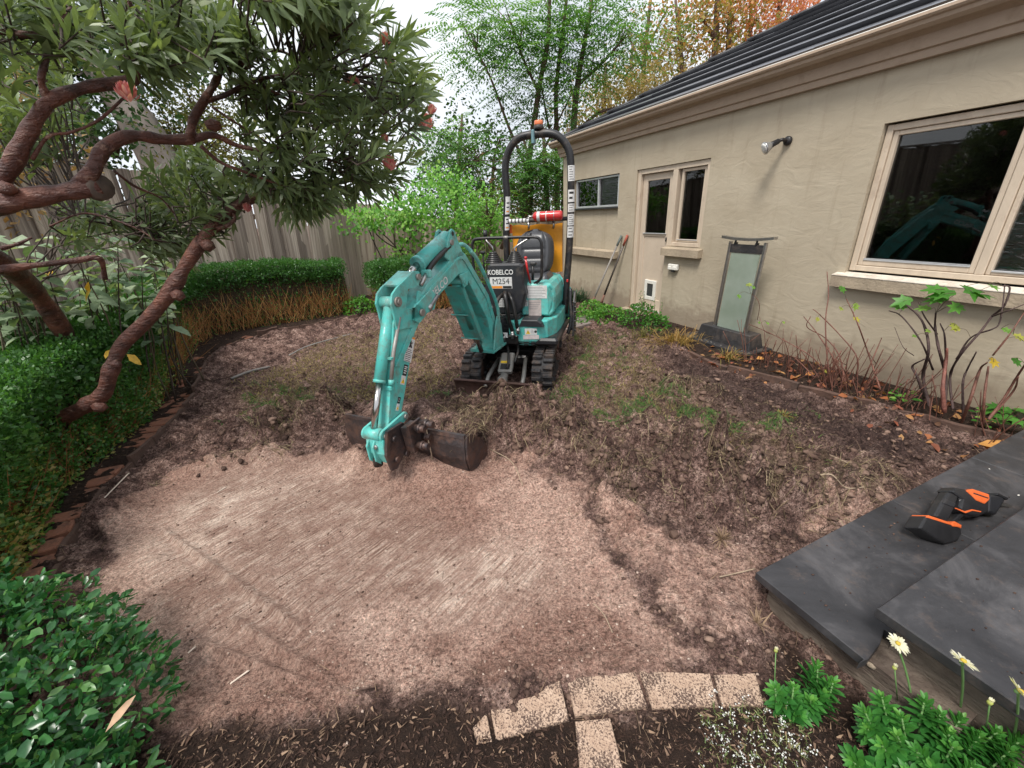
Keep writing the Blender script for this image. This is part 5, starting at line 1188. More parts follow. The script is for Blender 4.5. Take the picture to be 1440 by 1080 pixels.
# ---- dipper arm
arm = [(.285, .335), (.235, .30), (.165, .345), (-.165, .93), (-.20, 1.0), (-.15, 1.07), (-.02, 1.10), (.035, 1.02), (.245, .43)]
mb = BM(); mb.prism(Y_(arm), -.048, .048, 'x'); dip = mb.build('dipper_arm', M_TEAL, digger, bevel=.005)
chk = [(-.235, .985), (-.17, .95), (.03, .98), (.035, 1.08), (.045, 1.14), (.02, 1.195), (-.03, 1.225), (-.22, 1.295), (-.275, 1.285), (-.285, 1.245), (-.25, 1.20), (-.135, 1.195), (-.085, 1.09), (-.18, 1.045), (-.235, 1.17), (-.27, 1.16), (-.245, 1.06)]
for sx in (-1, 1):
    mb = BM(); mb.prism(Y_(chk), sx * .048, sx * .062, 'x'); ck = mb.build('dipper_cheek', M_TEAL, digger, bevel=.003)
    mb = BM(); mb.cyl((sx * .062, .01, 1.145), (sx * .078, .01, 1.145), .030, 14); mb.cyl((sx * .078, .01, 1.145), (sx * .086, .01, 1.145), .017, 10); mb.build('pin', M_GREY, ck)
    mb = BM(); mb.cyl((sx * .062, .245, 1.255), (sx * .080, .245, 1.255), .020, 12); mb.build('pin', M_GREY, ck)
    mb = BM(); mb.prism(Y_([(-.235, .995), (-.19, 1.015), (.10, .77), (.06, .76)]), sx * .048, sx * .060, 'x'); mb.build('stiffener', M_TEAL, dip, bevel=.003)
mb = BM(); mb.prism(Y_([(-.06, 1.222), (-.22, 1.282), (-.215, 1.294), (-.055, 1.234)]), -.049, .049, 'x'); mb.build('dipper_top_plate', M_TEAL, dip)
# bucket cylinder down the front of the arm
a, b, e_ = np.array([0, .020, 1.13]), np.array([0, -.195, .70]), np.array([0, -.315, .445])
mb = BM(); mb.tube([a, b], .036, 18); mb.tube([a + (b - a) * .97, b + (b - a) * .01], .039, 18); mb.cyl((-.045, .008, 1.14), (.045, .008, 1.14), .036, 14); bc = mb.build('bucket_cylinder', M_TEAL, digger)
mb = BM(); mb.cyl(b, e_, .021, 12); mb.build('rod', M_CHROME, bc)
mb = BM(); mb.tube([(.055, .02, 1.05), (.056, -.09, .86), (.056, -.155, .70)], [.011, .013, .012], 9); mb.build('pipe', M_GREY, digger)
mb = BM(); mb.tube([(.056, -.152, .705), (.056, -.16, .672)], .019, 8); mb.box((.04, -.165, .655), (.05, .03, .03), bev=.005); mb.box((.05, -.105, .83), (.03, .05, .012)); mb.build('pipe_clamp', M_TEAL, digger)
# lower links, yoke and hitch
def link_plate(p, q, r1, r2, x0, x1):
    p, q = np.array(p), np.array(q); d = q - p; an = math.atan2(d[1], d[0]); P = [p + r1 * np.array([math.cos(an + t), math.sin(an + t)]) for t in np.linspace(math.pi / 2, 3 * math.pi / 2, 8)] + [q + r2 * np.array([math.cos(an + t), math.sin(an + t)]) for t in np.linspace(-math.pi / 2, math.pi / 2, 8)]
    mb = BM(); mb.prism(Y_([tuple(v) for v in P]), x0, x1, 'x', bev=.003); return mb
for x0, x1 in ((.058, .076), (-.076, -.058)):
    lk = link_plate((.11, .435), (.315, .405), .030, .040, x0, x1).build('bucket_link', M_TEAL, digger)
    for f, z in ((.11, .435), (.315, .405)): 
        mb = BM(); s0 = .078 if x0 > 0 else -.078; mb.cyl((s0, -f, z), (s0 + (.012 if x0 > 0 else -.012), -f, z), .017, 10); mb.build('pin', M_GREY, lk)
mb = BM(); mb.cyl((-.058, -.318, .408), (.058, -.318, .408), .040, 16); mb.build('rod_eye', M_TEAL, digger)
mb = BM(); mb.prism(Y_([(.35, .40), (.30, .37), (.235, .35), (.17, .31), (.18, .25), (.25, .205), (.33, .215), (.36, .30)]), -.052, .085, 'x'); yk = mb.build('hitch_yoke', M_TEAL, digger, bevel=.012)
for x_, f_, z_ in ((-.03, .352, .345), (.03, .352, .345), (.075, .30, .33), (.0, .33, .27)):
    mb = BM(); mb.cyl((x_, -f_ + .01, z_), (x_, -f_ - .02, z_ + .004), .013, 6); mb.build('hitch_bolt', M_STEEL, yk)
for x_ in (-.025, .02):
    mb = BM(); mb.prism(Y_([(.355, .385), (.38, .35), (.375, .25), (.34, .21), (.33, .30)]), x_ - .006, x_ + .006, 'x', bev=.002); mb.build('yoke_rib', M_TEAL, yk)
mb = BM(); mb.cyl((-.01, -.33, .19), (-.01, -.33, .25), .03, 12); mb.build('rubber_stop', M_GREASE, yk)
hp = [(.325, .445), (.18, .435), (.15, .40), (.18, .24), (.30, .165), (.345, .18), (.37, .30)]
mb = BM(); mb.prism(Y_(hp), .088, .108, 'x', bev=.004); hit = mb.build('quick_hitch', M_BUCK, digger)
for f, z in ((.285, .375), (.295, .235), (.20, .22)):
    mb = BM(); mb.cyl((.108, -f, z), (.128, -f, z), .020, 12); mb.build('pin', M_BUCK, hit)
mb = BM(); mb.prism(Y_([(.22, .42), (.12, .42), (.09, .40), (.09, .24), (.20, .24)]), .112, .165, 'x', bev=.008); mb.prism(Y_([(.22, .435), (.09, .435), (.07, .23), (.20, .23)]), .163, .178, 'x', bev=.004); mb.build('hitch_block', M_BUCK, digger)
for f, z, L_ in ((.155, .395, .075), (.10, .40, .10), (.16, .275, .085), (.09, .30, .06)):
    mb = BM(); mb.cyl((.176, -f, z), (.176 + L_, -f, z), .022, 12); mb.cyl((.176 + L_ * .35, -f, z), (.176 + L_ * .6, -f, z), .031, 6); mb.build('hitch_bolt', M_BUCK, hit)
# ---- wide mud bucket
inn = [(.055, .335), (.072, .26), (.075, .17), (.055, .09), (.005, .035), (-.07, .012), (-.20, .010), (-.30, .02)]
thk = .012; out = [(f + (thk if i < 4 else thk * .5), z - (0 if i < 3 else thk)) for i, (f, z) in enumerate(inn)]
mb = BM(); mb.prism(Y_(out + inn[::-1]), -.50, .475, 'x'); bk = mb.build('bucket', M_BUCK, digger)
cap = [(.06, .335), (.078, .26), (.082, .17), (.06, .085), (.005, .022), (-.07, .0), (-.13, .005), (-.175, .04), (-.19, .09), (-.17, .15), (-.12, .215), (-.04, .285), (.02, .325)]
for x0, x1 in ((-.515, -.499), (.474, .490)):
    mb = BM(); mb.prism(Y_(cap), x0, x1, 'x', bev=.003); mb.build('bucket_side', M_BUCK, bk)
mb = BM(); mb.prism(Y_([(.052, .318), (.052, .342), (.072, .342), (.078, .318)]), -.50, .475, 'x', bev=.002); mb.build('bucket_lip', M_BUCK, bk)
for x in (-.06, .19):
    mb = BM(); mb.prism(Y_([(.07, .32), (.10, .30), (.09, .08), (.06, .06)]), x, x + .014, 'x'); mb.build('bucket_rib', M_BUCK, bk)
def heap(u, v):
    x = -.495 + u * .965; y = -.05 + v * .36; e = math.sin(math.pi * min(1, v * 1.0)) ** .6 * math.sin(math.pi * u) ** .35
    q = (fbm(np.array([x]), np.array([y]), 7, 4, 88)[0] - .45)
    return (x, y, .235 + (.12 + .06 * u) * e + .20 * q + .02 * math.sin(u * 5))
mb = BM(); mb.M = M_ROOT @ M_BM; mb.grid(heap, 70, 30); o = mb.build('soil_load', M_SOIL); tag(o, 'loose brown soil heaped inside the wide digger bucket', 'soil', kind='stuff')
at = o.data.attributes.new('clay', 'FLOAT', 'POINT'); at.data.foreach_set('value', np.full(len(o.data.vertices), .32, np.float32))
# ---- stickers on the dipper
ex_ = unit(np.array([-0.0, .50, .86])); 
armd = np.array([0, .515, .857]); acr = np.array([0, -.857, .515]) * -1
def arm_label(t, off, w, h, m, nm='sticker'):
    base = np.array([.0486, -.125, .52]) + armd * t + np.array([0, -.857, .515]) * off
    return label(M_BM, base, w, h, ((0, .857, -.515), armd), m, digger, nm)
o, X = arm_label(.365, -.012, .075, .165, M_STICK)
mb = BM(); mb.box((0, .076, .0014), (.072, .012, .0006), X=X); mb.build('orange_band', M_OINK, o)
mb = BM(); mb.tube([(-.006, .055, .002), (.0, .03, .002), (-.008, .012, .002)], .006, 5, X=X); mb.tube([(-.016, .045, .002), (.0, .035, .002), (.018, .046, .002)], .004, 5, X=X); mb.tube([(.0, .03, .002), (.014, .012, .002)], .005, 5, X=X); mb.build('pictogram', M_INK, o)
lines(M_BM, X, -.032, .032, [-.005, -.017, -.029, -.041, -.053, -.065, -.077], .004, M_INK, o)
o, X = arm_label(.225, -.008, .040, .072, M_INK); lines(M_BM, X, -.014, .016, [.022, .01, -.004, -.018], .006, M_WINK, o)
o, X = arm_label(.16, -.004, .044, .058, M_STICK)
mb = BM(); mb.prism([(-.017, -.020), (.017, -.020), (0, .014)], .001, .0022, 'z', X=X); mb.build('warning_triangle', M_YINK, o); mb = BM(); mb.box((0, -.006, .0026), (.004, .014, .0006), X=X); mb.build('print', M_INK, o)
o, X = arm_label(.03, .0, .024, .040, M_INK); lines(M_BM, X, -.007, .008, [.008, -.006], .004, M_WINK, o)
o, X = arm_label(-.015, .0, .028, .045, M_STICK); mb = BM(); mb.prism([(-.010, -.014), (.010, -.014), (0, .006)], .001, .0022, 'z', X=X); mb.build('warning_triangle', M_YINK, o)
# ---- hoses between the house, the console and the boom foot
def hose(P, r=.013, m=M_GREASE, nm='hose'):
    mb = UP(); mb.tube(smooth_path(P, 6), r, 8); return mb.build(nm, m, digger)
hose([(.02, -.29, .92), (.04, -.36, .90), (.06, -.40, .80), (.07, -.38, .66), (.09, -.36, .56)], .020)
hose([(.00, -.29, .90), (-.03, -.38, .86), (-.05, -.43, .74), (-.03, -.42, .60), (.0, -.39, .52)], .018)
hose([(.05, -.29, .91), (.10, -.36, .86), (.13, -.38, .72), (.14, -.37, .60)], .018)
hose([(-.13, -.34, .80), (-.08, -.40, .80), (-.05, -.42, .70), (-.06, -.42, .56)], .013)
hose([(-.20, -.40, .83), (-.10, -.40, .79), (-.04, -.40, .76), (.0, -.36, .70)], .012, M_STEEL)
for u_, z_ in ((.09, .53), (.0, .50), (.145, .575), (-.05, .53)):
    mb = UP(); mb.cyl((u_, -.365, z_ - .04), (u_, -.365, z_ + .03), .017, 8); mb.cyl((u_, -.365, z_ - .012), (u_, -.365, z_ + .008), .024, 6); mb.build('hose_fitting', M_STEEL, digger)
mb = UP(); mb.box((.02, -.33, .47), (.24, .05, .09), bev=.008); mb.build('valve_block', M_GREASE, digger)
mb = UP(); mb.box((.01, -.36, .52), (.06, .004, .05)); mb.build('sticker', M_STICK, digger)
# ================================================================== FENCE
def paling_mat():
    m, t, b = _new('weathered_paling')
    tc = _n(t, 'ShaderNodeTexCoord'); oi = _n(t, 'ShaderNodeObjectInfo')
    mp = _n(t, 'ShaderNodeMapping'); mp.inputs['Scale'].default_value = (26, 26, 1.1); t.links.new(tc.outputs['Object'], mp.inputs[0])
    cmb = _n(t, 'ShaderNodeCombineXYZ'); ml = _n(t, 'ShaderNodeMath', operation='MULTIPLY'); ml.inputs[1].default_value = 37.0; t.links.new(oi.outputs['Random'], ml.inputs[0]); t.links.new(ml.outputs[0], cmb.inputs[0]); t.links.new(ml.outputs[0], cmb.inputs[2]); t.links.new(cmb.outputs[0], mp.inputs['Location'])
    n = _n(t, 'ShaderNodeTexNoise', Scale=1.0, Detail=8.0, Roughness=.7, Distortion=.8); t.links.new(mp.outputs[0], n.inputs['Vector'])
    c = _ramp(t, [(.3, (.15, .12, .10)), (.5, (.38, .325, .28)), (.7, (.60, .54, .475))], n.outputs['Fac']).outputs[0]
    r = _ramp(t, [(0, (.50, .46, .43)), (.5, (.95, .88, .82)), (1, (1.35, 1.30, 1.22))], oi.outputs['Random']).outputs[0]
    c = _mix(t, 1.0, c, r, 'MULTIPLY')
    n2 = _n(t, 'ShaderNodeTexNoise', Scale=2.2, Detail=5.0); t.links.new(tc.outputs['Object'], n2.inputs['Vector'])
    c = _mix(t, _ramp(t, [(.58, (0, 0, 0)), (.75, (.6, .6, .6))], n2.outputs['Fac']).outputs[0], c, (.07, .06, .045))
    t.links.new(c, b.inputs['Base Color']); b.inputs['Roughness'].default_value = .85
    bp = _n(t, 'ShaderNodeBump', Strength=.5, Distance=.01); t.links.new(n.outputs['Fac'], bp.inputs['Height']); t.links.new(bp.outputs[0], b.inputs['Normal'])
    return m
M_PAL = paling_mat()
FENCE = [((-5.3, .2), 2.46), ((-5.3, 6.2), 2.44), ((-4.25, 7.55), 2.20), ((-3.1, 9.0), 1.965), ((-1.2, 9.9), 1.46), ((1.8, 10.6), 1.40)]
def build_fence():
    root = empty('paling_fence', (-3.1, 9.0, 0), 0, 'weathered grey timber paling fence running behind the hedge and vines', 'fence')
    variants = []
    for k in range(6):
        mb = MB(); w = .140 + .010 * (k % 3); h = 1.0
        top = [(-w / 2, h - random.uniform(0, .012)), (0, h), (w / 2, h - random.uniform(0, .012))]
        mb.prism([(-w / 2, 0), (w / 2, 0)] + top[::-1], -.008, .008, 'y'); variants.append(mb.mesh('paling', M_PAL))
    o0 = np.array([-3.1, 9.0]); i = 0
    for ((a, za), (b, zb)) in zip(FENCE, FENCE[1:]):
        a, b = np.array(a), np.array(b); d = b - a; L = np.hypot(*d); d /= L; n = int(L / .104); an = math.atan2(d[1], d[0])
        for k in range(n):
            t = (k + .5) / n; p = a + d * L * t; zt = za + (zb - za) * t + random.uniform(-.02, .02)
            o = link('paling', variants[random.randrange(6)], root); i += 1
            hgt = 2.05; o.scale = (1, 1, hgt); lean = .030 + random.uniform(-.022, .022)
            if p[1] < 5: lean = .02
            q = p + np.array([-d[1], d[0]]) * (-.009 if k % 2 else .009)
            o.location = (q[0] - o0[0] - d[0] * lean * hgt * 0, q[1] - o0[1], zt - hgt); o.rotation_euler = (random.uniform(-.01, .01), lean + .035, an + random.uniform(-.03, .03))
        for zz in (.35, 1.0, 1.62):
            mb = MB(); nn = np.array([-d[1], d[0]]) * .05
            mb.tube([(a[0] - o0[0] + nn[0], a[1] - o0[1] + nn[1], za - 2.05 + zz), (b[0] - o0[0] + nn[0], b[1] - o0[1] + nn[1], zb - 2.05 + zz)], .035, 4, smooth=False); mb.build('rail', M_PAL, root)
    mb = MB()
    a, b = np.array([-5.3, .2]), np.array([-5.3, 6.2]); mb.box((-5.3 - o0[0], 3.2 - o0[1], 2.47), (.12, 6.0, .03)); mb.build('capping', M_PAL, root)
    mb = MB(); mb.box((0, 0, 0), (.09, 2.0, .028)); o = mb.build('capping', M_PAL, root); o.location = (-3.72 - o0[0], 8.22 - o0[1], 2.09); o.rotation_euler = (-.12, 0, math.atan2(9.0 - 7.55, 1.15) - math.pi / 2)
    return root
build_fence()

# ================================================================== PLANTS
def cluster(root, name, P, D, N, L, Wd, m, shape, bend=0.0, tint=None, stuff=False):
    o = leaves(name, P - np.array(root.location), D, N, L, Wd, m, root, shape, bend, tint)
    if stuff: o['kind'] = 'stuff'
    return o
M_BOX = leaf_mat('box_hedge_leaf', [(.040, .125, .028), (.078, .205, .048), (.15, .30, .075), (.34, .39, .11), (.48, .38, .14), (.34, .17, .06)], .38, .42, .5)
M_TWIG = leaf_mat('dry_twig', [(.13, .055, .028), (.34, .15, .05), (.52, .27, .09), (.58, .36, .17)], .8, .05)
M_BARKD = mat('dark_bark', (.065, .048, .038), .85, var=.4, vs=12, bump=.5, bs=40)
M_HCORE = mat('hedge_core_shade', (.055, .040, .022), .95, var=.7, vs=40, bump=1.0, bs=60)  # dark tone carries the shade of the hedge interior
def hedge(foot, H, depth, n, label, twiggy, leaf=.030, name='box_hedge'):
    foot = smooth_path(np.asarray(foot), 8); seg = np.hypot(*np.diff(foot, axis=0).T); s = np.concatenate([[0], np.cumsum(seg)]); L = s[-1]
    root = empty(name, (*foot[len(foot) // 2], 0), 0, label, 'hedge')
    tg = np.gradient(foot, axis=0); tg /= np.hypot(tg[:, 0], tg[:, 1])[:, None]; nr = np.stack([-tg[:, 1], tg[:, 0]], -1)
    def place(n, layer):
        q = rng.uniform(0, L, n); F = np.stack([np.interp(q, s, foot[:, k]) for k in (0, 1)], -1); Nn = np.stack([np.interp(q, s, nr[:, k]) for k in (0, 1)], -1)
        h = np.interp(q / L, np.linspace(0, 1, len(H)), H) * (.90 + .2 * vnoise(q * 2.2, q * 0, 4)) + .03
        per = h + depth; u = rng.random(n) * per; front = u < h
        z = np.where(front, u, h); d = np.where(front, 0.03, (u - h)) 
        rnd = np.minimum(1, np.abs(u - h) / .14); d = d + np.where(front, (1 - rnd) * .04, 0); z = z - np.where(front, 0, (1 - rnd) * .04)
        bul = .11 * (fbm(q, z, 3.5, 3, 5) - .5) * 2 - layer * .13
        d = d - np.where(front, bul, 0); z = z + np.where(front, 0, bul)
        P = np.concatenate([F + Nn * d[:, None], z[:, None]], 1)
        nrm = np.where(front[:, None], np.concatenate([-Nn, np.full((n, 1), .25)], 1), np.array([0, 0, 1.0]))
        return P, nrm, q / L, z / h, front
    tw = np.interp
    P, nrm, q, zz, fr = place(n, 0)
    twq = np.interp(q, np.linspace(0, 1, len(twiggy)), twiggy)
    ln = fbm(q * L, zz, 2.6, 3, 7)
    bare = sm(.04, -.06, zz - (.94 * twq + .26 * (ln - .45) * 2)) * (twq > .05)
    keep = rng.random(n) > bare * .93
    P, nrm, q, zz, twq, ln = P[keep], nrm[keep], q[keep], zz[keep], twq[keep], ln[keep]; m = len(P)
    P = P + rng.normal(0, .022, (m, 3)); D = unit(nrm * .8 + rand_dir(m, .35)); Nv = rand_dir(m, .6) + nrm * .6
    low = sm(.85, .15, zz)
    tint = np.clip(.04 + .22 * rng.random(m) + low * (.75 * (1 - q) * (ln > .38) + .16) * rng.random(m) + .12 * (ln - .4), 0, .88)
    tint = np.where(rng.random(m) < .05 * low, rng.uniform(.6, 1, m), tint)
    LL = leaf * rng.uniform(.7, 1.25, m)
    cluster(root, 'foliage', P, D, Nv, LL, LL * .55, M_BOX, 'small', tint=tint, stuff=True)
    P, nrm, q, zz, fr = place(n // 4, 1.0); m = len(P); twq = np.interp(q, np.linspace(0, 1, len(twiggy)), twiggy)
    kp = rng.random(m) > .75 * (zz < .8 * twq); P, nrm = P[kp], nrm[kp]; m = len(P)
    cluster(root, 'inner_foliage', P + rng.normal(0, .03, (m, 3)), rand_dir(m), rand_dir(m), leaf * 1.7, leaf * 1.1, M_BOX, 'small', tint=rng.uniform(0, .12, m), stuff=True)  # inner leaves take the darkest tints: interior shade put into their colour
    core = MB(); rows = []  # added dark sheet inside the hedge, blocks the view and paints its inner shade
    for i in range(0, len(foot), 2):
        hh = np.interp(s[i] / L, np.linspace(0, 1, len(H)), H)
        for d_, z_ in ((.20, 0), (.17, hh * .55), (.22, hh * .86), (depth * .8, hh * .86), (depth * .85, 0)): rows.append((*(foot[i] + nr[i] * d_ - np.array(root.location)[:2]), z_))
    nr_ = len(rows) // 5; core.add(rows, [(5 * i + j, 5 * i + 5 + j, 5 * i + 6 + j, 5 * i + 1 + j) for i in range(nr_ - 1) for j in range(4)]); core.build('dark_core', M_HCORE, root)
    k = int(L * 800); q = rng.uniform(0, L, k); F = np.stack([np.interp(q, s, foot[:, j]) for j in (0, 1)], -1); Nn = np.stack([np.interp(q, s, nr[:, j]) for j in (0, 1)], -1); h = np.interp(q / L, np.linspace(0, 1, len(H)), H)
    d0 = rng.uniform(.05, .40, k); B = np.concatenate([F + Nn * d0[:, None], (rng.uniform(0, .35, k) * h)[:, None]], 1); up = unit(rng.normal(0, .33, (k, 3)) + np.array([0, 0, 1]) + np.concatenate([-Nn, np.zeros((k, 1))], 1) * .18)
    cluster(root, 'twigs', B, up, np.concatenate([-Nn, np.zeros((k, 1))], 1) + rng.normal(0, .5, (k, 3)), rng.uniform(.14, .55, k) * h, .0075, M_TWIG, 'blade', 0, np.clip(rng.beta(2, 1.6, k) * np.interp(q / L, np.linspace(0, 1, len(twiggy)), np.array(twiggy) * .7 + .35), 0, 1), True)
    for i in range(4, len(foot) - 4, max(4, len(foot) // 14)):
        mb = MB(); p = foot[i] + nr[i] * .25; mb.tube([(p[0], p[1], -.02), (p[0] + .02, p[1], .3), (p[0] - .01, p[1] + .02, .55)], [.022, .016, .008], 6); o = mb.build('stem', M_BARKD, root); o.location = tuple(-np.array(root.location))
    return root
HF = G2([(20, 860), (73, 764), (107, 711), (138, 676), (164, 649), (209, 611), (244, 573), (264, 535), (277, 505), (302, 484), (345, 472), (400, 463), (455, 455), (500, 447)])
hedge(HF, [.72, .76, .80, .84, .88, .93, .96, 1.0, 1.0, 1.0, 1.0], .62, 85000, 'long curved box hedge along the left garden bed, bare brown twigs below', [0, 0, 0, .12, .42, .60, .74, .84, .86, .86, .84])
HF2 = [gnd(519, 440)[:2] + [0, .15], gnd(545, 445)[:2], gnd(600, 443)[:2], gnd(668, 436)[:2]]
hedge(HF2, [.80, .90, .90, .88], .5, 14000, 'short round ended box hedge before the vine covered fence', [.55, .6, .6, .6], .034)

def ellip(n, c, r, shell=.25, up=.3):
    v = rand_dir(n, up); k = 1 - shell * rng.random(n) ** 1.5
    k = k * (.86 + .34 * fbm(v[:, 0] * 2 + 9, v[:, 2] * 2 + v[:, 1], 2.2, 3, 31))
    return np.array(c) + v * np.array(r) * k[:, None], v
M_LAUR = leaf_mat('glossy_bush_leaf', [(.016, .075, .024), (.030, .125, .036), (.065, .20, .06), (.16, .31, .08)], .27, .28, .6)
def bush(name, label, cat, ell, n, L, Wd, m, shape, trunk=None, bend=.2, tint=None, group=None, up=.35):
    c0 = np.array(ell[0][0]); root = empty(name, (c0[0], c0[1], 0), 0, label, cat, group)
    Ps, Vs = [], []; vol = np.array([np.prod(e[1]) ** .67 for e in ell]); 
    for e, w in zip(ell, vol / vol.sum()):
        P, v = ellip(int(n * w), e[0], e[1]); 
        k = P[:, 2] > .01; Ps.append(P[k]); Vs.append(v[k])
    P, v = np.concatenate(Ps), np.concatenate(Vs); m_ = len(P)
    D = unit(v * .7 + rand_dir(m_, up) * .9); N = unit(v + rand_dir(m_, .5) * .7)
    LL = L * rng.uniform(.45, 1.3, m_); cluster(root, 'foliage', P, D, N, LL, LL * Wd, m, shape, bend, rng.beta(2, 2, m_) if tint is None else tint(m_), True)
    for k in range(5):
        e = ell[k % len(ell)]; a = rng.normal(0, .25, 2); mb = MB(); t_ = np.array(e[0]) + np.array([a[0] * e[1][0], a[1] * e[1][1], e[1][2] * .3])
        b0 = np.array([c0[0] + a[0] * .2, c0[1] + a[1] * .2, -.02]); mb.tube([b0, (b0 * .5 + t_ * .5) + [.03, 0, .02], t_], [.012, .009, .004], 6); o = mb.build('stem', M_BARKD, root); o.location = tuple(-np.array(root.location))
    return root
bush('broadleaf_bush', 'glossy dark green broadleaf bush in the bottom left corner', 'bush', [((-1.95, .86, .14), (.50, .42, .33)), ((-1.58, .80, .10), (.34, .30, .25)), ((-1.72, .50, .10), (.50, .30, .33)), ((-1.36, .55, .05), (.26, .22, .22)), ((-2.35, .95, .2), (.4, .4, .3))], 12500, .046, .46, M_LAUR, 'oval', up=.6)
# dead leaf caught on that bush
M_DEAD = leaf_mat('dead_leaf', [(.30, .13, .05), (.52, .33, .20), (.62, .46, .33)], .6, .2)
dl = gnd(148, 1030, .32); o = leaves('dead_leaf', np.array([[0, 0, 0.0]]), np.array([[.30, .42, .35]]), np.array([[.3, -.5, .8]]), .10, .022, M_DEAD, None, 'oval', .1, .6); o.location = tuple(dl); tag(o, 'long pale brown dead leaf caught on the glossy bush', 'leaf')

# ---- silver leaved shrub behind the hedge
M_SILV = leaf_mat('felted_grey_green_leaf', [(.12, .185, .11), (.20, .28, .17), (.29, .38, .24), (.40, .47, .33)], .6, .3, .25)
M_YLEAF = leaf_mat('yellow_leaf', [(.55, .30, .03), (.70, .48, .08)], .5, .35)
def silver():
    root = empty('silver_shrub', gnd(60, 600, .0) * [1, 1, 0], 0, 'grey green felted broadleaf shrub behind the hedge on the far left', 'shrub'); R0 = np.array(root.location)
    tips = []
    for k in range(125):
        px, py = random.uniform(-60, 235), random.uniform(330, 545)
        if px > 150 and py > 500 - (px - 150) * .75: continue
        if px < 120 and py > 545: continue
        tips.append(atY(px, py, 2.9 + 1.1 * max(0, px) / 300 + random.uniform(-.2, .5)))
    for k in range(0): tips.append(atY(random.uniform(180, 260), random.uniform(400, 480), random.uniform(4.0, 4.5)))
    P, D, N, T = [], [], [], []
    for tp in tips:
        b = np.array([tp[0] - .35 + random.uniform(-.2, .15), tp[1] + random.uniform(-.1, .25), .1]); mid = (b + tp) / 2 + rng.normal(0, .06, 3)
        path = smooth_path([b, mid, tp], 5); mb = MB(); mb.tube(path - R0, np.linspace(.009, .003, len(path)), 5); mb.build('stem', M_BARKD if random.random() < .5 else mat_stem, root)
        for i in range(7):
            f = 1 - .09 * (i // 2); p = path[int(f * (len(path) - 1))] + rng.normal(0, .012, 3); a = (i % 2) * math.pi + (i // 2) * math.pi / 2 + random.uniform(-.4, .4)
            P.append(p); D.append((math.cos(a), math.sin(a), random.uniform(-.35, .35))); N.append((random.uniform(-.3, .3), random.uniform(-.5, .1), 1)); T.append(random.random())
    n = len(P); LL = rng.uniform(.10, .175, n); o = cluster(root, 'foliage', np.array(P), np.array(D), np.array(N), LL, LL * .58, M_SILV, 'oval', .35, np.array(T), True)
    for px, py in ((122, 398), (160, 490), (128, 408), (70, 392), (178, 498), (66, 375)):
        p = atY(px, py, 3.0); o = leaves('yellow_leaf', np.array([p - R0]), rand_dir(1), np.array([[0, -.6, .6]]), .10, .055, M_YLEAF, root, 'oval', .3, random.random())
mat_stem = mat('green_brown_stem', (.12, .095, .06), .7, var=.3)
silver()

# ================================================================== PROTEA TREE
def bark():
    m, t, b = _new('ringed_red_brown_bark')
    tc = _n(t, 'ShaderNodeTexCoord'); v = tc.outputs['Object']
    n = _n(t, 'ShaderNodeTexNoise', Scale=7.0, Detail=8.0, Roughness=.7); t.links.new(v, n.inputs['Vector'])
    c = _ramp(t, [(.3, (.024, .011, .009)), (.5, (.10, .037, .026)), (.72, (.23, .088, .054))], n.outputs['Fac']).outputs[0]
    w = _n(t, 'ShaderNodeTexNoise', Scale=46.0, Detail=4.0, Roughness=.6, Distortion=.6); mp = _n(t, 'ShaderNodeMapping'); mp.inputs['Scale'].default_value = (.28, .6, 1.0); t.links.new(v, mp.inputs[0]); t.links.new(mp.outputs[0], w.inputs['Vector'])
    c = _mix(t, _ramp(t, [(.60, (0, 0, 0)), (.72, (.75, .75, .75))], w.outputs['Fac']).outputs[0], c, (.34, .21, .15))
    n2 = _n(t, 'ShaderNodeTexNoise', Scale=3.0, Detail=7.0, Roughness=.7); t.links.new(v, n2.inputs['Vector'])
    c = _mix(t, _ramp(t, [(.55, (0, 0, 0)), (.70, (.8, .8, .8))], n2.outputs['Fac']).outputs[0], c, (.030, .020, .018))
    t.links.new(c, b.inputs['Base Color']); b.inputs['Roughness'].default_value = .5
    bp = _n(t, 'ShaderNodeBump', Strength=1.0, Distance=.02); ad = _n(t, 'ShaderNodeMath', operation='ADD'); t.links.new(n.outputs['Fac'], ad.inputs[0]); t.links.new(w.outputs['Fac'], ad.inputs[1]); t.links.new(ad.outputs[0], bp.inputs['Height']); t.links.new(bp.outputs[0], b.inputs['Normal'])
    return m
M_BARK = bark()
M_CUT = mat('weathered_cut_wood', (.10, .075, .06), .85, var=.4, vs=20)
M_PROT = leaf_mat('protea_leaf', [(.075, .11, .050), (.125, .175, .08), (.18, .245, .115), (.27, .33, .16), (.28, .42, .12)], .38, .34, .5)
M_PINK = leaf_mat('pink_flower', [(.62, .16, .22), (.78, .36, .40), (.84, .62, .58)], .6, .3)
def limb(P, jit=.0):
    """(px, py, distance, thickness px) -> path and radii"""
    pts, rad = [], []
    for px, py, yy, th in P:
        p = atY(px, py, yy); pts.append(p); rad.append(th / 2 * .64 * zdepth(p) / FOC)
    A = smooth_path(np.column_stack([np.array(pts), rad]), 8); 
    k = len(A); t_ = np.arange(k) * .33 + rng.random() * 50; A[:, 3] *= .92 + .30 * (vnoise(t_, t_ * 0, 3) - .4); return A[:, :3], np.abs(A[:, 3])
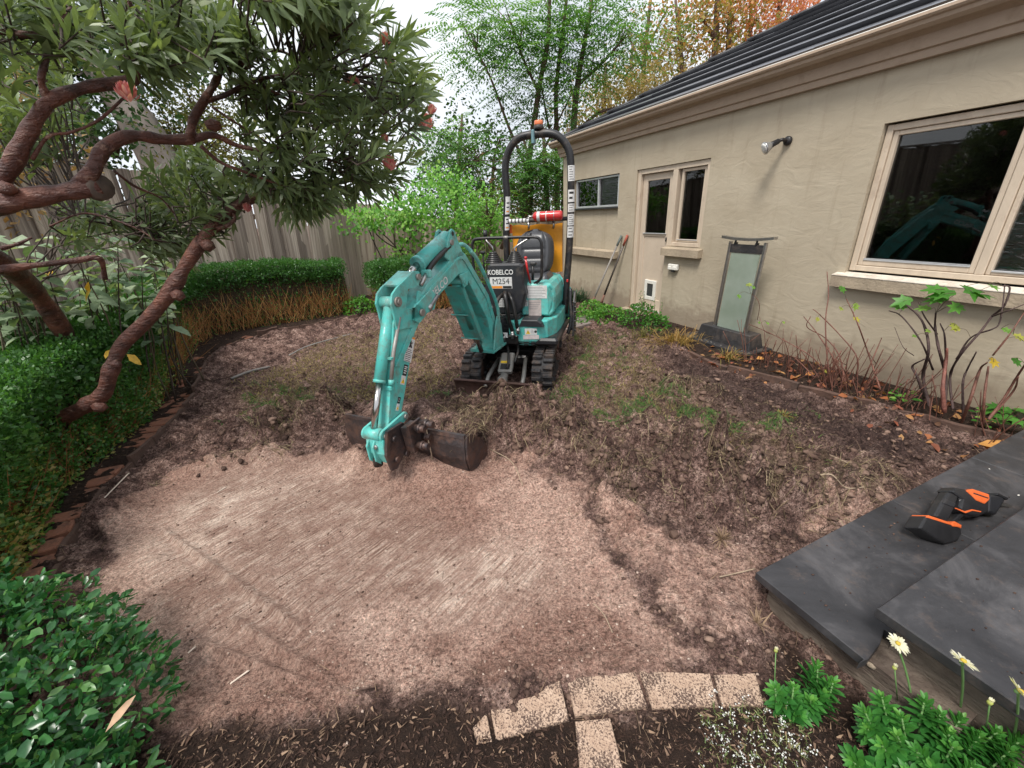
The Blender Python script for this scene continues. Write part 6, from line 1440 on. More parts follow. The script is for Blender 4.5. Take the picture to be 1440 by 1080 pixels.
LIMBS = [
 [(112, 505, 3.05, 32), (80, 452, 2.9, 34), (45, 405, 2.7, 37), (0, 368, 2.4, 40), (-60, 335, 2.2, 44), (-90, 300, 2.05, 46)],
 [(-90, 300, 2.05, 46), (-40, 300, 1.95, 46), (0, 288, 1.9, 44), (55, 276, 1.95, 40), (105, 268, 2.0, 36), (140, 262, 2.05, 33)],
 [(112, 262, 2.02, 32), (130, 240, 2.03, 31), (148, 208, 2.08, 28), (185, 191, 2.15, 25), (230, 196, 2.22, 24), (272, 196, 2.3, 22)],
 [(-70, 292, 2.0, 44), (-20, 270, 1.95, 36), (10, 243, 1.92, 34), (30, 205, 1.92, 31), (55, 160, 1.95, 28), (78, 138, 1.98, 26), (125, 122, 2.05, 24), (183, 114, 2.1, 22), (191, 100, 2.1, 18), (186, 60, 2.1, 16), (178, -20, 2.1, 15)],
 [(68, 140, 1.97, 18), (58, 112, 1.95, 14), (66, 75, 1.95, 12), (60, 52, 1.95, 13), (20, 48, 1.9, 14), (-30, 36, 1.85, 14)],
 [(62, 50, 1.95, 9), (85, 30, 1.95, 7), (100, 10, 2.0, 5)],
 [(268, 192, 2.3, 20), (272, 168, 2.32, 17), (288, 140, 2.35, 16), (308, 104, 2.4, 14), (316, 60, 2.42, 11), (325, 8, 2.45, 9), (332, -20, 2.45, 7)],
 [(290, 142, 2.35, 11), (318, 133, 2.4, 11), (355, 114, 2.45, 10), (400, 106, 2.5, 8), (450, 104, 2.6, 5)],
 [(318, 98, 2.4, 9), (345, 88, 2.4, 9), (365, 74, 2.45, 8), (395, 72, 2.5, 7), (430, 90, 2.55, 4)],
 [(370, 122, 2.45, 6), (410, 145, 2.5, 5), (435, 190, 2.6, 4), (450, 240, 2.7, 3)],
 [(270, 197, 2.3, 16), (300, 190, 2.35, 13), (335, 205, 2.4, 10), (375, 212, 2.45, 9), (405, 208, 2.5, 9), (460, 224, 2.6, 6), (500, 235, 2.7, 4)],
 [(282, 205, 2.3, 10), (310, 228, 2.35, 8), (345, 242, 2.4, 6), (400, 262, 2.5, 5), (440, 272, 2.6, 4)],
 [(298, 150, 2.35, 6), (335, 175, 2.4, 5), (375, 200, 2.5, 4), (430, 235, 2.6, 3)],
 [(45, 224, 1.93, 8), (68, 192, 1.95, 7), (100, 186, 2.0, 6), (140, 168, 2.05, 6), (182, 130, 2.1, 5)],
 [(160, 240, 2.1, 6), (190, 262, 2.2, 6), (225, 278, 2.3, 4), (245, 300, 2.4, 3)],
 [(-40, 385, 2.2, 22), (10, 378, 2.25, 18), (60, 372, 2.3, 12), (110, 366, 2.4, 12), (140, 364, 2.45, 12), (148, 392, 2.5, 9)],
 [(0, 350, 2.2, 9), (25, 343, 2.25, 7), (45, 334, 2.3, 4)],
 [(70, 318, 2.5, 4), (120, 300, 2.55, 4), (185, 318, 2.6, 4), (220, 338, 2.6, 3)],
]
LOW = [(92, 586, 2.50, 33), (122, 570, 2.50, 35), (146, 552, 2.50, 32), (156, 520, 2.5, 29), (172, 485, 2.52, 29), (205, 452, 2.54, 30), (238, 412, 2.56, 31), (262, 372, 2.6, 27), (292, 328, 2.64, 26), (322, 298, 2.68, 23), (352, 280, 2.74, 21), (385, 272, 2.8, 16), (425, 266, 2.86, 9), (470, 258, 2.9, 5)]
prot = empty('protea_tree', atY(112, 505, 3.05) * [1, 1, 0], 0, 'spreading protea tree with twisted red brown limbs and pink flowers', 'tree')
PR0 = np.array(prot.location)
def put_limb(P, root, nm='limb', n=10, low=False):
    A, r = limb(P); mb = MB(); mb.tube(A - np.array(root.location), r, n); mb.build(nm, M_BARK, root); return A, r
skeleton = []
for i, P in enumerate(LIMBS):
    A, r = put_limb(P, prot, 'trunk' if i == 0 else 'limb', 14 if P[0][3] > 15 else 8); skeleton.append(A)
A0 = atY(112, 505, 3.05); mb = MB(); mb.tube([(A0[0] - PR0[0], A0[1] - PR0[1], A0[2]), (A0[0] + .06 - PR0[0], A0[1] + .05 - PR0[1], -.05)], [.085, .10], 12); mb.build('trunk', M_BARK, prot)
p = atY(143, 263, 2.05); d = unit(atY(160, 266, 2.0) - atY(120, 262, 2.03)); mb = MB(); mb.tube([p - d * .03 - PR0, p + d * .008 - PR0], [.062, .050], 12); mb.build('cut_stub', M_CUT, prot)
for px, py, yy in ((8, 265, 1.88), (300, 176, 2.3), (345, 88, 2.38)):
    p = atY(px, py, yy); mb = MB(); mb.add(IV * np.array([.04, .035, .03]) + p - PR0, IF.tolist(), True); mb.build('knot', M_BARK, prot)
lowt = empty('leaning_protea', atY(92, 586, 2.50) * [1, 1, 0], 0, 'leaning red brown protea trunk with a sawn foot lying across the hedge', 'tree'); LR0 = np.array(lowt.location)
A, r = limb(LOW); mb = MB(); mb.tube(A - LR0, r, 14); mb.build('trunk', M_BARK, lowt); skeleton.append(A)
b0 = atY(92, 586, 2.50) - LR0; mb = MB(); mb.tube([b0 + [-.03, .04, .0], (b0[0] - .22, b0[1] + .16, .28), (b0[0] - .30, b0[1] + .20, -.05)], [.045, .05, .06], 10); mb.build('root_stem', M_BARK, lowt)
for px, py, yy, rr in ((140, 572, 2.47, .05), (250, 415, 2.54, .045), (292, 345, 2.61, .045), (163, 512, 2.48, .035)):
    p = atY(px, py, yy) - LR0; mb = MB(); mb.add(IV * np.array([rr, rr * .8, rr * .9]) + p, IF.tolist(), True); mb.build('knot', M_BARK, lowt)
mb = MB(); A, r = limb([(305, 322, 2.6, 9), (318, 318, 2.62, 9), (330, 308, 2.64, 7), (328, 300, 2.66, 6)]); mb.tube(A - LR0, r, 7); mb.build('limb', M_BARK, lowt)

SK = np.concatenate(skeleton)
def in_poly(P, x, y):
    return poly_sd(np.array([x]), np.array([y]), P)[0] > 0
def shoots(polys, per):
    out = []
    for P, n, y0, y1, dirb in polys:
        P = np.array(P); lo, hi = P.min(0), P.max(0); k = 0
        while k < n:
            x, y = random.uniform(lo[0], hi[0]), random.uniform(lo[1], hi[1])
            if not in_poly(P, x, y): continue
            out.append((atY(x, y, random.uniform(y0, y1)), dirb)); k += 1
    return out
# the crown: whorled shoots (region outlines in the picture, each with its own distance range and growth direction)
CROWN = [
 ([(430, 60), (470, 10), (540, -10), (575, 30), (595, 85), (602, 150), (596, 215), (560, 255), (500, 262), (440, 250), (420, 190), (430, 120)], 100, 2.15, 3.0, (.6, -.1, .35)),
 ([(330, 115), (420, 90), (460, 130), (440, 215), (380, 235), (330, 180)], 44, 2.3, 2.8, (.35, -.1, .35)),
 ([(340, 225), (480, 235), (560, 250), (545, 272), (470, 285), (430, 300), (400, 272), (345, 262)], 50, 2.4, 2.95, (.3, -.2, -.1)),
 ([(-30, -30), (180, -30), (270, -20), (315, 30), (300, 70), (250, 95), (200, 70), (150, 110), (90, 60), (-30, 110)], 50, 1.8, 2.6, (.2, 0, .5)),
 ([(195, 30), (275, 40), (262, 90), (238, 108), (200, 100)], 22, 1.9, 2.3, (.5, -.1, .2)),
 ([(265, 20), (345, 20), (360, 60), (330, 80), (270, 75)], 34, 2.2, 2.6, (.2, 0, .4)),
 ([(355, -20), (490, -20), (490, 12), (440, 22), (390, 10)], 46, 1.9, 2.3, (.5, -.2, -.25)),
 ([(-30, 90), (60, 75), (120, 130), (90, 215), (-30, 230)], 44, 2.4, 3.1, (.2, 0, .3)),
 ([(200, 240), (285, 215), (345, 255), (310, 320), (240, 330), (200, 300)], 66, 2.5, 3.2, (.25, -.2, .45)),
 ([(85, 285), (200, 300), (300, 340), (270, 375), (150, 360), (80, 335)], 40, 2.6, 3.2, (.4, -.2, -.05)),
 ([(375, 285), (425, 290), (430, 305), (385, 300)], 4, 2.5, 2.7, (.1, -.2, -.6)),
]
sh = shoots(CROWN, 18)
P, D, N, LL, TT = [], [], [], [], []; tw = []
for tip, db in sh:
    j = np.argmin(np.sum((SK - tip) ** 2, 1)); away = tip - SK[j]; ds = np.linalg.norm(away)
    ax = unit(np.array(db) + .6 * unit(away) + rng.normal(0, .33, 3)); base = tip - ax * .13
    k = random.randint(15, 23); base_t = random.uniform(.1, .75); u = unit(np.cross(ax, [0.3, .2, 1])); w = np.cross(ax, u); a0 = random.uniform(0, 6.28)
    for i in range(k):
        t = i / (k - 1); a = a0 + i * 2.4; o_ = math.cos(a) * u + math.sin(a) * w; sp = 1.15 - .75 * t ** 2
        P.append(base + ax * (t * .17)); D.append(ax * (.55 + .55 * t) + o_ * sp); N.append(ax * 1.0 - o_ * .45 + rng.normal(0, .12, 3)); LL.append(random.uniform(.088, .142) * (1 - .25 * t)); TT.append(np.clip(base_t * .6 + .25 * t + random.uniform(-.12, .15), 0, 1))
    link_to = SK[j] if ds < .5 else tip - unit(away) * .45
    tw.append((link_to, (link_to + base) / 2 + rng.normal(0, .03, 3), base, tip))
P = np.array(P); LL = np.array(LL)
cluster(prot, 'foliage', P, np.array(D), np.array(N), LL, LL * .185, M_PROT, 'long', rng.uniform(-.05, .25, len(P)), np.array(TT), True)
mb = MB()
for a, b, c, d in tw: mb.tube(np.array([a, b, c, d]) - PR0, [.006, .0045, .004, .003], 4, cap=False)
mb.build('twigs', M_BARKD, prot)['kind'] = 'stuff'
for px, py, yy, rr in ((598, 179, 2.45, .032), (548, 236, 2.3, .028), (182, 138, 1.95, .028), (542, 62, 2.5, .024), (548, 94, 2.55, .022), (498, 122, 2.4, .022), (541, 198, 2.5, .016), (607, 160, 2.8, .024), (348, 296, 2.7, .022)):
    c = atY(px, py, yy); n = 70; v = rand_dir(n, .7); ax = np.array([.2, -.2, .9]); Pq = c + v * np.array([.55, .55, .6]) * rr
    o = leaves('flower', Pq - PR0, v * .7 + ax, v, rr * 1.5, rr * .55, M_PINK, prot, 'oval', 0, rng.beta(1.4, 1.6, n))
# ================================================================== TREES BEYOND THE FENCE
M_ROBL = leaf_mat('bright_pinnate_leaf', [(.05, .135, .05), (.085, .215, .065), (.15, .31, .09), (.27, .43, .15)], .5, .45, .3)
M_VINE = leaf_mat('bright_vine_leaf', [(.06, .20, .025), (.12, .33, .04), (.22, .46, .07), (.34, .54, .12)], .45, .42, .4)
M_OLIVE = leaf_mat('olive_leaf', [(.05, .085, .03), (.10, .14, .045), (.19, .20, .06), (.33, .27, .09)], .55, .35, .3)
M_DARKL = leaf_mat('dark_tree_leaf', [(.02, .05, .018), (.04, .09, .028), (.075, .14, .04)], .5, .3, .35)
M_AUT = leaf_mat('autumn_leaf', [(.09, .17, .05), (.20, .24, .07), (.48, .30, .10), (.60, .22, .13), (.66, .32, .26)], .55, .4, .3)
M_BRNL = leaf_mat('browning_leaf', [(.13, .14, .05), (.28, .22, .09), (.42, .29, .13), (.36, .17, .09)], .6, .35, .3)
M_TBARK = mat('tree_bark', (.115, .070, .050), .85, var=.45, vs=14, bump=.6, bs=30, stretch=(1, 1, .35))
M_PALEB = mat('pale_peeling_bark', (.44, .38, .34), .8, var=.4, vs=5, bump=.5, bs=18, dirt=(.20, .13, .105), dirt_amt=.4)
def px_limb(P, s=1.0):
    pts = np.array([atY(a, b, y) for a, b, y, t in P]); rad = np.array([t / 2 * zdepth(p) / FOC for (a, b, y, t), p in zip(P, pts)])
    A = smooth_path(np.column_stack([pts, rad]), 4); return A[:, :3], np.abs(A[:, 3]) * s
def tree(name, label, trunks, polys, m, leaf, nclus, per, kind='pinnate', bark=M_TBARK, cat='tree', group=None, spread=.35, tintf=None, base=True, droop=.25, wid=None):
    first = atY(*trunks[0][0][:3]); root = empty(name, (first[0], first[1], 0), 0, label, cat, group); R0 = np.array(root.location); SKL = []
    for k, P in enumerate(trunks):
        A, r = px_limb(P)
        if base and k == 0: A = np.vstack([[A[0][0], A[0][1], -.1], A]); r = np.concatenate([[r[0] * 1.15], r])
        mb = MB(); mb.tube(A - R0, r, 8); mb.build('trunk' if P[0][3] > 5 or k == 0 else 'branch', bark, root); SKL.append(A)
    SKL = np.concatenate(SKL); Ps, Ds, Ns, Ls, Ts = [], [], [], [], []; bm = MB()
    for P, frac, y0, y1 in polys:
        P = np.array(P); lo, hi = P.min(0), P.max(0); n = int(nclus * frac); k = 0
        while k < n:
            x, y = random.uniform(lo[0], hi[0]), random.uniform(lo[1], hi[1])
            if not in_poly(P, x, y): continue
            k += 1; c = atY(x, y, random.uniform(y0, y1)); j = np.argmin(np.sum((SKL - c) ** 2, 1)); s0 = SKL[max(0, j - 1)]
            bm.tube(np.array([s0, (s0 + c) / 2 + np.array([0, 0, .12]) + rng.normal(0, .08, 3), c]) - R0, [.012, .008, .003], 4, cap=False)
            ct = random.random()
            for q in range(per):
                p = c + rng.normal(0, 1, 3) * spread * np.array([1, 1, .55]); a = random.uniform(0, 6.28); ax = unit(np.array([math.cos(a), math.sin(a), random.uniform(-.45, .45)]) + .4 * unit(p - c))
                if kind == 'pinnate':
                    LF = leaf * random.uniform(5, 8.5); side = unit(np.cross(ax, [0, 0, 1.0])); nn = 8
                    for i in range(nn):
                        t = (i + 1) / nn; b = p + ax * LF * t - np.array([0, 0, droop * LF * t * t])
                        for sg in (-1, 1): Ps.append(b); Ds.append(side * sg + ax * .55 - np.array([0, 0, .25])); Ns.append((0.2 * sg, 0, 1)); Ls.append(leaf * random.uniform(.8, 1.15)); Ts.append(np.clip(ct * .55 + random.random() * .45, 0, 1))
                else:
                    for i in range(5):
                        Ps.append(p + rng.normal(0, .07, 3)); Ds.append(ax + rng.normal(0, .7, 3) - np.array([0, 0, .3])); Ns.append(rng.normal(0, .6, 3) + np.array([0, -.2, .8])); Ls.append(leaf * random.uniform(.7, 1.25)); Ts.append(np.clip(ct * .6 + random.random() * .4, 0, 1))
    Ps = np.array(Ps); T = np.array(Ts); Ls = np.array(Ls)
    if tintf is not None: T = np.clip(tintf(Ps, T), 0, 1)
    cluster(root, 'foliage', Ps, np.array(Ds), np.array(Ns), Ls, Ls * (wid or (.42 if kind == 'pinnate' else .7)), m, 'small', .15, T, True)
    if bm.v: bm.build('twigs', bark, root)['kind'] = 'stuff'
    return root
G_B = 'trees beyond the fence'
tree('multi_stemmed_tree', 'tall multi stemmed tree with bright feathery leaves rising behind the digger', [
    [(728, 345, 12, 9), (742, 240, 12, 8), (757, 130, 12, 7), (770, 60, 12, 6), (774, -30, 12, 4)], [(783, 340, 12.3, 9), (784, 220, 12.3, 7), (782, 130, 12.3, 6), (792, 40, 12.3, 5), (800, -30, 12.3, 4)],
    [(800, 330, 12.6, 9), (806, 190, 12.6, 9), (812, 120, 12.6, 8), (822, 60, 12.6, 6), (836, -20, 12.6, 4)], [(742, 240, 12, 5), (716, 180, 11.8, 4), (690, 110, 11.6, 3), (664, 60, 11.5, 2)], [(757, 130, 12, 4), (735, 80, 11.8, 3), (715, 20, 11.6, 2)],
    [(812, 120, 12.6, 5), (850, 85, 12.4, 4), (880, 50, 12.2, 3)], [(806, 190, 12.6, 5), (840, 160, 12.4, 4), (870, 150, 12.3, 2)], [(784, 220, 12.3, 4), (770, 170, 12.2, 3), (760, 110, 12.1, 2)], [(735, 280, 12, 5), (700, 240, 11.6, 4), (670, 225, 11.4, 2)], [(740, 260, 12, 4), (770, 200, 12, 3), (800, 140, 12, 2)]],
    [([(640, 30), (690, 5), (760, 0), (770, 60), (760, 100), (700, 105), (655, 110), (640, 90)], .25, 11, 12.5), ([(760, -10), (900, -10), (905, 45), (880, 100), (800, 110), (765, 70)], .36, 11.6, 13), ([(690, 110), (790, 100), (800, 160), (760, 180), (705, 150)], .12, 11.3, 12.5), ([(600, 165), (690, 185), (720, 250), (690, 300), (620, 260)], .17, 10.8, 12), ([(715, 205), (800, 195), (805, 265), (715, 300)], .16, 10.8, 12)],
    M_ROBL, .10, 150, 12, group=G_B, spread=.36)
tree('multi_stemmed_tree', 'slim dark stemmed tree with green sprays between the roll bar and roof', [[(772, 320, 11.0, 8), (768, 260, 11, 7), (764, 180, 11, 4)], [(744, 320, 11.2, 6), (748, 250, 11.2, 5), (735, 190, 11.2, 3)], [(791, 320, 10.8, 6), (793, 240, 10.8, 5), (800, 180, 10.8, 4)]],
    [([(752, 225), (796, 218), (800, 250), (765, 262), (748, 248)], .5, 10.2, 10.8), ([(715, 240), (760, 250), (770, 300), (720, 300)], .3, 10.4, 11), ([(720, 200), (740, 190), (745, 240), (718, 235)], .2, 10.3, 11)], M_ROBL, .07, 34, 16, group=G_B, spread=.22)
tree('dark_tree', 'dark fine leaved tree showing through the gap left of the digger', [[(640, 330, 14, 8), (645, 240, 14, 6), (650, 160, 14, 3)], [(645, 240, 14, 4), (690, 210, 14, 2)], [(690, 330, 14.5, 8), (694, 230, 14.5, 4), (705, 190, 14.5, 2)]],
    [([(600, 200), (640, 160), (680, 190), (700, 250), (720, 320), (600, 320)], .7, 13, 15), ([(690, 190), (800, 180), (800, 320), (700, 320)], .3, 14, 15.5)], M_DARKL, .12, 66, 18, 'leafy', group=G_B, spread=.6)
tree('rusty_shrub', 'rusty pink and tan shrub seen low through the roll bar', [[(740, 320, 13, 6), (742, 270, 13, 3)]], [([(700, 250), (790, 230), (795, 325), (690, 330)], 1.0, 12.6, 13.6)], M_BRNL, .10, 26, 18, 'leafy', cat='shrub', spread=.5, tintf=lambda P, T: .45 + .55 * T)
tree('tan_leaved_tree', 'yellow brown bushy tree behind the far end of the house roof', [[(850, 260, 17, 9), (848, 170, 17, 7), (852, 90, 17, 4)], [(880, 260, 17.5, 8), (884, 160, 17.5, 6), (890, 60, 17.5, 3)]], [([(808, 160), (850, 110), (930, 100), (950, 140), (880, 175), (815, 195)], 1.0, 15.5, 18)], M_BRNL, .11, 70, 16, 'leafy', group=G_B, spread=.65, tintf=lambda P, T: T * .7)
tree('autumn_tree', 'autumn tree turning orange and green above the house roof', [[(1000, 160, 19, 12), (1006, 60, 19, 9), (1010, -30, 19, 6)], [(1020, 160, 19, 10), (1026, 30, 19, 7), (1030, -40, 19, 5)], [(965, 160, 18.5, 9), (958, 80, 18.5, 6), (950, 0, 18.5, 4)], [(1006, 60, 19, 5), (985, 20, 18.6, 3)]],
    [([(905, 60), (950, 20), (1040, 25), (1060, 60), (1030, 100), (940, 130), (905, 110)], .6, 17.5, 20), ([(950, -20), (1060, -20), (1050, 40), (960, 40)], .4, 17.5, 20)], M_AUT, .13, 84, 14, 'leafy', group=G_B, spread=.7, tintf=lambda P, T: T * .66 + .18 * sm(5.5, 9.5, P[:, 2]))
tree('autumn_tree', 'red leaved autumn tree right of the orange one above the roof ridge', [[(1090, 120, 20, 9), (1094, 40, 20, 7), (1100, -40, 20, 5)], [(1050, 120, 20, 8), (1056, 20, 20, 5), (1050, -30, 20, 4)]], [([(1050, -20), (1150, -20), (1130, 25), (1080, 50), (1045, 40)], 1.0, 18.5, 21)], M_AUT, .13, 46, 14, 'leafy', group=G_B, spread=.7, tintf=lambda P, T: .55 + .45 * T)
tree('thin_bare_tree', 'thinly leafed pale tree between the green tree and the autumn tree', [[(900, 230, 20, 8), (905, 100, 20, 6), (915, 0, 20, 4)], [(905, 100, 20, 4), (880, 40, 20, 2)], [(908, 70, 20, 3), (940, 10, 20, 2)]], [([(860, 10), (940, 10), (950, 90), (880, 110)], 1.0, 19, 21)], M_OLIVE, .10, 26, 11, 'leafy', group=G_B, spread=.7)
# left side, beyond the side fence
tree('olive_shrub', 'yellow green shrub standing behind the left fence', [[(285, 300, 8.0, 8), (280, 220, 8.0, 6), (275, 150, 8, 3)], [(250, 280, 8.2, 6), (245, 180, 8.2, 4)]], [([(215, 130), (300, 110), (345, 170), (350, 260), (250, 265), (215, 210)], 1.0, 7.4, 9)], M_OLIVE, .06, 60, 18, 'leafy', cat='shrub', spread=.35, tintf=lambda P, T: .3 + .7 * T)
tree('dark_tree', 'dense dark green tree beyond the left fence filling the top corner', [[(60, 240, 7.5, 16), (70, 130, 7.5, 12), (90, 20, 7.5, 8)], [(-20, 240, 7.2, 14), (-10, 100, 7.2, 10), (10, -10, 7.2, 6)], [(160, 220, 8, 10), (190, 100, 8, 7), (200, 0, 8, 4)]],
    [([(-60, -60), (230, -60), (240, 60), (200, 180), (120, 215), (-60, 220)], .8, 6.6, 8.5), ([(230, -40), (330, -20), (330, 60), (250, 110)], .1, 7, 9), ([(20, 150), (140, 160), (130, 215), (20, 215)], .1, 6.3, 7.2)], M_DARKL, .085, 120, 22, 'leafy', group=G_B, spread=.5)
tree('rusty_shrub', 'orange brown foliage at the left edge behind the protea limb', [[(10, 330, 5.0, 8), (20, 240, 5, 5), (15, 140, 5, 3)]], [([(-50, 80), (30, 90), (40, 190), (30, 300), (-50, 320)], 1.0, 4.7, 5.2)], M_BRNL, .07, 20, 12, 'leafy', cat='shrub', spread=.25, tintf=lambda P, T: .45 + .5 * T)
def gum():
    r = empty('gum_tree', atY(255, 300, 7.4) * [1, 1, 0], 0, 'thick pale peeling gum trunk leaning beyond the left fence', 'tree', G_B); R0 = np.array(r.location)
    A, q = px_limb([(268, 330, 7.4, 54), (240, 262, 7.4, 52), (205, 190, 7.4, 46), (150, 110, 7.4, 40), (90, 20, 7.4, 34), (60, -60, 7.4, 30)]); A = np.vstack([[A[0][0] + .3, A[0][1], -.1], A]); q = np.concatenate([[q[0] * 1.2], q])
    mb = MB(); mb.tube(A - R0, q * (1 + .06 * rng.uniform(-1, 1, len(q))), 12); mb.build('trunk', M_PALEB, r)
    A, q = px_limb([(150, 265, 7.3, 26), (125, 200, 7.3, 24), (112, 140, 7.3, 18)]); A = np.vstack([[A[0][0] + .2, A[0][1], -.1], A]); q = np.concatenate([[q[0]], q]); mb = MB(); mb.tube(A - R0, q, 10); mb.build('trunk', M_PALEB, r)
gum()
# vine tumbling over the back fence, low shrubs at its foot
def vine():
    root = empty('fence_vine', gnd(600, 420) * [1, 1, 0] + [-.9, 1.5, 0], 0, 'bright green climbing vine spilling over the back fence', 'vine'); R0 = np.array(root.location)
    polys = [([(478, 290), (530, 276), (580, 268), (622, 236), (655, 265), (700, 300), (700, 335), (640, 330), (600, 318), (560, 312), (510, 310), (480, 318)], 165), ([(548, 312), (605, 318), (600, 345), (560, 370), (585, 395), (560, 400), (556, 372)], 16), ([(500, 300), (545, 305), (520, 340), (490, 312)], 9), ([(640, 325), (700, 320), (690, 345), (650, 350)], 14), ([(575, 320), (600, 345), (608, 385), (590, 390)], 9)]
    P, D, N, L, T = [], [], [], [], []
    for Q, n in polys:
        Q = np.array(Q); lo, hi = Q.min(0), Q.max(0); k = 0
        while k < n:
            x, y = random.uniform(lo[0], hi[0]), random.uniform(lo[1], hi[1])
            if not in_poly(Q, x, y): continue
            k += 1; yy = np.interp(x, [470, 520, 600, 700], [8.1, 8.5, 9.0, 9.6]) - random.uniform(-.25, .5); c = atY(x, y, yy); ct = random.random()
            for q in range(random.choice((6, 14, 30))):
                P.append(c + rng.normal(0, 1, 3) * np.array([.20, .12, .10])); a = random.uniform(0, 6.28); D.append((math.cos(a), math.sin(a) * .6 - .3, -.5 + random.uniform(-.4, .5))); N.append((random.uniform(-.5, .5), -.7, random.uniform(.3, 1))); L.append(random.uniform(.045, .085)); T.append(np.clip(ct * .6 + .4 * random.random(), 0, 1))
    cluster(root, 'foliage', np.array(P), np.array(D), np.array(N), np.array(L), np.array(L) * .8, M_VINE, 'oval', .2, np.array(T), True)
    for pts in ([(470, 250), (505, 300), (545, 335), (580, 372)], [(515, 300), (530, 330), (560, 350), (600, 360)], [(550, 410), (560, 360), (590, 320), (630, 290)], [(600, 410), (610, 350), (650, 300)], [(560, 405), (530, 350), (510, 300)]):
        A = np.array([atY(a, b, np.interp(a, [470, 520, 600, 700], [8.05, 8.45, 8.95, 9.4])) for a, b in pts]); mb = MB(); mb.tube(smooth_path(A, 4) - R0, .013, 5); mb.build('stem', M_BARKD, root)
vine()
tree('feathery_shrub', 'feathery light green shrub at the end of the back fence', [[(690, 350, 9.0, 6), (688, 300, 9.0, 3)], [(705, 350, 9.1, 5), (715, 310, 9, 3)]], [([(650, 285), (700, 270), (725, 300), (718, 335), (660, 338)], 1.0, 8.6, 9.2)], M_VINE, .04, 30, 8, cat='shrub', spread=.2)
bush('small_shrub', 'small leafy green shrub between the two box hedges', 'shrub', [((*gnd(508, 446)[:2], .12), (.28, .22, .24))], 900, .045, .6, M_VINE, 'oval', tint=lambda m: rng.uniform(0, .5, m))
bush('small_shrub', 'small green shrub seen between the grab rail and the fence', 'shrub', [((*(gnd(688, 425)[:2] + [0, .6]), .45), (.4, .3, .4))], 900, .05, .6, M_VINE, 'oval', tint=lambda m: rng.uniform(0, .6, m))

# ================================================================== BED ALONG THE HOUSE
M_LIRI = leaf_mat('strap_leaf', [(.018, .055, .022), (.035, .09, .032), (.07, .14, .05)], .4, .2, .5)
M_HERB = leaf_mat('soft_green_leaf', [(.04, .15, .02), (.08, .25, .035), (.16, .36, .055), (.26, .42, .10)], .45, .4, .4)
M_SEDGE = leaf_mat('tawny_sedge', [(.07, .11, .03), (.22, .19, .06), (.40, .24, .075), (.48, .30, .13)], .6, .3)
def tuft(name, label, cat, c, n, L, Wd, m, spread, tint=None, lean=.5, parts='blades', curl=1.1, group=None):
    root = empty(name, (c[0], c[1], 0), 0, label, cat, group); P, D, N, LL, T = [], [], [], [], []
    for k in range(n):
        a = random.uniform(0, 6.28); r = abs(random.gauss(0, .5)); b = np.array([c[0] + math.cos(a) * spread[0] * r, c[1] + math.sin(a) * spread[1] * r, gzp(c[0], c[1])])
        el = random.uniform(lean, 1.45); h = random.uniform(0, 6.28) if r < .3 else a + random.gauss(0, .6); l = L * random.uniform(.5, 1.1)
        # three pieces bending over
        d = np.array([math.cos(h) * math.cos(el), math.sin(h) * math.cos(el), math.sin(el)]); p = b
        P.append(p); D.append(d); N.append(np.array([math.cos(h), math.sin(h), .4])); LL.append(l); T.append(np.clip(random.random() if tint is None else tint + random.uniform(-.2, .2), 0, 1))
    P = np.array(P); n_ = len(P); V = []; F = []; tt = []
    Ds = unit(np.array(D)); S_ = unit(np.cross(Ds, [0, 0, 1.0])); LL = np.array(LL); st = 5
    for j in range(st + 1):
        t = j / st; c_ = P + Ds * (LL * t)[:, None]; c_[:, 2] -= LL * curl * .42 * t ** 2.4; w = Wd * (1 - t ** 2.5) * .5 + .0006
        V.append(np.stack([c_ - S_ * w, c_ + S_ * w], 1))
    V = np.stack(V, 1).reshape(-1, 3); k = 2 * (st + 1); base = (np.arange(n_) * k)[:, None]
    F = np.concatenate([base + np.array([2 * j, 2 * j + 1, 2 * j + 3, 2 * j + 2]) for j in range(st)])
    o = np_mesh(parts, V - np.array(root.location), F, m, root, np.repeat(T, k)); o['kind'] = 'stuff'; return root
q = HW(-1.25, -.30, 0); tuft('strap_leaf_clump', 'dark green strap leaf clump against the wall behind the shovel', 'plant', q[:2], 420, .42, .011, M_LIRI, (.55, .34), .2, .5)
q = HW(-1.0, -.5, 0); 
def herb_patch(name, label, ell, n, L, m=M_HERB, tint=None, cat='plant'):
    return bush(name, label, cat, ell, n, L, .62, m, 'oval', tint=tint, up=.6)
e = lambda x, y, z, rx, ry, rz: ((*HW(x, y, 0)[:2], z), (rx, ry, rz))
herb_patch('parsley_patch', 'bright green leafy herb patch below the door step', [e(-.12, -.62, .06, .26, .24, .22), e(.22, -.58, .05, .30, .24, .20), e(.05, -.85, .03, .3, .2, .14)], 2600, .042)
herb_patch('leafy_shrub', 'tall wispy green shrub right of the door step by the wall', [e(.72, -.40, .10, .26, .22, .26), e(.98, -.36, .06, .2, .18, .2)], 1500, .040, M_HERB, lambda m: rng.uniform(0, .45, m))
root = bpy.data.objects['leafy_shrub']
for k in range(9):
    p = HW(random.uniform(.6, 1.1), random.uniform(-.5, -.25), 0); tp = p + np.array([random.uniform(-.08, .08), random.uniform(-.05, .05), random.uniform(.38, .55)]); mb = MB(); mb.tube(np.array([p, (p + tp) / 2 + [.02, 0, 0], tp]) - np.array(root.location), [.004, .003, .002], 4); mb.build('stem', mat_stem, root)
    A = np.linspace(0, 1, 12)[:, None]; Q = p + (tp - p) * (.35 + .65 * A); cluster(root, 'sprig', Q, rand_dir(12, .3), rand_dir(12, .6), .028, .012, M_HERB, 'small', 0, rng.uniform(0, .4, 12), True)
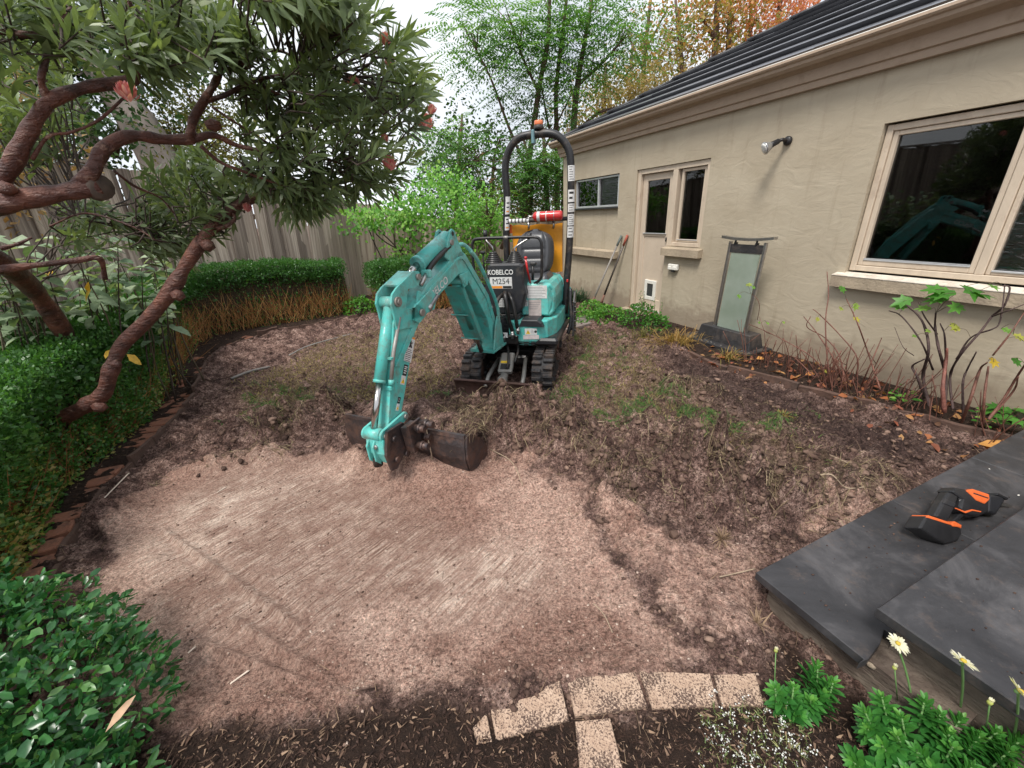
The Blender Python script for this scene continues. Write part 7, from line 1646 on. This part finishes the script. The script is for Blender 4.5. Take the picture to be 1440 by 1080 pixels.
tuft('sedge_tuft', 'tawny orange sedge tuft in front of the black lantern base', 'grass tuft', HW(1.62, -.62, 0)[:2], 260, .30, .006, M_SEDGE, (.34, .22), .62, .15)
tuft('sedge_tuft', 'green and tan sedge tuft between the herb patch and lantern', 'grass tuft', HW(1.18, -.66, 0)[:2], 200, .28, .006, M_SEDGE, (.30, .2), .25, .15)
tuft('sedge_tuft', 'small tawny sedge tuft at the right front corner of the lantern', 'grass tuft', HW(2.30, -.58, 0)[:2], 70, .20, .006, M_SEDGE, (.14, .1), .45, .2)
# pruned shrubs
M_STEM = mat('pruned_brown_stem', (.16, .066, .045), .6, var=.4, vs=25, bump=.4, bs=60)
M_STEMD = mat('old_dark_stem', (.065, .038, .034), .7, var=.4, vs=20, bump=.5, bs=50)
M_HYD = leaf_mat('oakleaf_green', [(.05, .17, .025), (.09, .27, .04), (.20, .38, .07), (.45, .42, .08), (.60, .42, .05)], .45, .4, .4)
def lobed(P, D, N, L, m, root, tint, nm='leaf'):
    """five lobed leaf as one small mesh"""
    D = unit(np.array(D, float)); Sx = unit(np.cross(D, N)); Nn = np.cross(Sx, D); out = [(0, 0)]
    for a, r in [(-2.5, .35), (-1.75, .30), (-1.45, .62), (-.95, .42), (-.70, .85), (-.33, .58), (0, 1.0), (.33, .58), (.70, .85), (.95, .42), (1.45, .62), (1.75, .30), (2.5, .35)]: out.append((math.sin(a) * r * .75, .25 + math.cos(a) * r * .75))
    V = [np.array(P) + (Sx * x + D * y + Nn * (.12 * abs(x) - .25 * y * y)) * L for x, y in out]
    V.insert(0, np.array(P) + (D * .25 + Nn * -.02) * L); n = len(V); F = [(0, i, i + 1) for i in range(1, n - 1)] + [(0, n - 1, 1)]
    o = np_mesh(nm, np.array(V) - np.array(root.location), np.array(F), m, root, np.full(n, tint))
    if root.name in STEMPTS:
        Q = np.concatenate(STEMPTS[root.name]); j = np.argmin(np.sum((Q - np.array(P)) ** 2, 1))
        if np.linalg.norm(Q[j] - P) < .30:
            mid = (Q[j] + np.array(P)) / 2 + np.array([0, 0, .02]); mb = MB(); mb.tube(smooth_path([Q[j], mid, np.array(P), V[0] + (V[0] - np.array(P)) * .6], 3) - np.array(root.location), .0016, 4); mb.build('leaf_stalk', mat_stem, root)
    return o
STEMPTS = {}
def px_stems(root, stems, m, wallx):
    for P, th in stems:
        k = len(P); pts = []
        for i, (px, py) in enumerate(P):
            # each stem climbs from the bed, its plane a little out from the wall
            off = -wallx - .10 * math.sin(i + px); pts.append(on_plane(px, py, HW(0, off, 0), HY))
        A = smooth_path(np.array(pts), 5); th *= .72; r = np.linspace(th, th * .5, len(A)) * (1 + .15 * rng.uniform(-1, 1, len(A)))
        STEMPTS.setdefault(root.name, []).append(A); mb = MB(); mb.tube(A - np.array(root.location), r, 6); mb.build('stem', m, root)
def extra_stems(root, x0, x1, n, hmin, hmax, m, y=-.42, sp=.16, th=.0055):
    for k in range(n):
        xb = random.uniform(x0, x1); b = HW(xb, y + random.uniform(-sp, sp), -.02); h = random.uniform(hmin, hmax); d = HX * random.gauss(0, .30) + HY * random.gauss(-.05, .2) + np.array([0, 0, 1]); d = unit(d)
        mid = b + d * h * .5 + rng.normal(0, .012, 3); t = b + d * h + rng.normal(0, .02, 3); r = th * random.uniform(.5, 1.15); A = smooth_path([b, mid, t], 4)
        mb = MB(); mb.tube(A - np.array(root.location), np.linspace(r, r * .7, len(A)), 5); 
        if random.random() < .45:
            f = random.uniform(.4, .8); p = A[int(f * (len(A) - 1))]; e_ = p + unit(d + rng.normal(0, .5, 3)) * h * .35; mb.tube(np.array([p, e_]) - np.array(root.location), [r * .6, r * .4], 4)
        mb.build('stem', m, root)
s1 = empty('pruned_shrub', HW(2.92, -.42, 0), 0, 'pruned brown stemmed shrub right of the lantern with few leaves', 'shrub')
px_stems(s1, [([(1170, 548), (1163, 500), (1161, 450), (1165, 415), (1163, 382)], .009), ([(1187, 545), (1175, 510), (1150, 470), (1130, 445)], .009), ([(1190, 545), (1180, 500), (1160, 475), (1135, 460), (1140, 445)], .008), ([(1200, 542), (1206, 505), (1180, 470), (1150, 440), (1143, 435)], .008), ([(1238, 548), (1222, 500), (1206, 455), (1190, 420)], .009), ([(1166, 540), (1145, 505), (1105, 480), (1075, 465), (1053, 456)], .008), ([(1210, 545), (1225, 510), (1240, 475)], .009),
    ([(1160, 545), (1135, 505), (1120, 485)], .007), ([(1065, 450), (1068, 430), (1062, 417), (1052, 412)], .004), ([(1085, 470), (1075, 465), (1068, 445)], .004), ([(1145, 530), (1120, 505), (1110, 500)], .007)], M_STEM, .42)
extra_stems(s1, 2.45, 3.35, 74, .14, .55, M_STEM, th=.0042)
for px, py, t, L in ((1049, 400, .62, .07), (1038, 414, .45, .06), (1060, 402, .40, .05), (1181, 402, .28, .075), (1204, 426, .55, .07), (1200, 446, .78, .065), (1183, 432, .62, .055), (1150, 446, .70, .05), (1078, 453, .5, .04), (1100, 452, .55, .035), (1068, 452, .5, .03), (1158, 520, .75, .04)):
    lobed(on_plane(px, py, HW(0, -.45, 0), HY), (random.uniform(-.5, .5), -.4, random.uniform(-.5, .2)), (0.1, -.7, .6), L, M_HYD, s1, t)
s2 = empty('pruned_shrub', HW(3.50, -.40, 0), 0, 'dark stemmed pruned shrub with large green leaves under the big window', 'shrub')
px_stems(s2, [([(1308, 572), (1298, 530), (1306, 490), (1296, 450), (1270, 425), (1265, 420)], .016), ([(1328, 578), (1330, 530), (1320, 490), (1315, 460), (1316, 440)], .015), ([(1340, 575), (1336, 530), (1350, 500), (1380, 465), (1395, 445), (1412, 430), (1420, 405), (1410, 402)], .012), ([(1345, 505), (1365, 475), (1395, 463), (1405, 455), (1410, 430), (1413, 400)], .008), ([(1395, 445), (1420, 436), (1440, 428)], .007), ([(1312, 520), (1295, 480), (1268, 445), (1250, 437)], .009), ([(1300, 560), (1290, 530), (1283, 515), (1300, 505)], .013), ([(1318, 470), (1300, 445), (1292, 425)], .008), ([(1355, 590), (1354, 540), (1360, 520), (1373, 495)], .012), ([(1330, 500), (1328, 470), (1322, 455)], .010), ([(1285, 500), (1270, 488), (1258, 460)], .004)], M_STEMD, .40)
px_stems(s2, [([(1328, 580), (1326, 545), (1330, 510), (1332, 490)], .020)], mat('red_brown_bark', (.20, .075, .055), .6, var=.4, vs=20, bump=.5), .42)
extra_stems(s2, 3.15, 3.75, 56, .14, .52, M_STEM, th=.0042)
for px, py, t, L, dx in ((1283, 420, .25, .13, -.3), (1276, 432, .3, .10, -.5), (1345, 412, .15, .15, -.8), (1360, 402, .12, .17, .5), (1335, 420, .2, .13, -.9), (1372, 412, .18, .13, .7), (1352, 428, .3, .11, 0), (1330, 408, .2, .13, -.6), (1310, 434, .45, .09, -.8), (1340, 432, .5, .08, .6), (1390, 400, .4, .08, .9), (1343, 455, .68, .07, .2), (1350, 462, .72, .06, -.2), (1308, 465, .55, .05, 0), (1288, 472, .5, .04, 0)):
    lobed(on_plane(px, py, HW(0, -.45, 0), HY), HX * dx + HY * -.5 + np.array([0, 0, random.uniform(-.25, .15)]), (0.1, -.55, .8), L, M_HYD, s2, t)
s3 = empty('pruned_shrub', HW(3.95, -.40, 0), 0, 'pruned shrub with a yellow leaf at the right edge of the bed', 'shrub')
px_stems(s3, [([(1350, 600), (1365, 560), (1378, 520), (1388, 510)], .014), ([(1382, 600), (1384, 560), (1390, 515)], .014), ([(1390, 590), (1412, 560), (1430, 530), (1450, 500)], .012), ([(1395, 585), (1425, 550), (1432, 530)], .010), ([(1396, 500), (1420, 470), (1440, 440)], .008)], M_STEM, .42)
extra_stems(s3, 3.8, 4.4, 30, .16, .45, M_STEM, th=.0042)
for px, py, t, L in ((1396, 503, .98, .085), (1422, 504, .08, .075), (1425, 470, .7, .07), (1408, 462, .45, .06), (1440, 480, .4, .06)):
    lobed(on_plane(px, py, HW(0, -.45, 0), HY), (random.uniform(-.4, .4), -.4, random.uniform(-.4, .3)), (0.1, -.7, .6), L, M_HYD, s3, t)
G_S = 'seedlings along the house bed'
for i, (px, py, n, L, lb) in enumerate(((1262, 562, 14, .045, 'small bright green seedling under the dark stemmed shrub'), (1268, 572, 6, .05, 'low round leaved seedling by the dark timber edging'), (1378, 598, 9, .04, 'small round leaved seedling near the right end of the edging'), (1403, 582, 6, .11, 'large green lobed leaf seedling right of the pruned shrubs'), (1430, 588, 6, .11, 'large leaved green plant at the right picture edge'), (1420, 606, 5, .10, 'low green leaf plant beside the stone step end'))):
    p = gnd(px, py + 8, .05); r = empty('seedling', (p[0], p[1], gzp(p[0], p[1])), 0, lb, 'plant', G_S)
    for k in range(n):
        a = random.uniform(0, 6.28); h = random.uniform(.02, .11); tp = np.array([math.cos(a) * random.uniform(.01, .07), math.sin(a) * random.uniform(.01, .06), h]); mb = MB(); mb.tube([(0, 0, 0), tp * .6, tp], .0018, 4); mb.build('stem', mat_stem, r)
        if L > .08: lobed(tp + np.array(r.location), (math.cos(a), math.sin(a), .1), (0, -.2, 1), L, M_HYD, r, random.uniform(0, .3))
        else: leaves('leaf', tp[None], np.array([[math.cos(a), math.sin(a), .1]]), np.array([[0, -.2, 1.0]]), L, L * .75, M_HERB, r, 'oval', .1, random.random())
# fallen leaves, counted one by one near the lantern
x = []; 
for k in range(420):
    t = random.uniform(1.9, 4.3); off = random.uniform(-.85, -.08); p = HW(t, off, 0); x.append(p)
x = np.array(x); keep = rng.random(len(x)) < np.interp((x - HD) @ HX, [1.9, 2.3, 2.9, 4.3], [.3, 1, .55, .25]); x = x[keep]
x[:, 2] = gz(x[:, 0], x[:, 1]) + .012 + .02 * rng.random(len(x)); a = rng.uniform(0, 6.28, len(x))
tag(leaves('leaf_litter', x, np.stack([np.cos(a), np.sin(a), rng.uniform(-.3, .5, len(x))], 1), rand_dir(len(x), 2.0), rng.uniform(.025, .075, len(x)), rng.uniform(.02, .05, len(x)), M_LITTER, None, 'oval', .3), 'fallen orange and brown leaves on the bed beside the wall', 'fallen leaves', kind='stuff')
for px, py, L, t, lb in ((1062, 512, .085, .55, 'pale orange round fallen leaf beside the lantern base'), (1407, 622, .16, .9, 'broad yellow orange fallen leaf on the bed edge at far right'), (1425, 634, .15, .6, 'orange fallen leaf lying over the timber edging end'), (1130, 535, .08, .3, 'red orange curled fallen leaf below the first pruned shrub')):
    p = gnd(px, py, .06); o = leaves('fallen_leaf', np.zeros((1, 3)), np.array([[random.uniform(-1, 1), random.uniform(-1, 1), .1]]), np.array([[0, -.3, 1.0]]), L, L * .7, leaf_mat('orange_fallen_leaf', [(.40, .12, .04), (.58, .27, .08), (.70, .42, .10)], .5, .2), None, 'oval', .2, t); o.location = (p[0], p[1], gzp(p[0], p[1]) + .03); tag(o, lb, 'leaf', 'bright fallen leaves')
# ================================================================== CORDLESS SAW ON THE STEP
M_SORG = mat('orange_tool_plastic', (.72, .14, .035), .4, var=.15, vs=20, dirt=(.25, .09, .05), dirt_amt=.25)
S0 = gnd(1318, 764, Z1 + .001); sdir = unit(gnd(1405, 722, Z1) - S0); saway = np.array([-sdir[1], sdir[0], 0])
su = unit(np.array([0, 0, math.cos(R_(38))]) + saway * math.sin(R_(38))); sn = np.cross(sdir, su)          # tool leans back, sn faces us
saw = empty('reciprocating_saw', S0, 0, 'orange and black cordless reciprocating saw lying on the dark stone step', 'power saw')
XS = mat4([sdir, su, sn * .82], (0, 0, 0))
def sp(pts):
    out = []
    for x, y in pts:
        q = on_plane(1260 + x / 8, 660 + y / 8, S0, sn) - S0; out.append((float(q @ sdir), float(q @ su)))
    return out
def spart(name, pts, a, b, m, bev=.004, par=None):
    mb = MB(); mb.prism(sp(pts), a, b, 'z', X=XS); return mb.build(name, m, par or saw, bevel=bev)
spart('battery', [(180, 660), (262, 522), (640, 650), (655, 720), (610, 800), (470, 835), (400, 800)], -.045, .035, M_BLACK, .007)
spart('battery_rail', [(255, 540), (275, 515), (640, 635), (640, 660)], -.04, .037, M_SORG, .002)
spart('battery_release', [(525, 600), (560, 580), (640, 625), (630, 650), (540, 640)], -.03, .040, M_SORG, .003)
spart('grip', [(375, 525), (470, 350), (540, 250), (640, 300), (600, 420), (510, 620)], -.028, .028, M_BLACK, .010)
spart('grip_band', [(455, 385), (490, 335), (600, 385), (575, 430)], -.031, .031, M_PLAST, .003)
spart('motor_housing', [(540, 250), (590, 205), (780, 235), (960, 285), (1100, 290), (1150, 340), (1040, 515), (940, 490), (850, 530), (800, 525), (690, 500), (640, 430), (660, 340)], -.042, .034, M_BLACK, .010)
spart('guard_bar', [(560, 600), (690, 490), (840, 520), (800, 540), (720, 520), (620, 620)], -.012, .018, M_BLACK, .004)
spart('orange_shell', [(690, 240), (780, 222), (955, 280), (960, 345), (905, 392), (810, 352), (760, 300)], -.044, .038, M_SORG, .006)
spart('shell_stripe', [(775, 262), (940, 318), (935, 330), (770, 275)], .037, .0395, M_PLAST, .001)
spart('orange_trim', [(580, 432), (680, 470), (760, 448), (862, 468), (860, 482), (765, 465), (690, 492), (585, 445)], .030, .037, M_SORG, .001)
spart('trigger', [(640, 430), (700, 400), (780, 380), (800, 410), (770, 440), (690, 462)], -.012, .03, M_PLAST, .003)
spart('collar', [(950, 285), (1090, 300), (1130, 350), (1030, 500), (940, 480)], -.046, .038, M_PLAST, .008)
spart('shoe', [(1040, 262), (1165, 322), (1150, 345), (1035, 290)], -.05, .04, M_BLACK, .003)
spart('blade', [(1120, 365), (1180, 360), (1300, 408), (1280, 425), (1140, 395)], -.002, .002, M_STEEL, 0)
for k, (px, py, s_) in enumerate(((1414, 743, .011), (1425, 743, .006), (1391, 660, .006), (1432, 697, .008))):
    p = gnd(px, py, Z1); mb = MB(); mb.add(IV * np.array([s_, s_ * .5, s_ * .25]), IF.tolist()); o = mb.build('white_chip', M_WHITE); o.location = (p[0], p[1], Z1 + .003); o.rotation_euler = (0, 0, random.uniform(0, 3))
    tag(o, ['white sliver on the lower step right of the saw', 'tiny white crumb beside the white sliver on the step', 'white speck on the step behind the saw', 'white chip by the saw blade tip'][k], 'debris', 'white chips on the lower step')
sx_, sy_ = [], []
for k in range(150):
    q = (A1 + HX * random.uniform(.02, .36) + HY * random.uniform(.02, 1.5)) if k % 2 else (A2 + HX * random.uniform(.02, .8) + HY * random.uniform(.02, .9)); sx_.append([q[0], q[1], (Z1 if k % 2 else Z2) + .002])
Vc = []; Fc = []
for i, q in enumerate(sx_):
    s_ = random.uniform(.0015, .0045); Vc += (IV * np.array([s_ * random.uniform(.7, 1.8), s_, s_ * .6]) + np.array(q)).tolist(); Fc += (IF + i * len(IV)).tolist()
tag(np_mesh('step_crumbs', np.array(Vc), np.array(Fc), M_CLOD, tint=np.repeat(rng.random(len(sx_)) ** 3, len(IV))), 'crumbs of soil scattered on the dark steps', 'soil', kind='stuff')

# ================================================================== DAISIES AND ALYSSUM IN FRONT
M_DAIS = leaf_mat('daisy_leaf', [(.030, .135, .030), (.055, .22, .045), (.10, .32, .06), (.22, .46, .09)], .4, .38, .45)
M_PETAL = leaf_mat('cream_petal', [(.62, .58, .38), (.76, .73, .55), (.80, .78, .66)], .6, .3)
M_EYE = mat('flower_eye', (.50, .36, .04), .8, var=.3, vs=80)
M_FSTEM = mat('pale_green_stem', (.13, .25, .08), .6, var=.2)
M_BUDM = mat('green_yellow_bud', (.34, .38, .09), .6, var=.3, vs=60)
def daisy(name, label, ros, base, flowers, buds):
    b0 = gnd(*base, 0.0); root = empty(name, (b0[0], b0[1], 0), 0, label, 'flower plant'); R0 = np.array(root.location); P, D, N, L, T = [], [], [], [], []
    for px, py, z in ros:
        c = gnd(px, py, z); g = np.array([b0[0] * .4 + c[0] * .6, b0[1] * .4 + c[1] * .6, 0]); mb = MB(); mb.tube(np.array([g, (g + c) / 2 + rng.normal(0, .006, 3), c]) - R0, [.0035, .003, .0025], 5); mb.build('stem', M_FSTEM, root)
        ax = unit(c - g + rng.normal(0, .02, 3)); u = unit(np.cross(ax, [.3, 1, .1])); w = np.cross(ax, u); n = random.randint(30, 42); hz_ = min(.09, z * .8)
        for i in range(n):
            t = i / (n - 1); a = i * 2.4; o_ = math.cos(a) * u + math.sin(a) * w; P.append(c - ax * hz_ * (1 - t)); D.append(o_ * (1.15 - .7 * t * t) + ax * (.25 + .75 * t)); N.append(ax - o_ * .4); L.append(random.uniform(.042, .064) * (1.05 - .55 * t * t)); T.append(np.clip(.12 + .75 * t * random.uniform(.55, 1.1), 0, 1))
    P, L = np.array(P), np.array(L); cluster(root, 'foliage', P, np.array(D), np.array(N), L, L * .36, M_DAIS, 'oval', .15, np.array(T), True)
    for (px, py, z, sx, sy, tilt) in flowers:
        c = gnd(px, py, z); s0 = gnd(sx, sy, .10); mb = MB(); mb.tube(smooth_path([s0, (s0 + c) / 2 + [.004, 0, 0], c - np.array([0, 0, .004])], 4) - R0, .0030, 6); st = mb.build('flower_stem', M_FSTEM, root)
        ax = unit(np.array(tilt, float)); u = unit(np.cross(ax, [0, 1, .2])); w = np.cross(ax, u); n = 24; a = np.linspace(0, 2 * math.pi, n, endpoint=False) + rng.normal(0, .06, n)
        dr = np.cos(a)[:, None] * u + np.sin(a)[:, None] * w; h = empty('flower', c - R0); h.parent = root
        o = leaves('petals', dr * .005, dr + ax * rng.uniform(.12, .4, n)[:, None], np.tile(ax, (n, 1)), rng.uniform(.024, .030, n), .0085, M_PETAL, h, 'oval', .1)
        mb = MB(); mb.add(IV * np.array([.008, .008, .005]) + ax * .003, IF.tolist(), True); mb.build('flower_eye', M_EYE, h); mb = MB(); mb.add(IV * np.array([.007, .007, .006]) - ax * .004, IF.tolist(), True); mb.build('calyx', M_FSTEM, h)
    for (px, py, z, sx, sy) in buds:
        c = gnd(px, py, z); s0 = gnd(sx, sy, .07); mb = MB(); mb.tube(np.array([s0, (s0 + c) / 2, c]) - R0, .0018, 5); mb.build('flower_stem', M_FSTEM, root)
        mb = MB(); mb.add(IV * np.array([.007, .007, .009]) + c - R0, IF.tolist(), True); bd = mb.build('bud', M_BUDM, root)
        n = 10; a = np.linspace(0, 6.28, n); dr = np.stack([np.cos(a) * .35, np.sin(a) * .35, np.ones(n)], 1); leaves('bud_petals', (c - R0) + np.array([0, 0, -.002]) + dr * .003, dr, np.stack([np.cos(a), np.sin(a), np.zeros(n)], 1), .015, .005, M_PETAL, root, 'oval')
daisy('daisy_plant', 'small bright green daisy plant with one yellow bud beside the pale bricks', [(1150, 935, .13), (1172, 958, .12), (1090, 968, .11), (1116, 966, .11), (1140, 985, .07), (1100, 990, .06), (1160, 975, .08), (1125, 1005, .05)], (1128, 1015), [], [(1091, 915, .17, 1089, 965)])
daisy('daisy_plant', 'large daisy plant with cream flowers in the bottom right corner below the steps', [(1240, 980, .16), (1216, 1000, .13), (1268, 1008, .14), (1300, 985, .17), (1322, 1005, .15), (1352, 1010, .16), (1378, 1035, .15), (1290, 1055, .11), (1240, 1048, .10), (1340, 1050, .12), (1420, 1055, .15), (1402, 1030, .17), (1200, 1072, .06), (1262, 1035, .11), (1437, 1040, .18), (1310, 1080, .1), (1370, 1078, .12), (1280, 1090, .08), (1220, 1025, .09), (1425, 1085, .12), (1235, 1090, .06), (1335, 1030, .13)], (1320, 1110),
      [(1262, 905, .30, 1283, 985, (.15, -.25, 1)), (1354, 930, .41, 1350, 1000, (.45, .1, 1)), (1433, 972, .43, 1424, 1045, (.75, -.25, .7))], [(1258, 939, .22, 1262, 985), (1392, 988, .34, 1385, 1035)])
def alyssum():
    b = gnd(1045, 1065); root = empty('alyssum', (b[0], b[1], 0), 0, 'thin stemmed plant with tiny white flowers at the bottom edge', 'flower plant'); R0 = np.array(root.location); P, D, L, T, F = [], [], [], [], []
    for k in range(360):
        px, py = random.uniform(985, 1150), random.uniform(1005, 1110)
        if px + (1080 - py) * .4 > 1140 or py < 1000 + abs(px - 1050) * .15: continue
        g = gnd(px, py, 0); a = random.uniform(0, 6.28); h = random.uniform(.02, .07); t = g + np.array([math.cos(a) * .04, math.sin(a) * .04, h]); P.append(g); D.append(t - g); L.append(np.linalg.norm(t - g)); T.append(random.random())
        for j in range(4): P.append(g + (t - g) * random.random()); D.append(rng.normal(0, 1, 3) + [0, 0, .6]); L.append(random.uniform(.012, .028)); T.append(random.random())
        if random.random() < .26:
            for j in range(random.randint(5, 11)): F.append(t + rng.normal(0, .006, 3))
    P = np.array(P); n = len(P); m = leaf_mat('thin_stem_leaf', [(.10, .16, .05), (.20, .26, .09), (.36, .34, .15)], .6, .3)
    cluster(root, 'stems', P, np.array(D), rng.normal(0, 1, (n, 3)), np.array(L), .0034, m, 'blade', .3, np.array(T), True)
    F = np.array(F); n = len(F); cluster(root, 'flowers', F, rand_dir(n, .5), rand_dir(n, .5), .006, .005, leaf_mat('white_petal', [(.72, .74, .70), (.82, .82, .80)], .6, .2), 'small', 0, None, True)
alyssum()

# ================================================================== ODDS AND ENDS ON THE DUG GROUND
def rod(name, label, cat, pts, r, m, z=.02, n=7):
    A = np.array([gnd(a, b, .05) for a, b in pts]); A[:, 2] = [gzp(p[0], p[1]) + z for p in A]; o0 = A[0].copy(); A = smooth_path(A, 6) if len(A) > 2 else A
    mb = MB(); mb.tube(A - o0, r * .75, n); o = mb.build(name, m); o.location = tuple(o0); return tag(o, label, cat)
rod('metal_rod', 'thin grey metal rod lying on the soil below the box hedge', 'rod', [(408, 505), (440, 492), (506, 472)], .011, M_GREY, .05)
rod('wooden_stake', 'short weathered wooden stake on the soil near the left edging', 'stake', [(326, 535), (352, 524), (378, 514)], .022, M_WORN, .02, 5)
M_ROOT_ = mat('pale_root', (.33, .25, .175), .8, var=.3, vs=30)
G_R = 'pale roots lying on the dug soil'
for nm, pts, r, lb in (('root', [(826, 588), (838, 590), (852, 596), (868, 602), (876, 608)], .007, 'pale curved root on the soil right of the spoil heap'), ('root', [(1128, 722), (1150, 725), (1175, 727), (1200, 727)], .005, 'straight pale root on the torn turf above the step'),
    ('root', [(1150, 655), (1175, 662), (1205, 673), (1240, 685)], .004, 'long thin root on dark soil between step and edging'), ('root', [(1010, 820), (1035, 812), (1060, 806)], .004, 'thin root poking out beside the step corner'), ('root', [(835, 840), (850, 855), (862, 880)], .003, 'thin dark root on the pale scraped clay'), ('root', [(690, 640), (720, 655), (735, 680)], .004, 'thin root on the soil below the bucket end')):
    o = rod(nm, lb, 'root', pts, r, M_ROOT_, .012, 6); o['group'] = G_R
A = np.array([np.array([BN[0] * x + BH[0] * f, BN[1] * x + BH[1] * f, z]) + [-.72, 2.42, 0] for x, f, z in ((.17, .03, .40), (.20, .075, .36), (.225, .105, .27), (.235, .11, .19), (.225, .10, .12), (.22, .12, .05))])
mb = MB(); mb.tube(smooth_path(A, 5) - A[0], .0045, 6); o = mb.build('root', M_ROOT_); o.location = tuple(A[0]); tag(o, 'pale root hanging over the back of the digger bucket', 'root', G_R)
M_SPL = mat('pale_splinter', (.62, .52, .43), .7, var=.2)
G_W = 'pale wood splinters on the scraped clay'
for (a, b, lb) in (((166, 866), (187, 853), 'pale splinter on the clay beside the glossy bush'), ((202, 958), (222, 942), 'pale splinter low on the clay near the bush'), ((322, 960), (350, 940), 'slim pale splinter near the front of the clay'), ((262, 915), (276, 903), 'tiny pale splinter on the clay seam'), ((305, 692), (318, 684), 'pale splinter near the top of the clay'), ((155, 718), (190, 680), 'long pale splinter against the left edging')):
    p, q = gnd(*a, .01), gnd(*b, .01); d = q - p; L = np.linalg.norm(d); mb = MB(); mb.box((0, 0, 0), (L, .006 + .003 * random.random(), .004), bev=.001, taper=(.8, .7)); o = mb.build('splinter', M_SPL); c = (p + q) / 2; o.location = (c[0], c[1], gzp(c[0], c[1]) + .005); o.rotation_euler = (0, 0, math.atan2(d[1], d[0])); tag(o, lb, 'splinter', G_W)
# turned up turf: hanks of dead grass, thick round the heaps
V_, F_, T_ = [], [], []; n0 = 0
def hank(c, n, L, s, Wd, tone, lift=0.0):
    global n0
    P = c[None] + rng.normal(0, 1, (n, 3)) * np.array([s, s, s * .35]); P[:, 2] = gz(P[:, 0], P[:, 1]) + lift + np.abs(rng.normal(0, s * .22, n)); h = rng.uniform(0, 6.28, n); el = rng.uniform(-.15, .95, n)
    D = np.stack([np.cos(h) * np.cos(el), np.sin(h) * np.cos(el), np.sin(el)], 1); S_ = unit(np.cross(D, [0, 0, 1.0])); LL = L * rng.uniform(.45, 1.3, n); st = 3; side = rng.normal(0, .35, n)
    rows = []
    for j in range(st + 1):
        t = j / st; q = P + D * (LL * t)[:, None] + S_ * (side * LL * t * t)[:, None]; q[:, 2] -= LL * .75 * t * t; q[:, 2] = np.maximum(q[:, 2], gz(q[:, 0], q[:, 1]) + .001 + lift * .7 * (1 - t)); w = Wd * (1 - .8 * t) * .5; rows.append(np.stack([q - S_ * w, q + S_ * w], 1))
    Vv = np.stack(rows, 1).reshape(-1, 3); k = 2 * (st + 1); b = (np.arange(n) * k)[:, None] + n0; V_.append(Vv); n0 += len(Vv)
    F_.append(np.concatenate([b + np.array([2 * j, 2 * j + 1, 2 * j + 3, 2 * j + 2]) for j in range(st)])); T_.append(np.repeat(np.clip(tone + rng.normal(0, .22, n), 0, 1), k))
for (hx, hy), ax, ay, an, hh in HEAPS:
    if (hx, hy) == tuple(HEAPS[11][0]): continue
    ca, sa = math.cos(an), math.sin(an)
    for i in range(int(28 + 470 * ax * ay) if hh > .085 else int(8 + 200 * ax * ay)):
        u, v = random.gauss(0, .52) * ax, random.gauss(0, .55) * ay; c = np.array([hx + u * ca - v * sa, hy + u * sa + v * ca, 0])
        hank(c, random.randint(5, 13), random.uniform(.05, .12), random.uniform(.015, .04), .0022 + .0009 * c[1], random.choice((.05, .1, .25, .4, .6, .8)))
for i in range(70):
    f = random.uniform(-.22, -.03); xx = random.uniform(.05, .52); p = np.array([-.72, 2.42]) + BN[:2] * xx + BH[:2] * f
    hank(np.array([p[0], p[1], 0]), random.randint(6, 12), random.uniform(.06, .13), .03, .0038, random.choice((.1, .3, .62, .66)), max(0, .33 - gzp(p[0], p[1])))
for i in range(110):
    px, py = random.uniform(780, 1250), random.uniform(560, 720); c = gnd(px, py, .05)
    if interp_w(wba, c[0], c[1]) < .4: hank(c, random.randint(5, 12), random.uniform(.05, .10), random.uniform(.02, .06), .0018 + .0007 * c[1], random.uniform(.1, .6))
tag(np_mesh('turned_turf', np.concatenate(V_), np.concatenate(F_), leaf_mat('uprooted_turf', [(.04, .025, .018), (.105, .072, .044), (.24, .18, .10), (.40, .32, .20)], .8, .15), tint=np.concatenate(T_)), 'matted dead turf turned up in the digger spoil', 'turf', kind='stuff')
V_, F_, T_ = [], [], []; n0 = 0
for px, py in ((805, 530), (826, 520), (870, 505), (850, 580), (880, 605), (945, 560), (985, 610), (1040, 600), (360, 565), (350, 590), (412, 548), (818, 500), (840, 545), (905, 570), (930, 600), (1000, 587), (965, 585), (790, 555), (800, 590), (1095, 602), (860, 470), (815, 470), (380, 575), (430, 560), (460, 580), (400, 590), (1110, 585), (893, 578), (640, 560), (610, 580)):
    for i in range(6):
        c = gnd(px + random.gauss(0, 13), py + random.gauss(0, 6), .06); hank(c, 34, random.uniform(.05, .09), .03, .0048, random.uniform(.05, .32))
tag(np_mesh('green_grass', np.concatenate(V_), np.concatenate(F_), M_GRASS, tint=np.concatenate(T_)), 'green grass tufts surviving between the digger tracks and the house', 'grass', kind='stuff')
for (px, py, n, L, lb) in ((1012, 768, 46, .09, 'pale dry grass tuft on bare soil above the step corner'), (1062, 882, 26, .075, 'small spiky dry grass tuft against the step riser'), (1100, 590, 30, .08, 'small yellow green grass tuft on the dark soil near the bed')):
    c = gnd(px, py, .03); tuft('grass_tuft', lb, 'grass tuft', c[:2], n, L, .0045, M_STRAW if n != 30 else M_SEDGE, (.02, .02), .55, .1, curl=.7)
